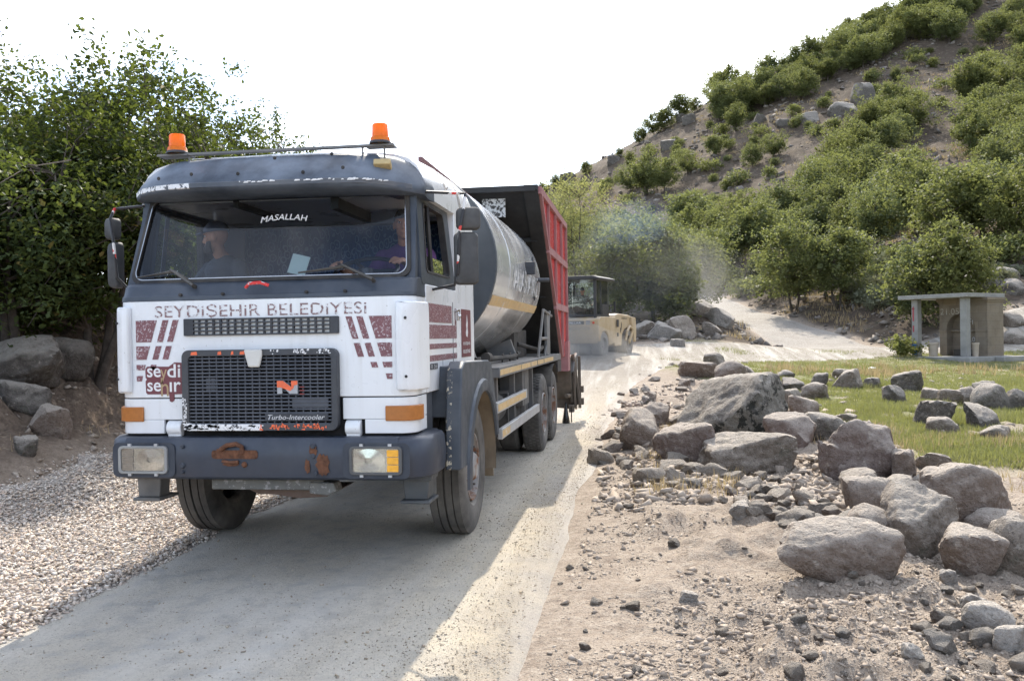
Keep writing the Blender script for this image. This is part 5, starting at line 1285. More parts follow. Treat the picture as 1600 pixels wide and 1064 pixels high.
# (centre px, bottom px, width px, height px, colour, seed, options, label)
BO = [
 (1160,690,168,102,'lichen',21,dict(npl=12,sharp=18,shear=.12,taper=-.1),'largest boulder, grey with black lichen spots, tilted over the ones below it'),
 (1177,744,154,62,'grey',22,dict(npl=10,sharp=16),'flat-topped grey slab with brown front below the lichened boulder'),
 (1078,726,100,62,'red',23,dict(npl=10,sharp=16),'dusty red-brown boulder left of the flat-topped slab'),
 (1003,701,66,58,'brown',24,dict(npl=9,sharp=20,shear=-.2),'pinkish wedge-shaped boulder nearest the road edge'),
 (1027,668,46,36,'brown',25,dict(npl=9,sharp=16),'small brown block just behind the pinkish wedge boulder'),
 (1243,700,80,50,'red',26,dict(npl=10,sharp=14),'brown boulder wedged under the right end of the lichened boulder'),
 (1298,688,64,40,'dark',27,dict(npl=16,sharp=9),'dark grey rounded rock on the grass right of the lichened boulder'),
 (1362,757,104,96,'red',28,dict(npl=11,sharp=14,taper=-.12),'tall red-brown boulder with a cracked left side'),
 (1312,752,50,60,'red',29,dict(npl=10,sharp=14),'split-off red-brown block leaning on the tall red-brown boulder'),
 (1418,752,36,46,'brown',30,dict(npl=12,sharp=10),'brown rock tucked behind the right side of the tall red-brown boulder'),
 (1470,740,62,30,'grey',31,dict(npl=9,sharp=20),'low squared grey block on the grass right of the red-brown boulder'),
 (1350,771,58,34,'grey',32,dict(npl=16,sharp=9),'grey rounded rock in front of the tall red-brown boulder'),
 (1368,812,80,62,'brown',33,dict(npl=14,sharp=9),'brownish rounded boulder behind the tilted long one'),
 (1380,846,86,44,'brown',34,dict(npl=14,sharp=9,lean=-.55),'elongated smooth boulder tilted down to the right'),
 (1410,776,56,30,'grey',35,dict(npl=16,sharp=9),'small grey rock topping the pile left of the wedge boulder'),
 (1455,770,48,28,'grey',36,dict(npl=16,sharp=8),'rounded grey rock behind the wedge boulder'),
 (1450,870,114,106,'grey',37,dict(npl=10,sharp=16,taper=.34),'grey wedge boulder standing on its narrow end'),
 (1538,828,136,96,'brown',38,dict(npl=12,sharp=10),'big smooth brown-grey boulder behind the wedge boulder'),
 (1570,845,90,44,'brown',39,dict(npl=14,sharp=9),'low brown-grey boulder between the big smooth one and the right edge'),
 (1540,898,98,64,'brown',40,dict(npl=12,sharp=12),'brownish boulder right below the wedge boulder'),
 (1592,902,70,86,'grey',41,dict(npl=12,sharp=12),'grey boulder cut off by the right edge of the row of boulders'),
 (1336,903,184,86,'brown',42,dict(npl=10,sharp=6,lean=-.24,taper=-.1),'long pale boulder like a reclining back at the front of the pile'),
 (1272,868,46,44,'pale',43,dict(npl=10,sharp=14),'pale block leaning on the left end of the long pale boulder'),
 (1353,888,40,26,'pale',44,dict(npl=10,sharp=14),'small pale stone in front of the long pale boulder'),
 (1330,608,48,29,'grey',45,dict(npl=8,sharp=22),'squared grey rock with bright flat top standing on the meadow'),
 (1284,604,26,20,'dark',46,dict(npl=10,sharp=12),'small dark rock left of the squared meadow rock'),
 (1320,594,30,16,'grey',47,dict(npl=10,sharp=12),'low grey rock just behind the squared meadow rock'),
 (1366,607,26,15,'dark',48,dict(npl=10,sharp=12),'small dark rock right of the squared meadow rock'),
 (1425,613,46,32,'dark',49,dict(npl=12,sharp=10),'dark dome-shaped rock at the left end of the meadow rock row'),
 (1403,630,36,26,'dark',50,dict(npl=9,sharp=14),'dark angular rock in front of the dome-shaped meadow rock'),
 (1470,668,66,40,'dark',51,dict(npl=9,sharp=15),'dark slanted boulder on the grass below the meadow rock row'),
 (1480,678,48,24,'grey',52,dict(npl=14,sharp=9),'grey hump of rock in front of the dark slanted boulder'),
 (1545,670,52,36,'dark',53,dict(npl=10,sharp=13),'dark block on the grass below the meadow rock row, right one'),
 (1563,689,42,22,'grey',54,dict(npl=12,sharp=10),'small grey rock in front of the right dark block'),
 (1562,642,60,40,'dark',55,dict(npl=10,sharp=12),'largest dark boulder of the meadow rock row'),
 (1519,634,32,28,'grey',56,dict(npl=12,sharp=10),'rounded grey rock in the middle of the meadow rock row'),
 (1493,634,40,24,'grey',57,dict(npl=12,sharp=10),'brown-grey rock left of the rounded one in the meadow rock row'),
 (1462,628,34,20,'grey',58,dict(npl=12,sharp=10),'low grey rock beside the dome in the meadow rock row'),
 (1543,617,32,20,'dark',59,dict(npl=12,sharp=10),'dark rock at the back of the meadow rock row'),
 (1590,640,40,30,'dark',60,dict(npl=12,sharp=10),'dark rock at the right end of the meadow rock row'),
 (1148,602,52,36,'brown',61,dict(npl=12,sharp=11),'brown rounded boulder on the rubble behind the lichened boulder'),
 (1094,592,62,26,'brown',62,dict(npl=8,sharp=18),'flat brown slab on top of the rubble bank'),
 (1120,574,36,22,'grey',63,dict(npl=10,sharp=12),'grey rock behind the flat brown slab'),
 (1172,598,34,24,'grey',64,dict(npl=10,sharp=12),'grey rock right of the brown rounded boulder'),
 (1212,612,38,26,'dark',65,dict(npl=10,sharp=12),'dark rock at the edge of the tall grass behind the lichened boulder'),
 (1236,640,40,30,'grey',66,dict(npl=10,sharp=12),'grey rock just above the right shoulder of the lichened boulder'),
 (1262,652,46,32,'brown',67,dict(npl=12,sharp=10),'brown-grey rounded rock above the dark grey rounded rock'),
 (1243,612,34,20,'dark',68,dict(npl=10,sharp=12),'small dark rock in the grass behind the brown-grey rounded one'),
 (1278,626,42,26,'grey',69,dict(npl=10,sharp=12),'grey cracked rock in the grass left of the squared meadow rock'),
 (1230,594,28,14,'dark',70,dict(npl=10,sharp=12),'dark rock half hidden in the tall grass'),
 (1325,662,34,14,'grey',71,dict(npl=10,sharp=12),'flat grey stone lying on the open grass'),
 (1560,990,76,40,'pale',72,dict(npl=12,sharp=10),'pale boulder at the right edge in the foreground'),
 (1588,1022,48,36,'pale',73,dict(npl=12,sharp=10),'rounded pale stone at the right edge in the foreground'),
 (1528,956,40,24,'pale',74,dict(npl=9,sharp=18),'white-topped angular stone left of the foreground pale boulder'),
 (1487,915,26,22,'pale',75,dict(npl=10,sharp=12),'small pale stone below the row of boulders'),
 (1432,1030,34,20,'pale',76,dict(npl=10,sharp=14),'angular pale stone on the bare dirt in the foreground'),
 (1160,812,34,26,'pale',77,dict(npl=9,sharp=16),'pale squared stone on the dirt left of the long boulder'),
 (1078,942,30,16,'pale',78,dict(npl=9,sharp=16),'flat white stone alone on the dirt in the foreground'),
 (12,598,118,68,'dark',80,dict(npl=9,sharp=14,lean=.25),'big sloping grey slab at the left edge under the trees'),
 (22,642,78,46,'dark',81,dict(npl=12,sharp=11),'dark grey boulder at the left edge below the sloping slab'),
 (68,684,62,46,'brown',82,dict(npl=10,sharp=13,lean=-.3),'grey boulder on the bare bank nearest the gravel'),
 (95,590,74,60,'dark',83,dict(npl=12,sharp=11),'dark rock in the shade behind the sloping slab'),
 (34,712,34,28,'dark',84,dict(npl=12,sharp=10),'small dark stone on the left bank below the boulders'),
 (1040,531,56,28,'pale',85,dict(npl=9,sharp=14),'pale jagged rock in the pile right of the road roller'),
 (1066,531,52,36,'grey',86,dict(npl=9,sharp=14),'grey boulder in the middle of the rock pile by the side road'),
 (1128,511,46,30,'pale',87,dict(npl=8,sharp=18),'block with bright flat top at the right end of the rock pile'),
 (1098,497,48,28,'grey',88,dict(npl=9,sharp=14),'grey boulder at the back of the rock pile by the side road'),
 (1010,528,40,26,'grey',89,dict(npl=10,sharp=13),'dusty grey boulder just right of the road roller'),
 (1060,545,24,14,'pale',90,dict(npl=10,sharp=12),'small pale stone in front of the rock pile'),
 (1115,527,30,22,'grey',91,dict(npl=10,sharp=12),'grey stone below the bright-topped block'),
 (1548,450,62,26,'dark',92,dict(npl=9,sharp=14),'dark slab on the bank behind the shelter roof'),
 (1588,462,40,26,'dark',93,dict(npl=10,sharp=12),'dark boulder on the bank right of the slab'),
 (1552,506,24,18,'grey',94,dict(npl=12,sharp=10),'pale grey rock right of the shelter wall'),
 (1590,514,32,26,'grey',95,dict(npl=12,sharp=10),'rounded grey rock near the right edge beyond the shelter'),
 (1592,541,40,26,'grey',96,dict(npl=12,sharp=10),'large rounded grey rock near the right edge below the others'),
 (1549,544,36,26,'dark',97,dict(npl=12,sharp=10),'dark rock beside the right wall of the shelter'),
 (1422,552,34,22,'dark',98,dict(npl=10,sharp=12),'dark rock with blue paint left of the shelter'),
 (1578,436,40,18,'dark',99,dict(npl=10,sharp=12),'dark ledge of rock higher on the bank'),
 (1354,165,40,36,'dark',100,dict(npl=8,sharp=18,taper=-.3),'pointed rock outcrop high on the bare slope'),
 (1322,180,46,22,'dark',101,dict(npl=9,sharp=14),'pale ledge left of the pointed outcrop'),
 (1268,195,30,22,'dark',102,dict(npl=9,sharp=14),'rock on the scree left of the pale ledge'),
 (1078,196,22,18,'dark',103,dict(npl=9,sharp=14),'dark crag under the lone oak of the skyline'),
 (1066,192,18,14,'dark',104,dict(npl=9,sharp=14),'small crag left of the dark crag under the skyline oak'),
 (1046,236,24,18,'dark',105,dict(npl=9,sharp=14),'dark ledge on the left part of the slope'),
 (888,286,26,16,'dark',106,dict(npl=9,sharp=14),'dark crag near the left end of the skyline'),
 (960,258,20,14,'dark',107,dict(npl=9,sharp=14),'dark crag in the middle of the left skyline'),
 (1190,195,24,16,'dark',108,dict(npl=9,sharp=14),'dark rock standing in the scree below the crest belt'),
 (1225,200,20,14,'dark',109,dict(npl=9,sharp=14),'small dark rock right of the one below the crest belt'),
]
FH = np.array([FWD[0], FWD[1], 0]); FH /= np.linalg.norm(FH)
for (cx_,by,w,h,c,sd,kw,lab) in BO:
    g_ = ground(cx_, by-1.5, 4)
    if g_ is None: continue
    P, d = g_; W_, H_ = w*d/FPX*1.04, h*d/FPX*1.42; D_ = W_*(.85 if h > .5*w else .7)
    me = rock_mesh('boulder', ROCK[c], sd, (W_, D_, H_), sub=5 if w > 90 else 4, **kw)
    o = nobj('boulder', me, None, (P[0]+FH[0]*D_*.42, P[1]+FH[1]*D_*.42, P[2]+H_*.23)); o.rotation_euler = (0,0,YAW-math.atan((cx_-800)/FPX))
    tag(o, lab, 'boulder', 'boulders')
# loose stones, each an object
SP = [rock_mesh('stone', ROCK[['clod','pale','clod','brown','clod','grey'][k%6]], 200+k, (1,.8,.62), sub=3, npl=9, sharp=16, rough=.06) for k in range(12)]
def stones(poly, n, s, seed, pw=2.2):
    r0 = random.Random(seed); xs = [p[0] for p in poly]; ys = [p[1] for p in poly]; k = 0; t = 0
    while k < n and t < n*20:
        t += 1; px, py = r0.uniform(min(xs),max(xs)), r0.uniform(min(ys),max(ys))
        if not inpoly(px,py,poly): continue
        g_ = ground(px,py,4)
        if g_ is None: continue
        P, d = g_; k += 1; z = s[0]+(s[1]-s[0])*r0.random()**pw
        o = nobj('stone', r0.choice(SP), None, (P[0],P[1],P[2]+z*.14)); o.scale = (z, z*r0.uniform(.7,1.1), z*r0.uniform(.7,1.2)); o.rotation_euler = (r0.uniform(-.4,.4),r0.uniform(-.4,.4),r0.uniform(0,6.28))
        tag(o, 'loose stone lying in the rubble and dirt between the road and the boulders', 'stone', 'loose stones in the rubble')
RUBZ = [(935,655),(985,590),(1060,562),(1110,580),(1060,640),(1110,690),(1200,750),(1330,790),(1345,850),(1250,835),(1130,790),(1020,765),(930,720)]
stones(RUBZ, 170, (.09,.40), 5, 1.8); stones([(1240,830),(1600,890),(1600,1064),(1250,1064),(900,1064),(850,900),(930,760),(1120,800)], 55, (.035,.13), 6, 2.6); stones([(1420,930),(1600,900),(1600,1064),(1480,1060)], 22, (.05,.20), 7)
# rubble and gravel too many to count
def pebbles(name, X, Y, Z, S, mats, mi, seed, tone=True, sub=1, flat=.7):
    g = np.random.default_rng(seed); n = len(X); m = 12; pick = g.integers(0,m,n)
    q = g.normal(size=(n,4)); q /= np.linalg.norm(q,axis=1)[:,None]; w,x,y,z = q.T
    Rm = np.stack([1-2*(y*y+z*z),2*(x*y-z*w),2*(x*z+y*w),2*(x*y+z*w),1-2*(x*x+z*z),2*(y*z-x*w),2*(x*z-y*w),2*(y*z+x*w),1-2*(x*x+y*y)],1).reshape(n,3,3)
    C_ = np.stack([X,Y,Z],1); tn_ = g.uniform(0,1,n); Vs, Fs, Ts, off = [], [], [], 0
    for k in range(m):   # broken chips: hulls of a few random points
        bm = bmesh.new(); pts = g.uniform(-1,1,(9,3))*np.array([1,g.uniform(.6,.95),g.uniform(.45,.85)])
        for p_ in pts: bm.verts.new(p_)
        bmesh.ops.convex_hull(bm, input=bm.verts); bmesh.ops.delete(bm, geom=[v_ for v_ in bm.verts if not v_.link_faces], context='VERTS'); bmesh.ops.triangulate(bm, faces=bm.faces); bm.verts.index_update()
        v = np.array([v_.co[:] for v_ in bm.verts]); f = np.array([[v_.index for v_ in p_.verts] for p_ in bm.faces]); bm.free()
        ix = np.where(pick == k)[0]; V = np.einsum('nij,kj->nki', Rm[ix], v)*S[ix][:,None,None]; V[:,:,2] *= flat; V += C_[ix][:,None,:]
        Vs.append(V.reshape(-1,3)); Fs.append(((np.arange(len(ix))*len(v))[:,None,None]+f[None]).reshape(-1,3)+off); Ts.append(np.repeat(tn_[ix], len(v))); off += len(ix)*len(v)
    me = npmesh(name, np.vstack(Vs), np.vstack(Fs), mats, attr={'tone': np.concatenate(Ts)})
    return me
def pebmat(name, cols, spec=.25):
    m, n, l, o = newmat(name); p = n.new("ShaderNodeBsdfPrincipled"); a = node(n, "ShaderNodeAttribute", attribute_name='tone').outputs['Fac']
    r = n.new("ShaderNodeValToRGB"); e = r.color_ramp; e.interpolation = 'CONSTANT'
    while len(e.elements) < len(cols): e.elements.new(.5)
    for i, c in enumerate(cols): e.elements[i].position = i/len(cols); e.elements[i].color = rgba(c)
    l.new(a, r.inputs[0]); t = n.new("ShaderNodeTexCoord").outputs['Object']
    c = mixc(n, l, mapr(n, l, noise(n, l, t, 60, 3), .35, .7, 0, .45), r.outputs[0], (.42,.37,.31)); l.new(c, p.inputs['Base Color']); p.inputs['Roughness'].default_value = .85; p.inputs['Specular IOR Level'].default_value = spec
    l.new(p.outputs[0], o.inputs['Surface']); return m
GRAVM = pebmat('limestone_gravel', [(.62,.52,.42),(.46,.385,.32),(.70,.63,.55),(.54,.43,.36),(.76,.70,.62),(.58,.52,.47),(.64,.51,.40),(.50,.45,.40)])
RUBM = pebmat('rubble_stone', [(.32,.262,.208),(.25,.202,.16),(.37,.312,.255),(.28,.225,.178),(.34,.285,.235)])
g = np.random.default_rng(77)
def gravel_pts(y0, y1, sp, layers):
    out = []
    for L in range(layers):
        n = int((y1-y0)*3.0/sp**2*.95); x = g.uniform(-4.05,-.93,n); y = g.uniform(y0,y1,n)
        er = -1.06+.06*fbm2(x*0,y,.5,3,61)+.03*fbm2(x*0,y,.12,2,62); el = -3.85+.2*fbm2(x*0,y,.9,3,63)
        dr, dl = er-x, x-el; k = (dr > g.exponential(.02,n)-.03) & (dl > -g.exponential(.08,n))
        x, y, dr, dl = x[k], y[k], dr[k], dl[k]
        h = .004+.045*sstep(-.02,.13,dr)*sstep(-.05,.25,dl)*(1 if L else .55)+.012*fbm2(x,y,.35,2,64)*sstep(0,.1,dr)
        out.append((x, y, h+L*.006, g.uniform(.013,.027,len(x))*(1+.4*(g.random(len(x))>.93))*sp/.032))
    return [np.concatenate(q) for q in zip(*out)]
a1 = gravel_pts(-3.4,6.5,.032,2); a2 = gravel_pts(6.5,18,.045,1)
gx_, gy_, gz_, gs_ = [np.concatenate(q) for q in zip(a1,a2)]
gz_ = gz_+T0(gx_,gy_)
tag(nobj('gravel', pebbles('gravel', gx_, gy_, gz_, gs_, GRAVM, None, 5)), 'loose beige and grey limestone gravel spread over the left half of the road', 'gravel', None, 'stuff')
# loose chips left on the finished lane, thickest along its right edge
n = 26000; cx_ = np.where(g.random(n) < .6, 1.95-g.exponential(.42,n), g.uniform(-1.1,2.1,n)); cy_ = CY+np.exp(g.uniform(math.log(3.0),math.log(26),n)); k = (cx_ > -1.1)&(fbm2(cx_,cy_,.7,3,66)+g.uniform(-.6,.8,n) > 0); cx_, cy_ = cx_[k], cy_[k]; cs_ = .003+.006*g.random(len(cx_))**2+.010*(g.random(len(cx_)) > .985)
tag(nobj('chippings', pebbles('chippings', cx_, cy_, T0(cx_,cy_)+.005+cs_*.3, cs_, pebmat('tan_chippings', [(.42,.34,.24),(.34,.27,.19),(.47,.41,.32),(.28,.235,.18),(.40,.36,.30)]), None, 6)), 'loose tan chippings lying on the freshly dressed lane', 'chippings', None, 'stuff')
# bed of the gravel
us = np.linspace(0,1,30); ys_ = np.linspace(-12,30,240); er = -1.07+.06*fbm2(ys_*0,ys_,.5,3,61); el = -3.9+.2*fbm2(ys_*0,ys_,.9,3,63)
X = el[:,None]+(er-el)[:,None]*us[None]; Y = np.repeat(ys_[:,None],30,1); E_ = np.minimum(us,1-us)[None]*2.8
Z = T0(X.ravel(),Y.ravel()).reshape(X.shape)+.006+.030*sstep(.02,.2,np.repeat(E_,240,0)); i = np.arange(X.size).reshape(X.shape)
m, n, l, o = newmat('gravel_bed_stone'); p = n.new("ShaderNodeBsdfPrincipled"); t = n.new("ShaderNodeTexCoord").outputs['Object']
vo = n.new("ShaderNodeTexVoronoi"); vo.inputs['Scale'].default_value = 34; l.new(t, vo.inputs['Vector'])
c = mixc(n, l, mapr(n, l, vo.outputs['Distance'], .1, .6), (.42,.37,.31), (.20,.17,.145)); sxx = n.new("ShaderNodeSeparateColor"); l.new(vo.outputs['Color'], sxx.inputs[0])
c = mixc(n, l, mapr(n, l, sxx.outputs[0], 0, 1, 0, .6), c, (.44,.40,.36)); l.new(c, p.inputs['Base Color']); p.inputs['Roughness'].default_value = .9
inv = math_(n, l, 'SUBTRACT', 1, vo.outputs['Distance']); l.new(bump(n, l, inv, 1, .03), p.inputs['Normal']); l.new(p.outputs[0], o.inputs['Surface'])
tag(nobj('gravel_bed', npmesh('gravel_bed', np.stack([X.ravel(),Y.ravel(),Z.ravel()],1), np.stack([i[:-1,:-1],i[:-1,1:],i[1:,1:],i[1:,:-1]],-1).reshape(-1,4), m, smooth=True)), kind='structure')
# rubble: density by distance from the road edge and by zone
def rub(n, d0, d1, lt0, lt1, s0, s1, seed, grass=False):
    g = np.random.default_rng(seed); d = np.exp(g.uniform(math.log(d0),math.log(d1),n)); lt = g.uniform(lt0,lt1,n)
    P = CAM[None]+d[:,None]*(FWD[None]+RGT[None]*lt[:,None]); x, y = P[:,0], P[:,1]
    rd = roaddist(x,y); me = meadow(x,y); k = (rd > .05)&((me < .5)|grass)&(fbm2(x,y,.8,3,71)+.55*sstep(2.2,.6,rd)*0+g.uniform(-.5,.7,n) > .05)
    x, y = x[k], y[k]; s = s0+(s1-s0)*g.random(len(x))**3.5
    return x, y, hz(x,y)+s*.22, s*1.35
r1 = rub(16000, 3.6, 9, -.05, .62, .004, .030, 1); r2 = rub(15000, 8, 26, .02, .45, .010, .085, 2); r3 = rub(1600, 8, 26, -.62, -.36, .012, .09, 3); r4 = rub(9000, 40, 85, .05, .62, .05, .30, 4)
r5 = rub(70000, 3.4, 8.5, -.10, .62, .003, .010, 5); r6 = rub(16000, 8, 16, .0, .5, .006, .03, 6); r7 = rub(500, 12, 34, .18, .62, .02, .12, 7, True)
rx, ry, rz_, rs_ = [np.concatenate(q) for q in zip(r1,r2,r3,r5,r6,r7)]
tag(nobj('rubble', pebbles('rubble', rx, ry, rz_, rs_, RUBM, None, 9)), 'small stones and clods strewn over the dry dirt', 'rubble', None, 'stuff')
# scree rocks on the hill
rr0 = np.random.default_rng(8); n = 5200; d = rr0.uniform(75,195,n); lt = rr0.uniform(.02,.62,n); P = CAM[None]+d[:,None]*(FWD[None]+RGT[None]*lt[:,None]); s = .12+.75*rr0.random(n)**5; sx_, sy_, sz_ = P[:,0], P[:,1], hz(P[:,0],P[:,1])+s*.1; sx_, sy_, sz_, s = [np.concatenate(q) for q in ((sx_,r4[0]),(sy_,r4[1]),(sz_,r4[2]),(s,r4[3]))]
tag(nobj('scree', pebbles('scree', sx_, sy_, sz_, s, pebmat('scree_stone', [(.115,.10,.09),(.16,.14,.125),(.09,.08,.075),(.20,.175,.15)]), None, 10)), 'grey scree stones scattered over the bare hillside', 'scree', None, 'stuff')
# grass
def blades(P, H, nb, seed, spread, wid):
    g = np.random.default_rng(seed); n = len(P); B = np.repeat(P,nb,0); h = np.repeat(H,nb)*g.uniform(.5,1.2,n*nb); a = g.uniform(0,6.28,n*nb)
    B = B+np.stack([g.normal(size=n*nb)*spread,g.normal(size=n*nb)*spread,np.zeros(n*nb)],1)
    dx, dy = np.cos(a), np.sin(a); w = wid*g.uniform(.6,1.3,n*nb); le = h*g.uniform(.1,.7,n*nb)
    V = np.stack([B+np.stack([-dy*w,dx*w,-.01+0*w],1), B+np.stack([dy*w,-dx*w,-.01+0*w],1), B+np.stack([dx*le,dy*le,h],1)],1)
    F = np.arange(n*nb*3).reshape(-1,3); tn = np.repeat(np.repeat(g.uniform(0,1,n),nb)*.6+g.uniform(0,.4,n*nb),3)
    return V.reshape(-1,3), F, tn
GRASS = leafmat('meadow_grass', (.13,.155,.05), (.36,.31,.16), trans=(.30,.32,.07), tw=.35)
STRAW = leafmat('dry_straw', (.34,.26,.13), (.48,.39,.22), trans=(.45,.36,.18), tw=.35)
g = np.random.default_rng(91); n = 60000; d = np.exp(g.uniform(math.log(9.5),math.log(44),n)); lt = g.uniform(.03,.62,n); P = CAM[None]+d[:,None]*(FWD[None]+RGT[None]*lt[:,None]); x, y = P[:,0], P[:,1]
ml = meadow(x,y); k = (ml*(.55+.45*fbm2(x,y,1.2,3,92)) > .28); x, y = x[k], y[k]; tall = fbm2(x,y,2.2,3,93)
H = .045+.05*g.random(len(x))+.09*sstep(.25,.6,tall)
V1,F1,t1 = blades(np.stack([x,y,hz(x,y)],1), H, 5, 1, .05, .009)
tag(nobj('grass', npmesh('grass', V1, F1, GRASS, attr={'tone': t1})), 'short green and yellowing grass on the flat behind the boulders', 'grass', None, 'stuff')
# straw tufts at the rocks, on both banks and the hill
q = []
for (d0,d1,l0,l1,n,hh) in ((9,15,.15,.6,420,.14),(9,20,-.62,-.40,160,.13),(26,34,.28,.60,150,.28),(45,70,.22,.62,900,.35),(75,190,.05,.6,2600,.45)):
    d = g.uniform(d0,d1,n); lt = g.uniform(l0,l1,n); P = CAM[None]+d[:,None]*(FWD[None]+RGT[None]*lt[:,None]); x, y = P[:,0], P[:,1]; k = (roaddist(x,y) > .4)&(fbm2(x,y,1.5 if d0 < 40 else 9,3,95) > .1); x, y = x[k], y[k]
    q.append((np.stack([x,y,hz(x,y)],1), np.full(len(x),hh), .12 if d0 < 40 else .3, .006 if d0 < 20 else .02 if d0 < 70 else .05))
Vs, Fs, ts, off = [], [], [], 0
for i, (P, H, sp, wd) in enumerate(q):
    V, F, t = blades(P, H, 16, 20+i, sp, wd); Vs.append(V); Fs.append(F+off); ts.append(t); off += len(V)
tag(nobj('dry_grass', npmesh('dry_grass', np.vstack(Vs), np.vstack(Fs), STRAW, attr={'tone': np.concatenate(ts)})), 'straw-coloured dry grass in tufts between the rocks and on the slopes', 'grass', None, 'stuff')
# ------------------------------------------------------------------ people
def cloth(name, c, v=.12): return M(name, c, .85, 0, v, 14, bmp=.25, bscale=60)
SKIN = M('tanned_skin', (.46,.22,.13), .55, 0, .08, 18); HAIR = M('dark_hair', (.025,.02,.018), .8, 0, .3, 60, bmp=.5, bscale=140); EYEW = plain('eye_white', (.7,.68,.65), .3); EYED = plain('eye_dark', (.02,.015,.012), .2)
def remesh(name, mb, mat, parent, voxel, sm=2):
    me = mb.mesh(name, mat, 0); o = bpy.data.objects.new(name, me); COL.objects.link(o)
    r = o.modifiers.new('r', 'REMESH'); r.mode = 'VOXEL'; r.voxel_size = voxel; r.use_smooth_shade = True
    s = o.modifiers.new('s', 'SMOOTH'); s.iterations = sm; s.factor = .5
    bpy.context.view_layer.update(); ev = o.evaluated_get(bpy.context.evaluated_depsgraph_get()); m2 = bpy.data.meshes.new_from_object(ev)
    bpy.data.objects.remove(o); bpy.data.meshes.remove(me); m2.materials.clear(); m2.materials.append(mat); m2.name = name
    return nobj(name, m2, parent)
def ball(b, c, r, rot=None, n=14):
    rr = r if isinstance(r,(tuple,list)) else (r,r,r); rings = []
    m = rot if rot is not None else Matrix.Identity(3)
    for i in range(n+1):
        t = math.pi*i/n; k = max(math.sin(t), .001)
        rings.append([tuple(m@Vector((rr[0]*k*math.cos(a), rr[1]*k*math.sin(a), -rr[2]*math.cos(t)))+Vector(c)) for a in np.linspace(0,2*math.pi,16,endpoint=False)])
    b.loft(rings, caps=True)
def limb(b, pts, rs, n=12):
    b.tube(pts, rs, n)
    for p, r in zip(pts, rs): ball(b, p, r*.98, None, 8)
def hand(b, w, d, side, palm_n, curl=.7, s=1):
    """wrist point, pointing direction, thumb side, palm normal"""
    d = Vector(d).normalized(); pn = Vector(palm_n).normalized(); sd = d.cross(pn).normalized()*side; w = Vector(w)
    for k in range(4):
        o = (-.030+.020*k); base = w+d*(.085+(.006 if k in (1,2) else -.004))*s+sd*o*s; L = (.066,.076,.072,.056)[k]*s
        pts = [w+d*.02*s+sd*o*.5*s, base]; dd = d.copy()
        for j, f in enumerate((.45,.32,.23)):
            dd = (dd+pn*curl*(.55+.35*j)).normalized(); pts.append(pts[-1]+dd*L*f)
        b.tube(pts, [.013*s,.0105*s,.0095*s,.0088*s,.0075*s], 8)
    t0 = w+d*.025*s-sd*.024*s; b.tube([t0, t0+(d*.5-sd*.8)*.036*s, t0+(d*.5-sd*.8)*.036*s+(d*.85-sd*.1+pn*.5)*.034*s, t0+(d*.5-sd*.8)*.036*s+(d*.9+pn*.9)*.055*s], [.014*s,.012*s,.0105*s,.008*s], 8)
    m = Matrix((sd, d, pn)).transposed(); ball(b, w+d*.045*s, (.040*s,.052*s,.016*s), m, 10)
def head_mb(b, c, rz, tilt=0):
    m = Matrix.Rotation(rz,3,'Z')@Matrix.Rotation(tilt,3,'X'); P = lambda x,y,z: m@Vector((x,y,z))+Vector(c)
    ball(b, P(0,.012,.025), (.076,.095,.098), m, 16); ball(b, P(0,-.030,-.045), (.061,.062,.072), m); ball(b, P(0,-.062,-.090), (.030,.026,.024), m)
    b.tube([P(0,-.084,.030), P(0,-.098,-.006), P(0,-.106,-.024)], [.008,.010,.012], 10); ball(b, P(0,-.100,-.027), (.017,.013,.010), m, 8)
    for s in (-1,1):
        ball(b, P(s*.030,-.078,.038), (.024,.014,.009), m, 8); ball(b, P(s*.040,-.060,-.015), (.024,.020,.026), m, 8); ball(b, P(s*.078,.012,-.004), (.012,.021,.034), m, 8)
    ball(b, P(0,-.088,-.058), (.024,.012,.009), m, 8); ball(b, P(0,-.085,-.070), (.021,.012,.008), m, 8)
    return P, m
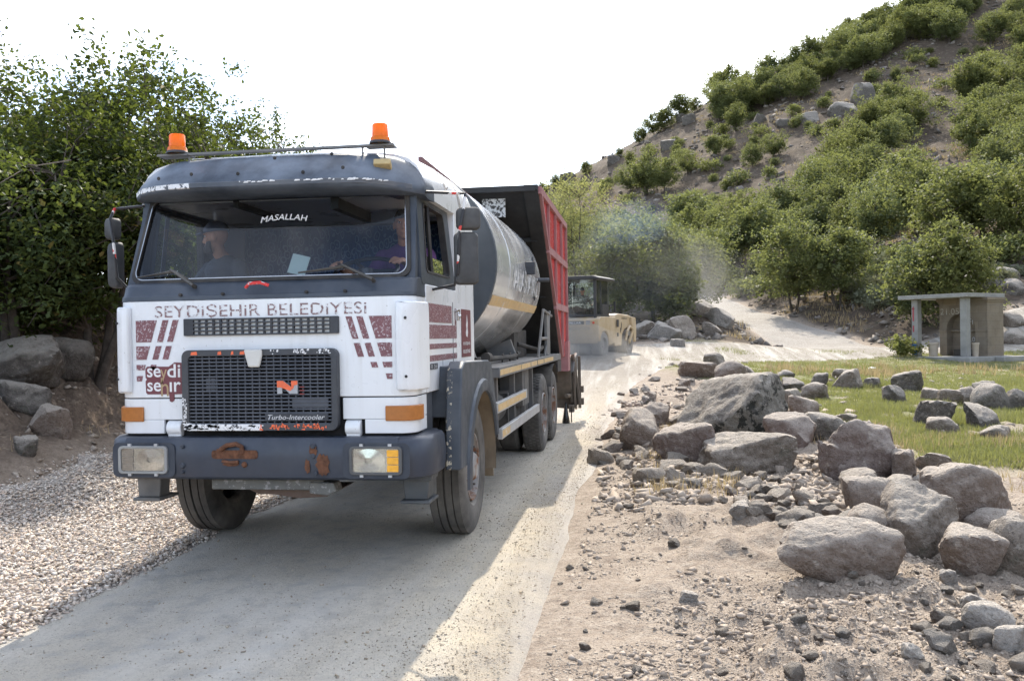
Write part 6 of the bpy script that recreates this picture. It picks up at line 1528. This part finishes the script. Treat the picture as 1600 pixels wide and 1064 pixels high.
def person(label, base, rz, head_c, head_rz, head_tilt, lh, rh, shirt, trousers, voxel=.0065, cap=None, beard=False, hair=True, scale=1, group=None):
    """seated figure facing -y when rz = 0; base: seat point, lh/rh: elbow, wrist, hand direction, palm normal (world)"""
    m = Matrix.Rotation(rz,3,'Z'); Q = lambda x,y,z: m@Vector((x,y,z))*scale+Vector(base); hc = Vector(head_c)
    body, sh, tr = MB(), MB(), MB()
    def torso(b, e):
        rg = []
        for (z,rx,ry,y) in ((-.02,.155,.12,.03),(.08,.16,.115,.03),(.20,.155,.108,.02),(.33,.175,.118,.0),(.44,.185,.115,-.005),(.50,.165,.085,0),(.54,.09,.06,.0),(.56,.055,.05,-.005)):
            rg.append([tuple(Q((rx+e)*math.cos(t), y+(ry+e)*math.sin(t), z)) for t in np.linspace(0,2*math.pi,22,endpoint=False)])
        b.loft(rg, caps=True)
    torso(body, 0); torso(sh, .012)
    nb = Q(0,0,.52); body.tube([nb, nb*.4+hc*.6-Vector((0,0,.05)), hc-Vector((0,0,.03))], [.062,.056,.056], 12)
    P, hm = head_mb(body, hc, head_rz, head_tilt)
    for s, (el, wr, hd, pn) in ((-1,lh),(1,rh)):
        sp = Q(s*.185,0,.455); el = Vector(el); wr = Vector(wr)
        limb(body, [sp, (sp+el)/2, el, (el+wr)/2, wr], [.052,.047,.040,.038,.026])
        limb(sh, [sp, sp*.55+el*.45, sp*.22+el*.78], [.068,.062,.060])
        hand(body, wr, hd, s, pn)
    for s in (-1,1):
        hip, kn, an = Q(s*.10,.02,.02), Q(s*.14,-.42,.05), Q(s*.13,-.45,-.38)
        limb(body, [hip, kn, an], [.085,.06,.045]); limb(tr, [hip, (hip+kn)/2, kn, (kn+an)/2, an], [.10,.088,.072,.066,.056])
        body.tube([an, an+m@Vector((0,-.02,-.06)), an+m@Vector((0,-.16,-.08))], [.045,.045,.035], 10)
    p = remesh('person', body, SKIN, None, voxel); tag(p, label, 'person', group)
    remesh('shirt', sh, shirt, p, .011); remesh('trousers', tr, trousers, p, .013)
    e = MB()
    for s in (-1,1): ball(e, P(s*.030,-.0765,.020), (.0125,.010,.008), hm, 8)
    e.cur = 1
    for s in (-1,1): ball(e, P(s*.030,-.0845,.020), (.006,.004,.006), hm, 6)
    e.build('eyes', [EYEW, EYED], p)
    if hair:
        h = MB(); rg = []
        for i in range(9):
            t = math.pi*.5*i/8; k = max(math.cos(t),.02)
            rg.append([tuple(P(.083*k*math.cos(a), .016+.102*k*math.sin(a), .03+.107*math.sin(t)-(.055*max(0,math.sin(a)) if i == 0 else 0)+(.035 if i == 0 and math.sin(a) < -.5 else 0))) for a in np.linspace(0,2*math.pi,24,endpoint=False)])
        h.loft(rg); h.build('hair', HAIR, p, 0, 60)
    if beard:
        h = MB(); rg = []
        for z,k in ((-.030,.93),(-.06,.97),(-.09,.98),(-.114,.82),(-.126,.4)):
            rg.append([tuple(P(.074*k*math.cos(a), -.030+.079*k*math.sin(a), z-(.050 if z > -.05 else .022 if z > -.07 else 0)*max(0,min(1,(-math.sin(a)-.35)*2.5)))) for a in np.linspace(-math.pi*1.03,.03*math.pi,20)])
        h.loft(rg, closed=False); bo = h.build('beard', HAIR, p, 0, 60); so_ = bo.modifiers.new('t','SOLIDIFY'); so_.thickness = .006; so_.offset = 1
    if cap:
        h = MB(); rg = []
        for i in range(8):
            t = math.pi*.5*i/7; k = max(math.cos(t)**.8,.02)
            rg.append([tuple(P(.090*k*math.cos(a), .012+.108*k*math.sin(a), .045+.095*math.sin(t))) for a in np.linspace(0,2*math.pi,24,endpoint=False)])
        h.loft(rg)
        br = [[tuple(P(.082*u, -.085-.075*(1-u*u)*v-.01*v, .052-.018*v+.012*(1-u*u))) for u in np.linspace(-1,1,11)] for v in (0,.5,1)]
        h.loft(br, closed=False); co_ = h.build('cap', cap, p, 0, 60); so_ = co_.modifiers.new('t','SOLIDIFY'); so_.thickness = .004
    return p
# passenger: head turned to the picture's left; driver: both hands on the wheel
hp = aty(337,372,1.12); Vp = Vector(hp)
pb = Vector((hp[0]+.035, 1.20, hp[2]-.70))
person('bearded passenger in dark shirt and blue cap looking sideways out of the cab', pb, R_(-25), Vp, R_(-82), R_(6),
       (pb+Vector((-.27,-.10,.22)), pb+Vector((-.17,-.32,.12)), (.3,-.9,-.2), (0,0,-1)), (pb+Vector((.26,-.14,.20)), pb+Vector((.12,-.36,.12)), (-.3,-.9,-.1), (0,0,-1)),
       cloth('charcoal_work_shirt', (.035,.042,.055)), cloth('dark_trousers', (.03,.032,.04)), cap=cloth('navy_cap', (.06,.075,.12)), beard=True, hair=False)
hd_ = aty(631,352,1.12); Vd = Vector(hd_); db = Vector((hd_[0]-.01, 1.20, hd_[2]-.70))
wl_ = aty(536,413,.72); wl_ = Vector(wl_); wr_ = SWC+swm@Vector((SWR*.95,SWR*.25,.03))
person('driver in a purple shirt at the steering wheel, half hidden by the windscreen pillar', db, 0, Vd, R_(12), R_(4),
       (db+Vector((-.30,-.18,.20)), SWC+swm@Vector((-SWR-.01,.02,.03))+Vector((-.0,.085,.02)), (-.05,-1,.05), (.5,-.3,-.9)), (db+Vector((.27,-.16,.22)), wr_+Vector((.02,.09,.03)), (-.1,-1,0), (-.4,-.2,-.9)),
       cloth('purple_shirt', (.085,.030,.115)), cloth('dark_trousers', (.03,.032,.04)))
# paper card behind the windscreen
b = MB(); c0 = aty(467,414,.34); b.box((c0[0],.34,c0[2]),(.135,.004,.15),Euler((R_(-14),R_(14),0)).to_matrix()); b.bb(c0[0]-.05,c0[0]+.05,.33,.40,2.086,2.10)
tag(b.build('paper_card', M('pale_green_paper', (.46,.56,.50), .7, 0, .04, 6), None), 'pale green paper card propped on the dashboard behind the windscreen', 'card')

# ------------------------------------------------------------------ road roller
CATY = M('tan_yellow_paint', (.44,.33,.19), .5, 0, .1, 3, dust=1.1, dcol=(.46,.39,.31)); RBLK = M('roller_black', (.025,.026,.028), .5, 0, .2, 6, dust=.3, dcol=(.25,.23,.2)); RSTEEL = M('dusty_roller_tyre', (.20,.185,.165), .8, 0, .15, 5, dust=.9, dcol=(.45,.40,.34))
rp = atd(937,553,32.0); rz0 = gz(rp[0], rp[1]); HD = -R_(17)
RL = empty('road_roller', (rp[0], rp[1], rz0+.0), HD, 'tan road roller with black glazed cab working in a cloud of dust behind the truck', 'road roller')
# local: +y away from the viewer, near right corner at the origin, width to -x
b = MB(); b.prism([(.05,.62),(.05,1.42),(.30,1.52),(1.9,1.52),(1.9,.55),(1.15,.45),(1.05,.80),(.85,.98),(.45,.98),(.25,.80),(.20,.62)], 'x', -1.90, -.02)
b.build('rear_body', CATY, RL, .03)
b = MB(); b.prism([(1.92,.42),(1.92,1.58),(2.4,1.66),(3.7,1.62),(4.25,1.52),(4.3,1.0),(3.95,1.02),(3.6,1.12),(3.15,1.05),(2.85,.85),(2.75,.42)], 'x', -1.80, -.08); b.build('engine_hood', CATY, RL, .04)
b = MB(); b.prism([(3.75,1.56),(4.30,1.52),(4.36,.95),(4.30,.55),(4.05,.62),(4.02,1.0),(3.80,1.2)], 'x', -1.9, .02); b.build('front_fender', CATY, RL, .03)
b = MB(); b.bb(-1.80,-.12,.03,.06,.70,.96); b.bb(-1.78,-.10,.0,.08,.55,.66); b.build('rear_bar', CATY, RL, .01)
def rwheel(y, D, nm, steel=False):
    b = MB(); r = D/2
    for x in (-.30,-.78,-1.26,-1.70): b.lathe([(r*.5,-.17),(r*.9,-.19),(r,-.14),(r,.14),(r*.9,.19),(r*.55,.185),(r*.5,.10),(.10,.08),(.10,.14),(0,.14)], (x+.08,y,r), 'x', 30)
    return b.build(nm, RSTEEL, RL, 0, 30)
rwheel(.62,.98,'rear_tyres'); rwheel(3.55,1.06,'front_tyres')
b = MB(); b.tube([(.0,3.0,.62),(.02,3.15,.98),(.02,3.5,1.18),(.02,3.9,1.05)], .05, 8); b.bar((.01,3.4,.55),(.01,3.95,1.05),.05,.16); b.build('scraper_arm', CATY, RL)
# cab
def cabp(b, x, y): b.bar((x,y,1.50),(x,y,2.86),.07,.07)
b = MB()
for x,y in ((-.22,.22),(-1.70,.22),(-.30,1.75),(-1.62,1.75)): b.bb(x-.05,x+.05,y-.05,y+.05,1.30,2.88)
b.bb(-1.70,-.22,.19,.25,1.52,1.60); b.bb(-.27,-.21,.22,1.75,1.50,1.60); b.bb(-.26,-.22,.85,.91,1.60,2.85); b.bb(-1.38,-1.30,.19,.25,1.6,2.86)
b.prism([(.3,1.5),(1.7,1.5),(1.4,1.05),(.7,1.05)], 'x', -.30, -.18); b.bb(-.27,-.21,.95,1.70,1.60,1.98)
CB = b.build('cab_frame', RBLK, RL, .008)
b = MB(); b.prism([(-1.88,2.86),(-.04,2.86),(-.04,2.93),(-.25,3.0),(-1.67,3.0),(-1.88,2.93)], 'y', .05, 1.98); b.build('cab_roof', RBLK, RL, .02)
GL2 = glassmat('roller_glass', (.93,.96,.96), .0, dirt=.06)
b = MB(); b.bb(-1.66,-.27,.215,.222,1.60,2.86); b.bb(-.243,-.236,.27,.84,1.60,2.85); b.bb(-.243,-.236,.92,1.70,1.98,2.85); b.bb(-1.66,-.27,1.745,1.752,1.9,2.86); b.bb(-1.684,-1.677,.27,1.70,1.60,2.85); b.build('cab_glass', GL2, RL)
b = MB(); b.bb(-1.15,-.72,.60,1.05,1.50,1.72); b.box((-.93,.58,1.95),(.46,.10,.55)); b.bb(-1.6,-.34,1.4,1.7,1.5,1.86); b.tube([(-.75,1.35,1.75),(-.75,1.25,2.05)],.03,8); b.tube([(-.75+.16*math.cos(t),1.22+.05*math.sin(t),2.06+.15*math.sin(t)) for t in np.linspace(0,6.28,20)],.014,6); b.build('operator_seat', RBLK, RL, .02)
def rtext(body, mat, x, y, z, w, h, face, parent, nm='lettering'):
    return text(nm, body, mat, parent, (x,y,z), w, h, face, offset=.01)
b = MB(); b.bb(-1.72,-.60,.035,.052,1.24,1.36); pl_ = b.build('name_plate', RBLK, RL); rtext('CATERPILLAR', STW, -1.68, .03, 1.262, .98, .075, 0, pl_)
b = MB(); b.bb(-.52,-.36,.035,.052,1.22,1.38); b.build('badge', plain('badge_grey', (.30,.29,.28)), RL); b = MB(); b.lathe([(.05,0),(.04,-.03),(0,-.03)],(-.24,.055,1.29),'y',12); b.build('tail_lamp', plain('tail_red', (.55,.08,.05), .3), RL)
rtext('MONITOR', plain('faint_plate_letters', (.27,.23,.18), .6), -1.2, .046, 1.03, .85, .12, 0, RL)
b = MB(); b.bb(-.02,.0,2.02,2.22,1.14,1.42); b.bb(-.02,-.005,2.05,2.20,.78,.92); b.build('side_hatch', RBLK, RL)
rtext('CB54', STW, -.175, .86, 1.22, .40, .14, 1, RL); rtext('CATERPILLAR', plain('dark_letters', (.05,.045,.04)), -.072, 2.75, 1.45, .70, .07, 1, RL)
b = MB(); b.prism([(2.62,.92),(2.72,1.05),(2.78,1.25),(2.72,1.34),(2.70,1.15),(2.60,1.08)], 'x', -.079, -.070); b.build('flame_decal', RBLK, RL)
b = MB(); b.bar((-.30,1.85,1.95),(-.06,1.95,2.0),.03,.03); b.bb(-.10,-.03,1.9,1.97,1.7,2.1); b.build('roller_mirror', RBLK, RL)
mw_ = Matrix.Translation((rp[0],rp[1],rz0)) @ Matrix.Rotation(HD,4,'Z')
def rl(x,y,z): return mw_ @ Vector((x,y,z))
ob_ = rl(-.93,.86,1.78)
person('roller operator in a dark brown shirt seen from behind inside the glazed cab', ob_, HD+math.pi, rl(-1.0,.98,2.50), HD+math.pi+.35, R_(10),
       (rl(-.62,.98,1.98), rl(-.70,1.18,2.05), (rl(0,1,0)-rl(0,0,0)), (0,0,-1)), (rl(-1.25,.98,1.98), rl(-1.15,1.2,1.95), (rl(0,1,0)-rl(0,0,0)), (0,0,-1)),
       cloth('brown_shirt', (.075,.06,.045)), cloth('dark_trousers', (.03,.032,.04)), voxel=.010)

# ------------------------------------------------------------------ stone shelter over a spring
sp_ = atd(1509,560,36.0); sz = gz(sp_[0], sp_[1])-.05; SH = R_(-50)
CONC = M('weathered_concrete', (.25,.245,.23), .9, 0, .18, 2.5, bmp=.4, bscale=30); STONE = None
m, n, l, o = newmat('tan_ashlar'); p = n.new("ShaderNodeBsdfPrincipled"); t = n.new("ShaderNodeTexCoord").outputs['Object']
bk = n.new("ShaderNodeTexBrick"); bk.inputs['Scale'].default_value = 1.0; bk.inputs['Brick Width'].default_value = .62; bk.inputs['Row Height'].default_value = .33; bk.inputs['Mortar Size'].default_value = .008
bk.inputs['Color1'].default_value = (.20,.16,.115,1); bk.inputs['Color2'].default_value = (.155,.127,.095,1); bk.inputs['Mortar'].default_value = (.12,.10,.08,1)
mpn = n.new("ShaderNodeMapping"); mpn.inputs['Rotation'].default_value = (R_(90),0,0); l.new(t, mpn.inputs[0]); cmb = n.new("ShaderNodeSeparateXYZ"); l.new(t, cmb.inputs[0]); cx2 = n.new("ShaderNodeCombineXYZ")
l.new(math_(n,l,'ADD',cmb.outputs[0],cmb.outputs[1]), cx2.inputs[0]); l.new(cmb.outputs[2], cx2.inputs[1]); l.new(cx2.outputs[0], bk.inputs['Vector'])
c = mixc(n, l, mapr(n, l, noise(n, l, t, 2.2, 6, .65), .4, .7, 0, .5), bk.outputs['Color'], (.24,.21,.17)); c = mixc(n, l, mapr(n, l, noise(n, l, t, 1.4, 5, .6), .55, .75, 0, .7), c, (.10,.085,.065)); l.new(c, p.inputs['Base Color']); p.inputs['Roughness'].default_value = .9
l.new(bump(n, l, noise(n, l, t, 22, 5, .6), .4, .02), p.inputs['Normal']); l.new(p.outputs[0], o.inputs['Surface']); STONE = m
SL = empty('stone_shelter', (sp_[0], sp_[1], sz), SH, 'tan stone wall fountain with arched niche under a flat concrete roof on two posts', 'shelter')
# local: near post at the origin, front runs to -x, depth +y
b = MB(); b.bb(-2.5,.5,-.5,2.6,-.35,.22); b.bb(.5,.9,1.2,9.0,-.35,.20); b.build('platform', CONC, SL, .03)
b = MB(); rg = [(-2.75,-.40),(.32,-.40),(.32,2.3),(-2.75,2.3)]; b.add([(x,y,2.62-.03*x*0+dz) for dz in (0,.16) for x,y in rg], [(3,2,1,0),(4,5,6,7),(0,1,5,4),(1,2,6,5),(2,3,7,6),(3,0,4,7)]); b.build('roof_slab', CONC, SL, .01)
for x in (0,-2.15):
    b = MB(); b.bb(x-.14,x+.14,-.14,.14,.22,2.62); po = b.build('post', CONC, SL, .012)
    if x:
        b = MB(); b.bb(x-.145,x+.08,-.148,-.142,.30,.72); sg = b.build('blue_sign', plain('blue_paint', (.03,.16,.42), .5), po); b = MB(); b.prism([(x-.10,.34),(x+.03,.34),(x+.03,.58),(x-.10,.52)], 'y', -.150, -.154); b.build('white_mark', STW, sg)
        b = MB()
        for z0,z1 in ((1.70,2.25),(1.25,1.52)): b.bb(x-.09,x-.02,-.146,-.141,z0,z1)
        b.prism([(x-.13,2.2),(x+.02,2.2),(x-.05,2.34)], 'y', -.141, -.146); b.build('red_paint', plain('red_spray', (.30,.05,.06), .6), po)
# wall with the niche
AW, AZ0 = .62, 1.35; ox = -.78
arcp = [(ox+AW*math.cos(t), AZ0+AW*1.05*math.sin(t)) for t in np.linspace(0,math.pi,15)]
front = [(-1.72,.22),(ox-AW,.22)]+arcp[::-1]+[(ox+AW,.22),(.36,.22),(.36,2.42),(-1.72,2.42)]
b = MB(); b.prism(front, 'y', .95, 1.35); b.bb(-1.72,.36,1.35,2.1,.22,2.42); WLL = b.build('wall', STONE, SL)
b = MB(); b.bb(-1.76,.40,.90,2.12,2.42,2.50); b.bb(-1.80,.44,.84,2.14,2.50,2.62); b.bb(-1.74,ox-AW-.01,.92,1.0,1.22,1.32); b.bb(ox+AW+.01,.38,.92,1.0,1.22,1.32); b.bb(ox-AW,ox+AW,1.24,1.36,1.22,1.30); b.build('cornice', STONE, SL, .01)
b = MB(); b.bb(ox-.35,ox+.55,.98,1.34,.22,.50); b.tube([(ox+.05,1.36,.95),(ox+.05,1.2,.95),(ox+.05,1.18,.88)], .025, 8); b.bb(ox-.03,ox+.13,1.33,1.36,1.42,1.56); b.build('spring_trough', M('wet_stone', (.05,.045,.04), .4), SL, .02)
GRAF = M('chalky_white_paint', (.50,.50,.49), .8, 0, .1, 10, chips=.25, ccol=(.26,.22,.17)); GRAF2 = M('faded_white_paint', (.36,.34,.31), .8, 0, .1, 10, chips=.45, ccol=(.24,.20,.15))
text('graffiti', '21.05 2', GRAF2, WLL, (-1.68,.947,1.95), 1.15, .26); text('graffiti', '21', GRAF2, WLL, (ox-.22,1.347,1.45), .20, .18); text('graffiti', 'FN', GRAF, WLL, (ox+.12,1.347,1.52), .34, .24); text('graffiti', '23.05', GRAF, WLL, (ox-.08,1.347,.80), .58, .20); text('graffiti', '3G', GRAF2, WLL, (ox+.2,1.237,1.235), .16, .05)
for x,y,lab in ((-1.60,.30,'pale plaster pot on the shelter platform beside the left post'),(.20,.35,'narrow pale pot on the shelter platform beside the near post')):
    w = .20 if x < -1 else .13; q = mw2 = Matrix.Translation((sp_[0],sp_[1],sz)) @ Matrix.Rotation(SH,4,'Z') @ Vector((x,y,.22))
    b = MB(); b.lathe([(0,0),(w*.82,0),(w*1.02,.48),(w*1.12,.50),(w*1.12,.56),(w*.9,.56),(w*.85,.45),(0,.45)], (0,0,0), 'z', 20); pt = b.build('plant_pot', M('pale_plaster', (.42,.36,.29), .85, 0, .1, 5), None, 0, 30); pt.location = q; tag(pt, lab, 'pot')
# green weeds at the shelter
P,d_ = ground(1412,556,20); pr_ = make_tree('weed', LEAFH, seed=990, H=.8, Rx=.8, zc=.5, rz=.5, nt=60, lpt=14, ls=.12, spread=.1, ntr=3, tr=.012, limbs=2, twig=False); plant(pr_, tuple(P), 1, 0, 'weed_clump', 'bright green weed clump left of the shelter post', 'weeds')
# litter on the meadow
P,d_ = ground(1363,577,10); b = MB(); b.add([(-.12,-.06,.0),(.10,-.08,.02),(.14,.05,.05),(-.02,.09,.07),(-.13,.05,.02)],[(0,1,2,3,4)]); ob = b.build('plastic_scrap', STW, None); ob.location = P+np.array([0,0,.02]); ob.modifiers.new('t','SOLIDIFY').thickness = .01; tag(ob, 'scrap of white litter lying on the meadow in front of the shelter', 'litter')
# ------------------------------------------------------------------ dust and smoke
def cloud(name, blobs, col, dens, label, cat, seed, nsc=.8, aniso=.3):
    """one closed lumpy hull filled with even air-borne dust"""
    b = MB()
    for c, r in blobs: ball(b, c, r)
    me = b.mesh(name, None if False else BLACK, 0); o = bpy.data.objects.new(name, me); COL.objects.link(o)
    r = o.modifiers.new('r','REMESH'); r.mode = 'VOXEL'; r.voxel_size = .18; s = o.modifiers.new('s','SMOOTH'); s.iterations = 6
    bpy.context.view_layer.update(); m2 = bpy.data.meshes.new_from_object(o.evaluated_get(bpy.context.evaluated_depsgraph_get())); bpy.data.objects.remove(o)
    m, n, l, ou = newmat(name); p = n.new("ShaderNodeVolumePrincipled"); p.inputs['Color'].default_value = rgba(col); p.inputs['Anisotropy'].default_value = aniso
    t = n.new("ShaderNodeTexCoord").outputs['Generated']; gsub = n.new("ShaderNodeVectorMath"); gsub.operation = 'SUBTRACT'; l.new(t, gsub.inputs[0]); gsub.inputs[1].default_value = (.5,.5,.35)
    ln = n.new("ShaderNodeVectorMath"); ln.operation = 'LENGTH'; l.new(gsub.outputs[0], ln.inputs[0])
    fall = mapr(n, l, ln.outputs['Value'], .08, .52, 1, 0)
    nz = mapr(n, l, noise(n, l, n.new("ShaderNodeTexCoord").outputs['Object'], nsc, 3, .6), .3, .7, .15, 1.2)
    l.new(math_(n, l, 'MULTIPLY', math_(n, l, 'MULTIPLY', fall, nz), dens), p.inputs['Density']); l.new(p.outputs[0], ou.inputs['Volume'])
    m2.materials.clear(); m2.materials.append(m); tag(nobj(name, m2), label, cat, None, 'stuff')
def rb(x,y,z,r): q = rl(x,y,z); return (tuple(q), r)
cloud('road_dust', [rb(-1.2,-.6,.4,(2.0,1.6,1.1)), rb(-2.8,.2,.7,(2.2,2.0,1.7)), rb(-.2,.0,.3,(1.5,1.2,.8)), rb(-3.8,2.5,1.0,(2.2,2.2,2.0)), rb(-1.0,-2.0,.15,(1.8,1.6,.5))], (.96,.93,.88), 1.15, 'pale dust whirled up round the wheels of the road roller', 'dust', 1)
q1 = atd(985,420,46); q2 = atd(1060,430,50); q3 = atd(1120,415,56)
cloud('drifting_dust', [(tuple(q1),(5,4,3.2)), (tuple(q2),(5,4,3.0)), (tuple(atd(930,440,44)),(4,3,2.6))], (.95,.94,.92), .08, 'thin veil of dust drifting before the trees at the foot of the hill', 'dust', 2, .35)
s1 = atd(985,345,44); s2 = atd(1020,325,46); s3 = atd(945,365,44)
cloud('exhaust_smoke', [(tuple(s1),(2.2,1.6,1.3)), (tuple(s2),(1.7,1.3,1.1)), (tuple(s3),(2.0,1.4,1.2)), (tuple(atd(1045,312,47)),(.9,.8,.5))], (.42,.60,1.0), .11, 'puff of bluish exhaust smoke drifting before the trees', 'smoke', 3, .9, 0)
SC.cycles.volume_step_rate = 2.0; SC.cycles.volume_max_steps = 128
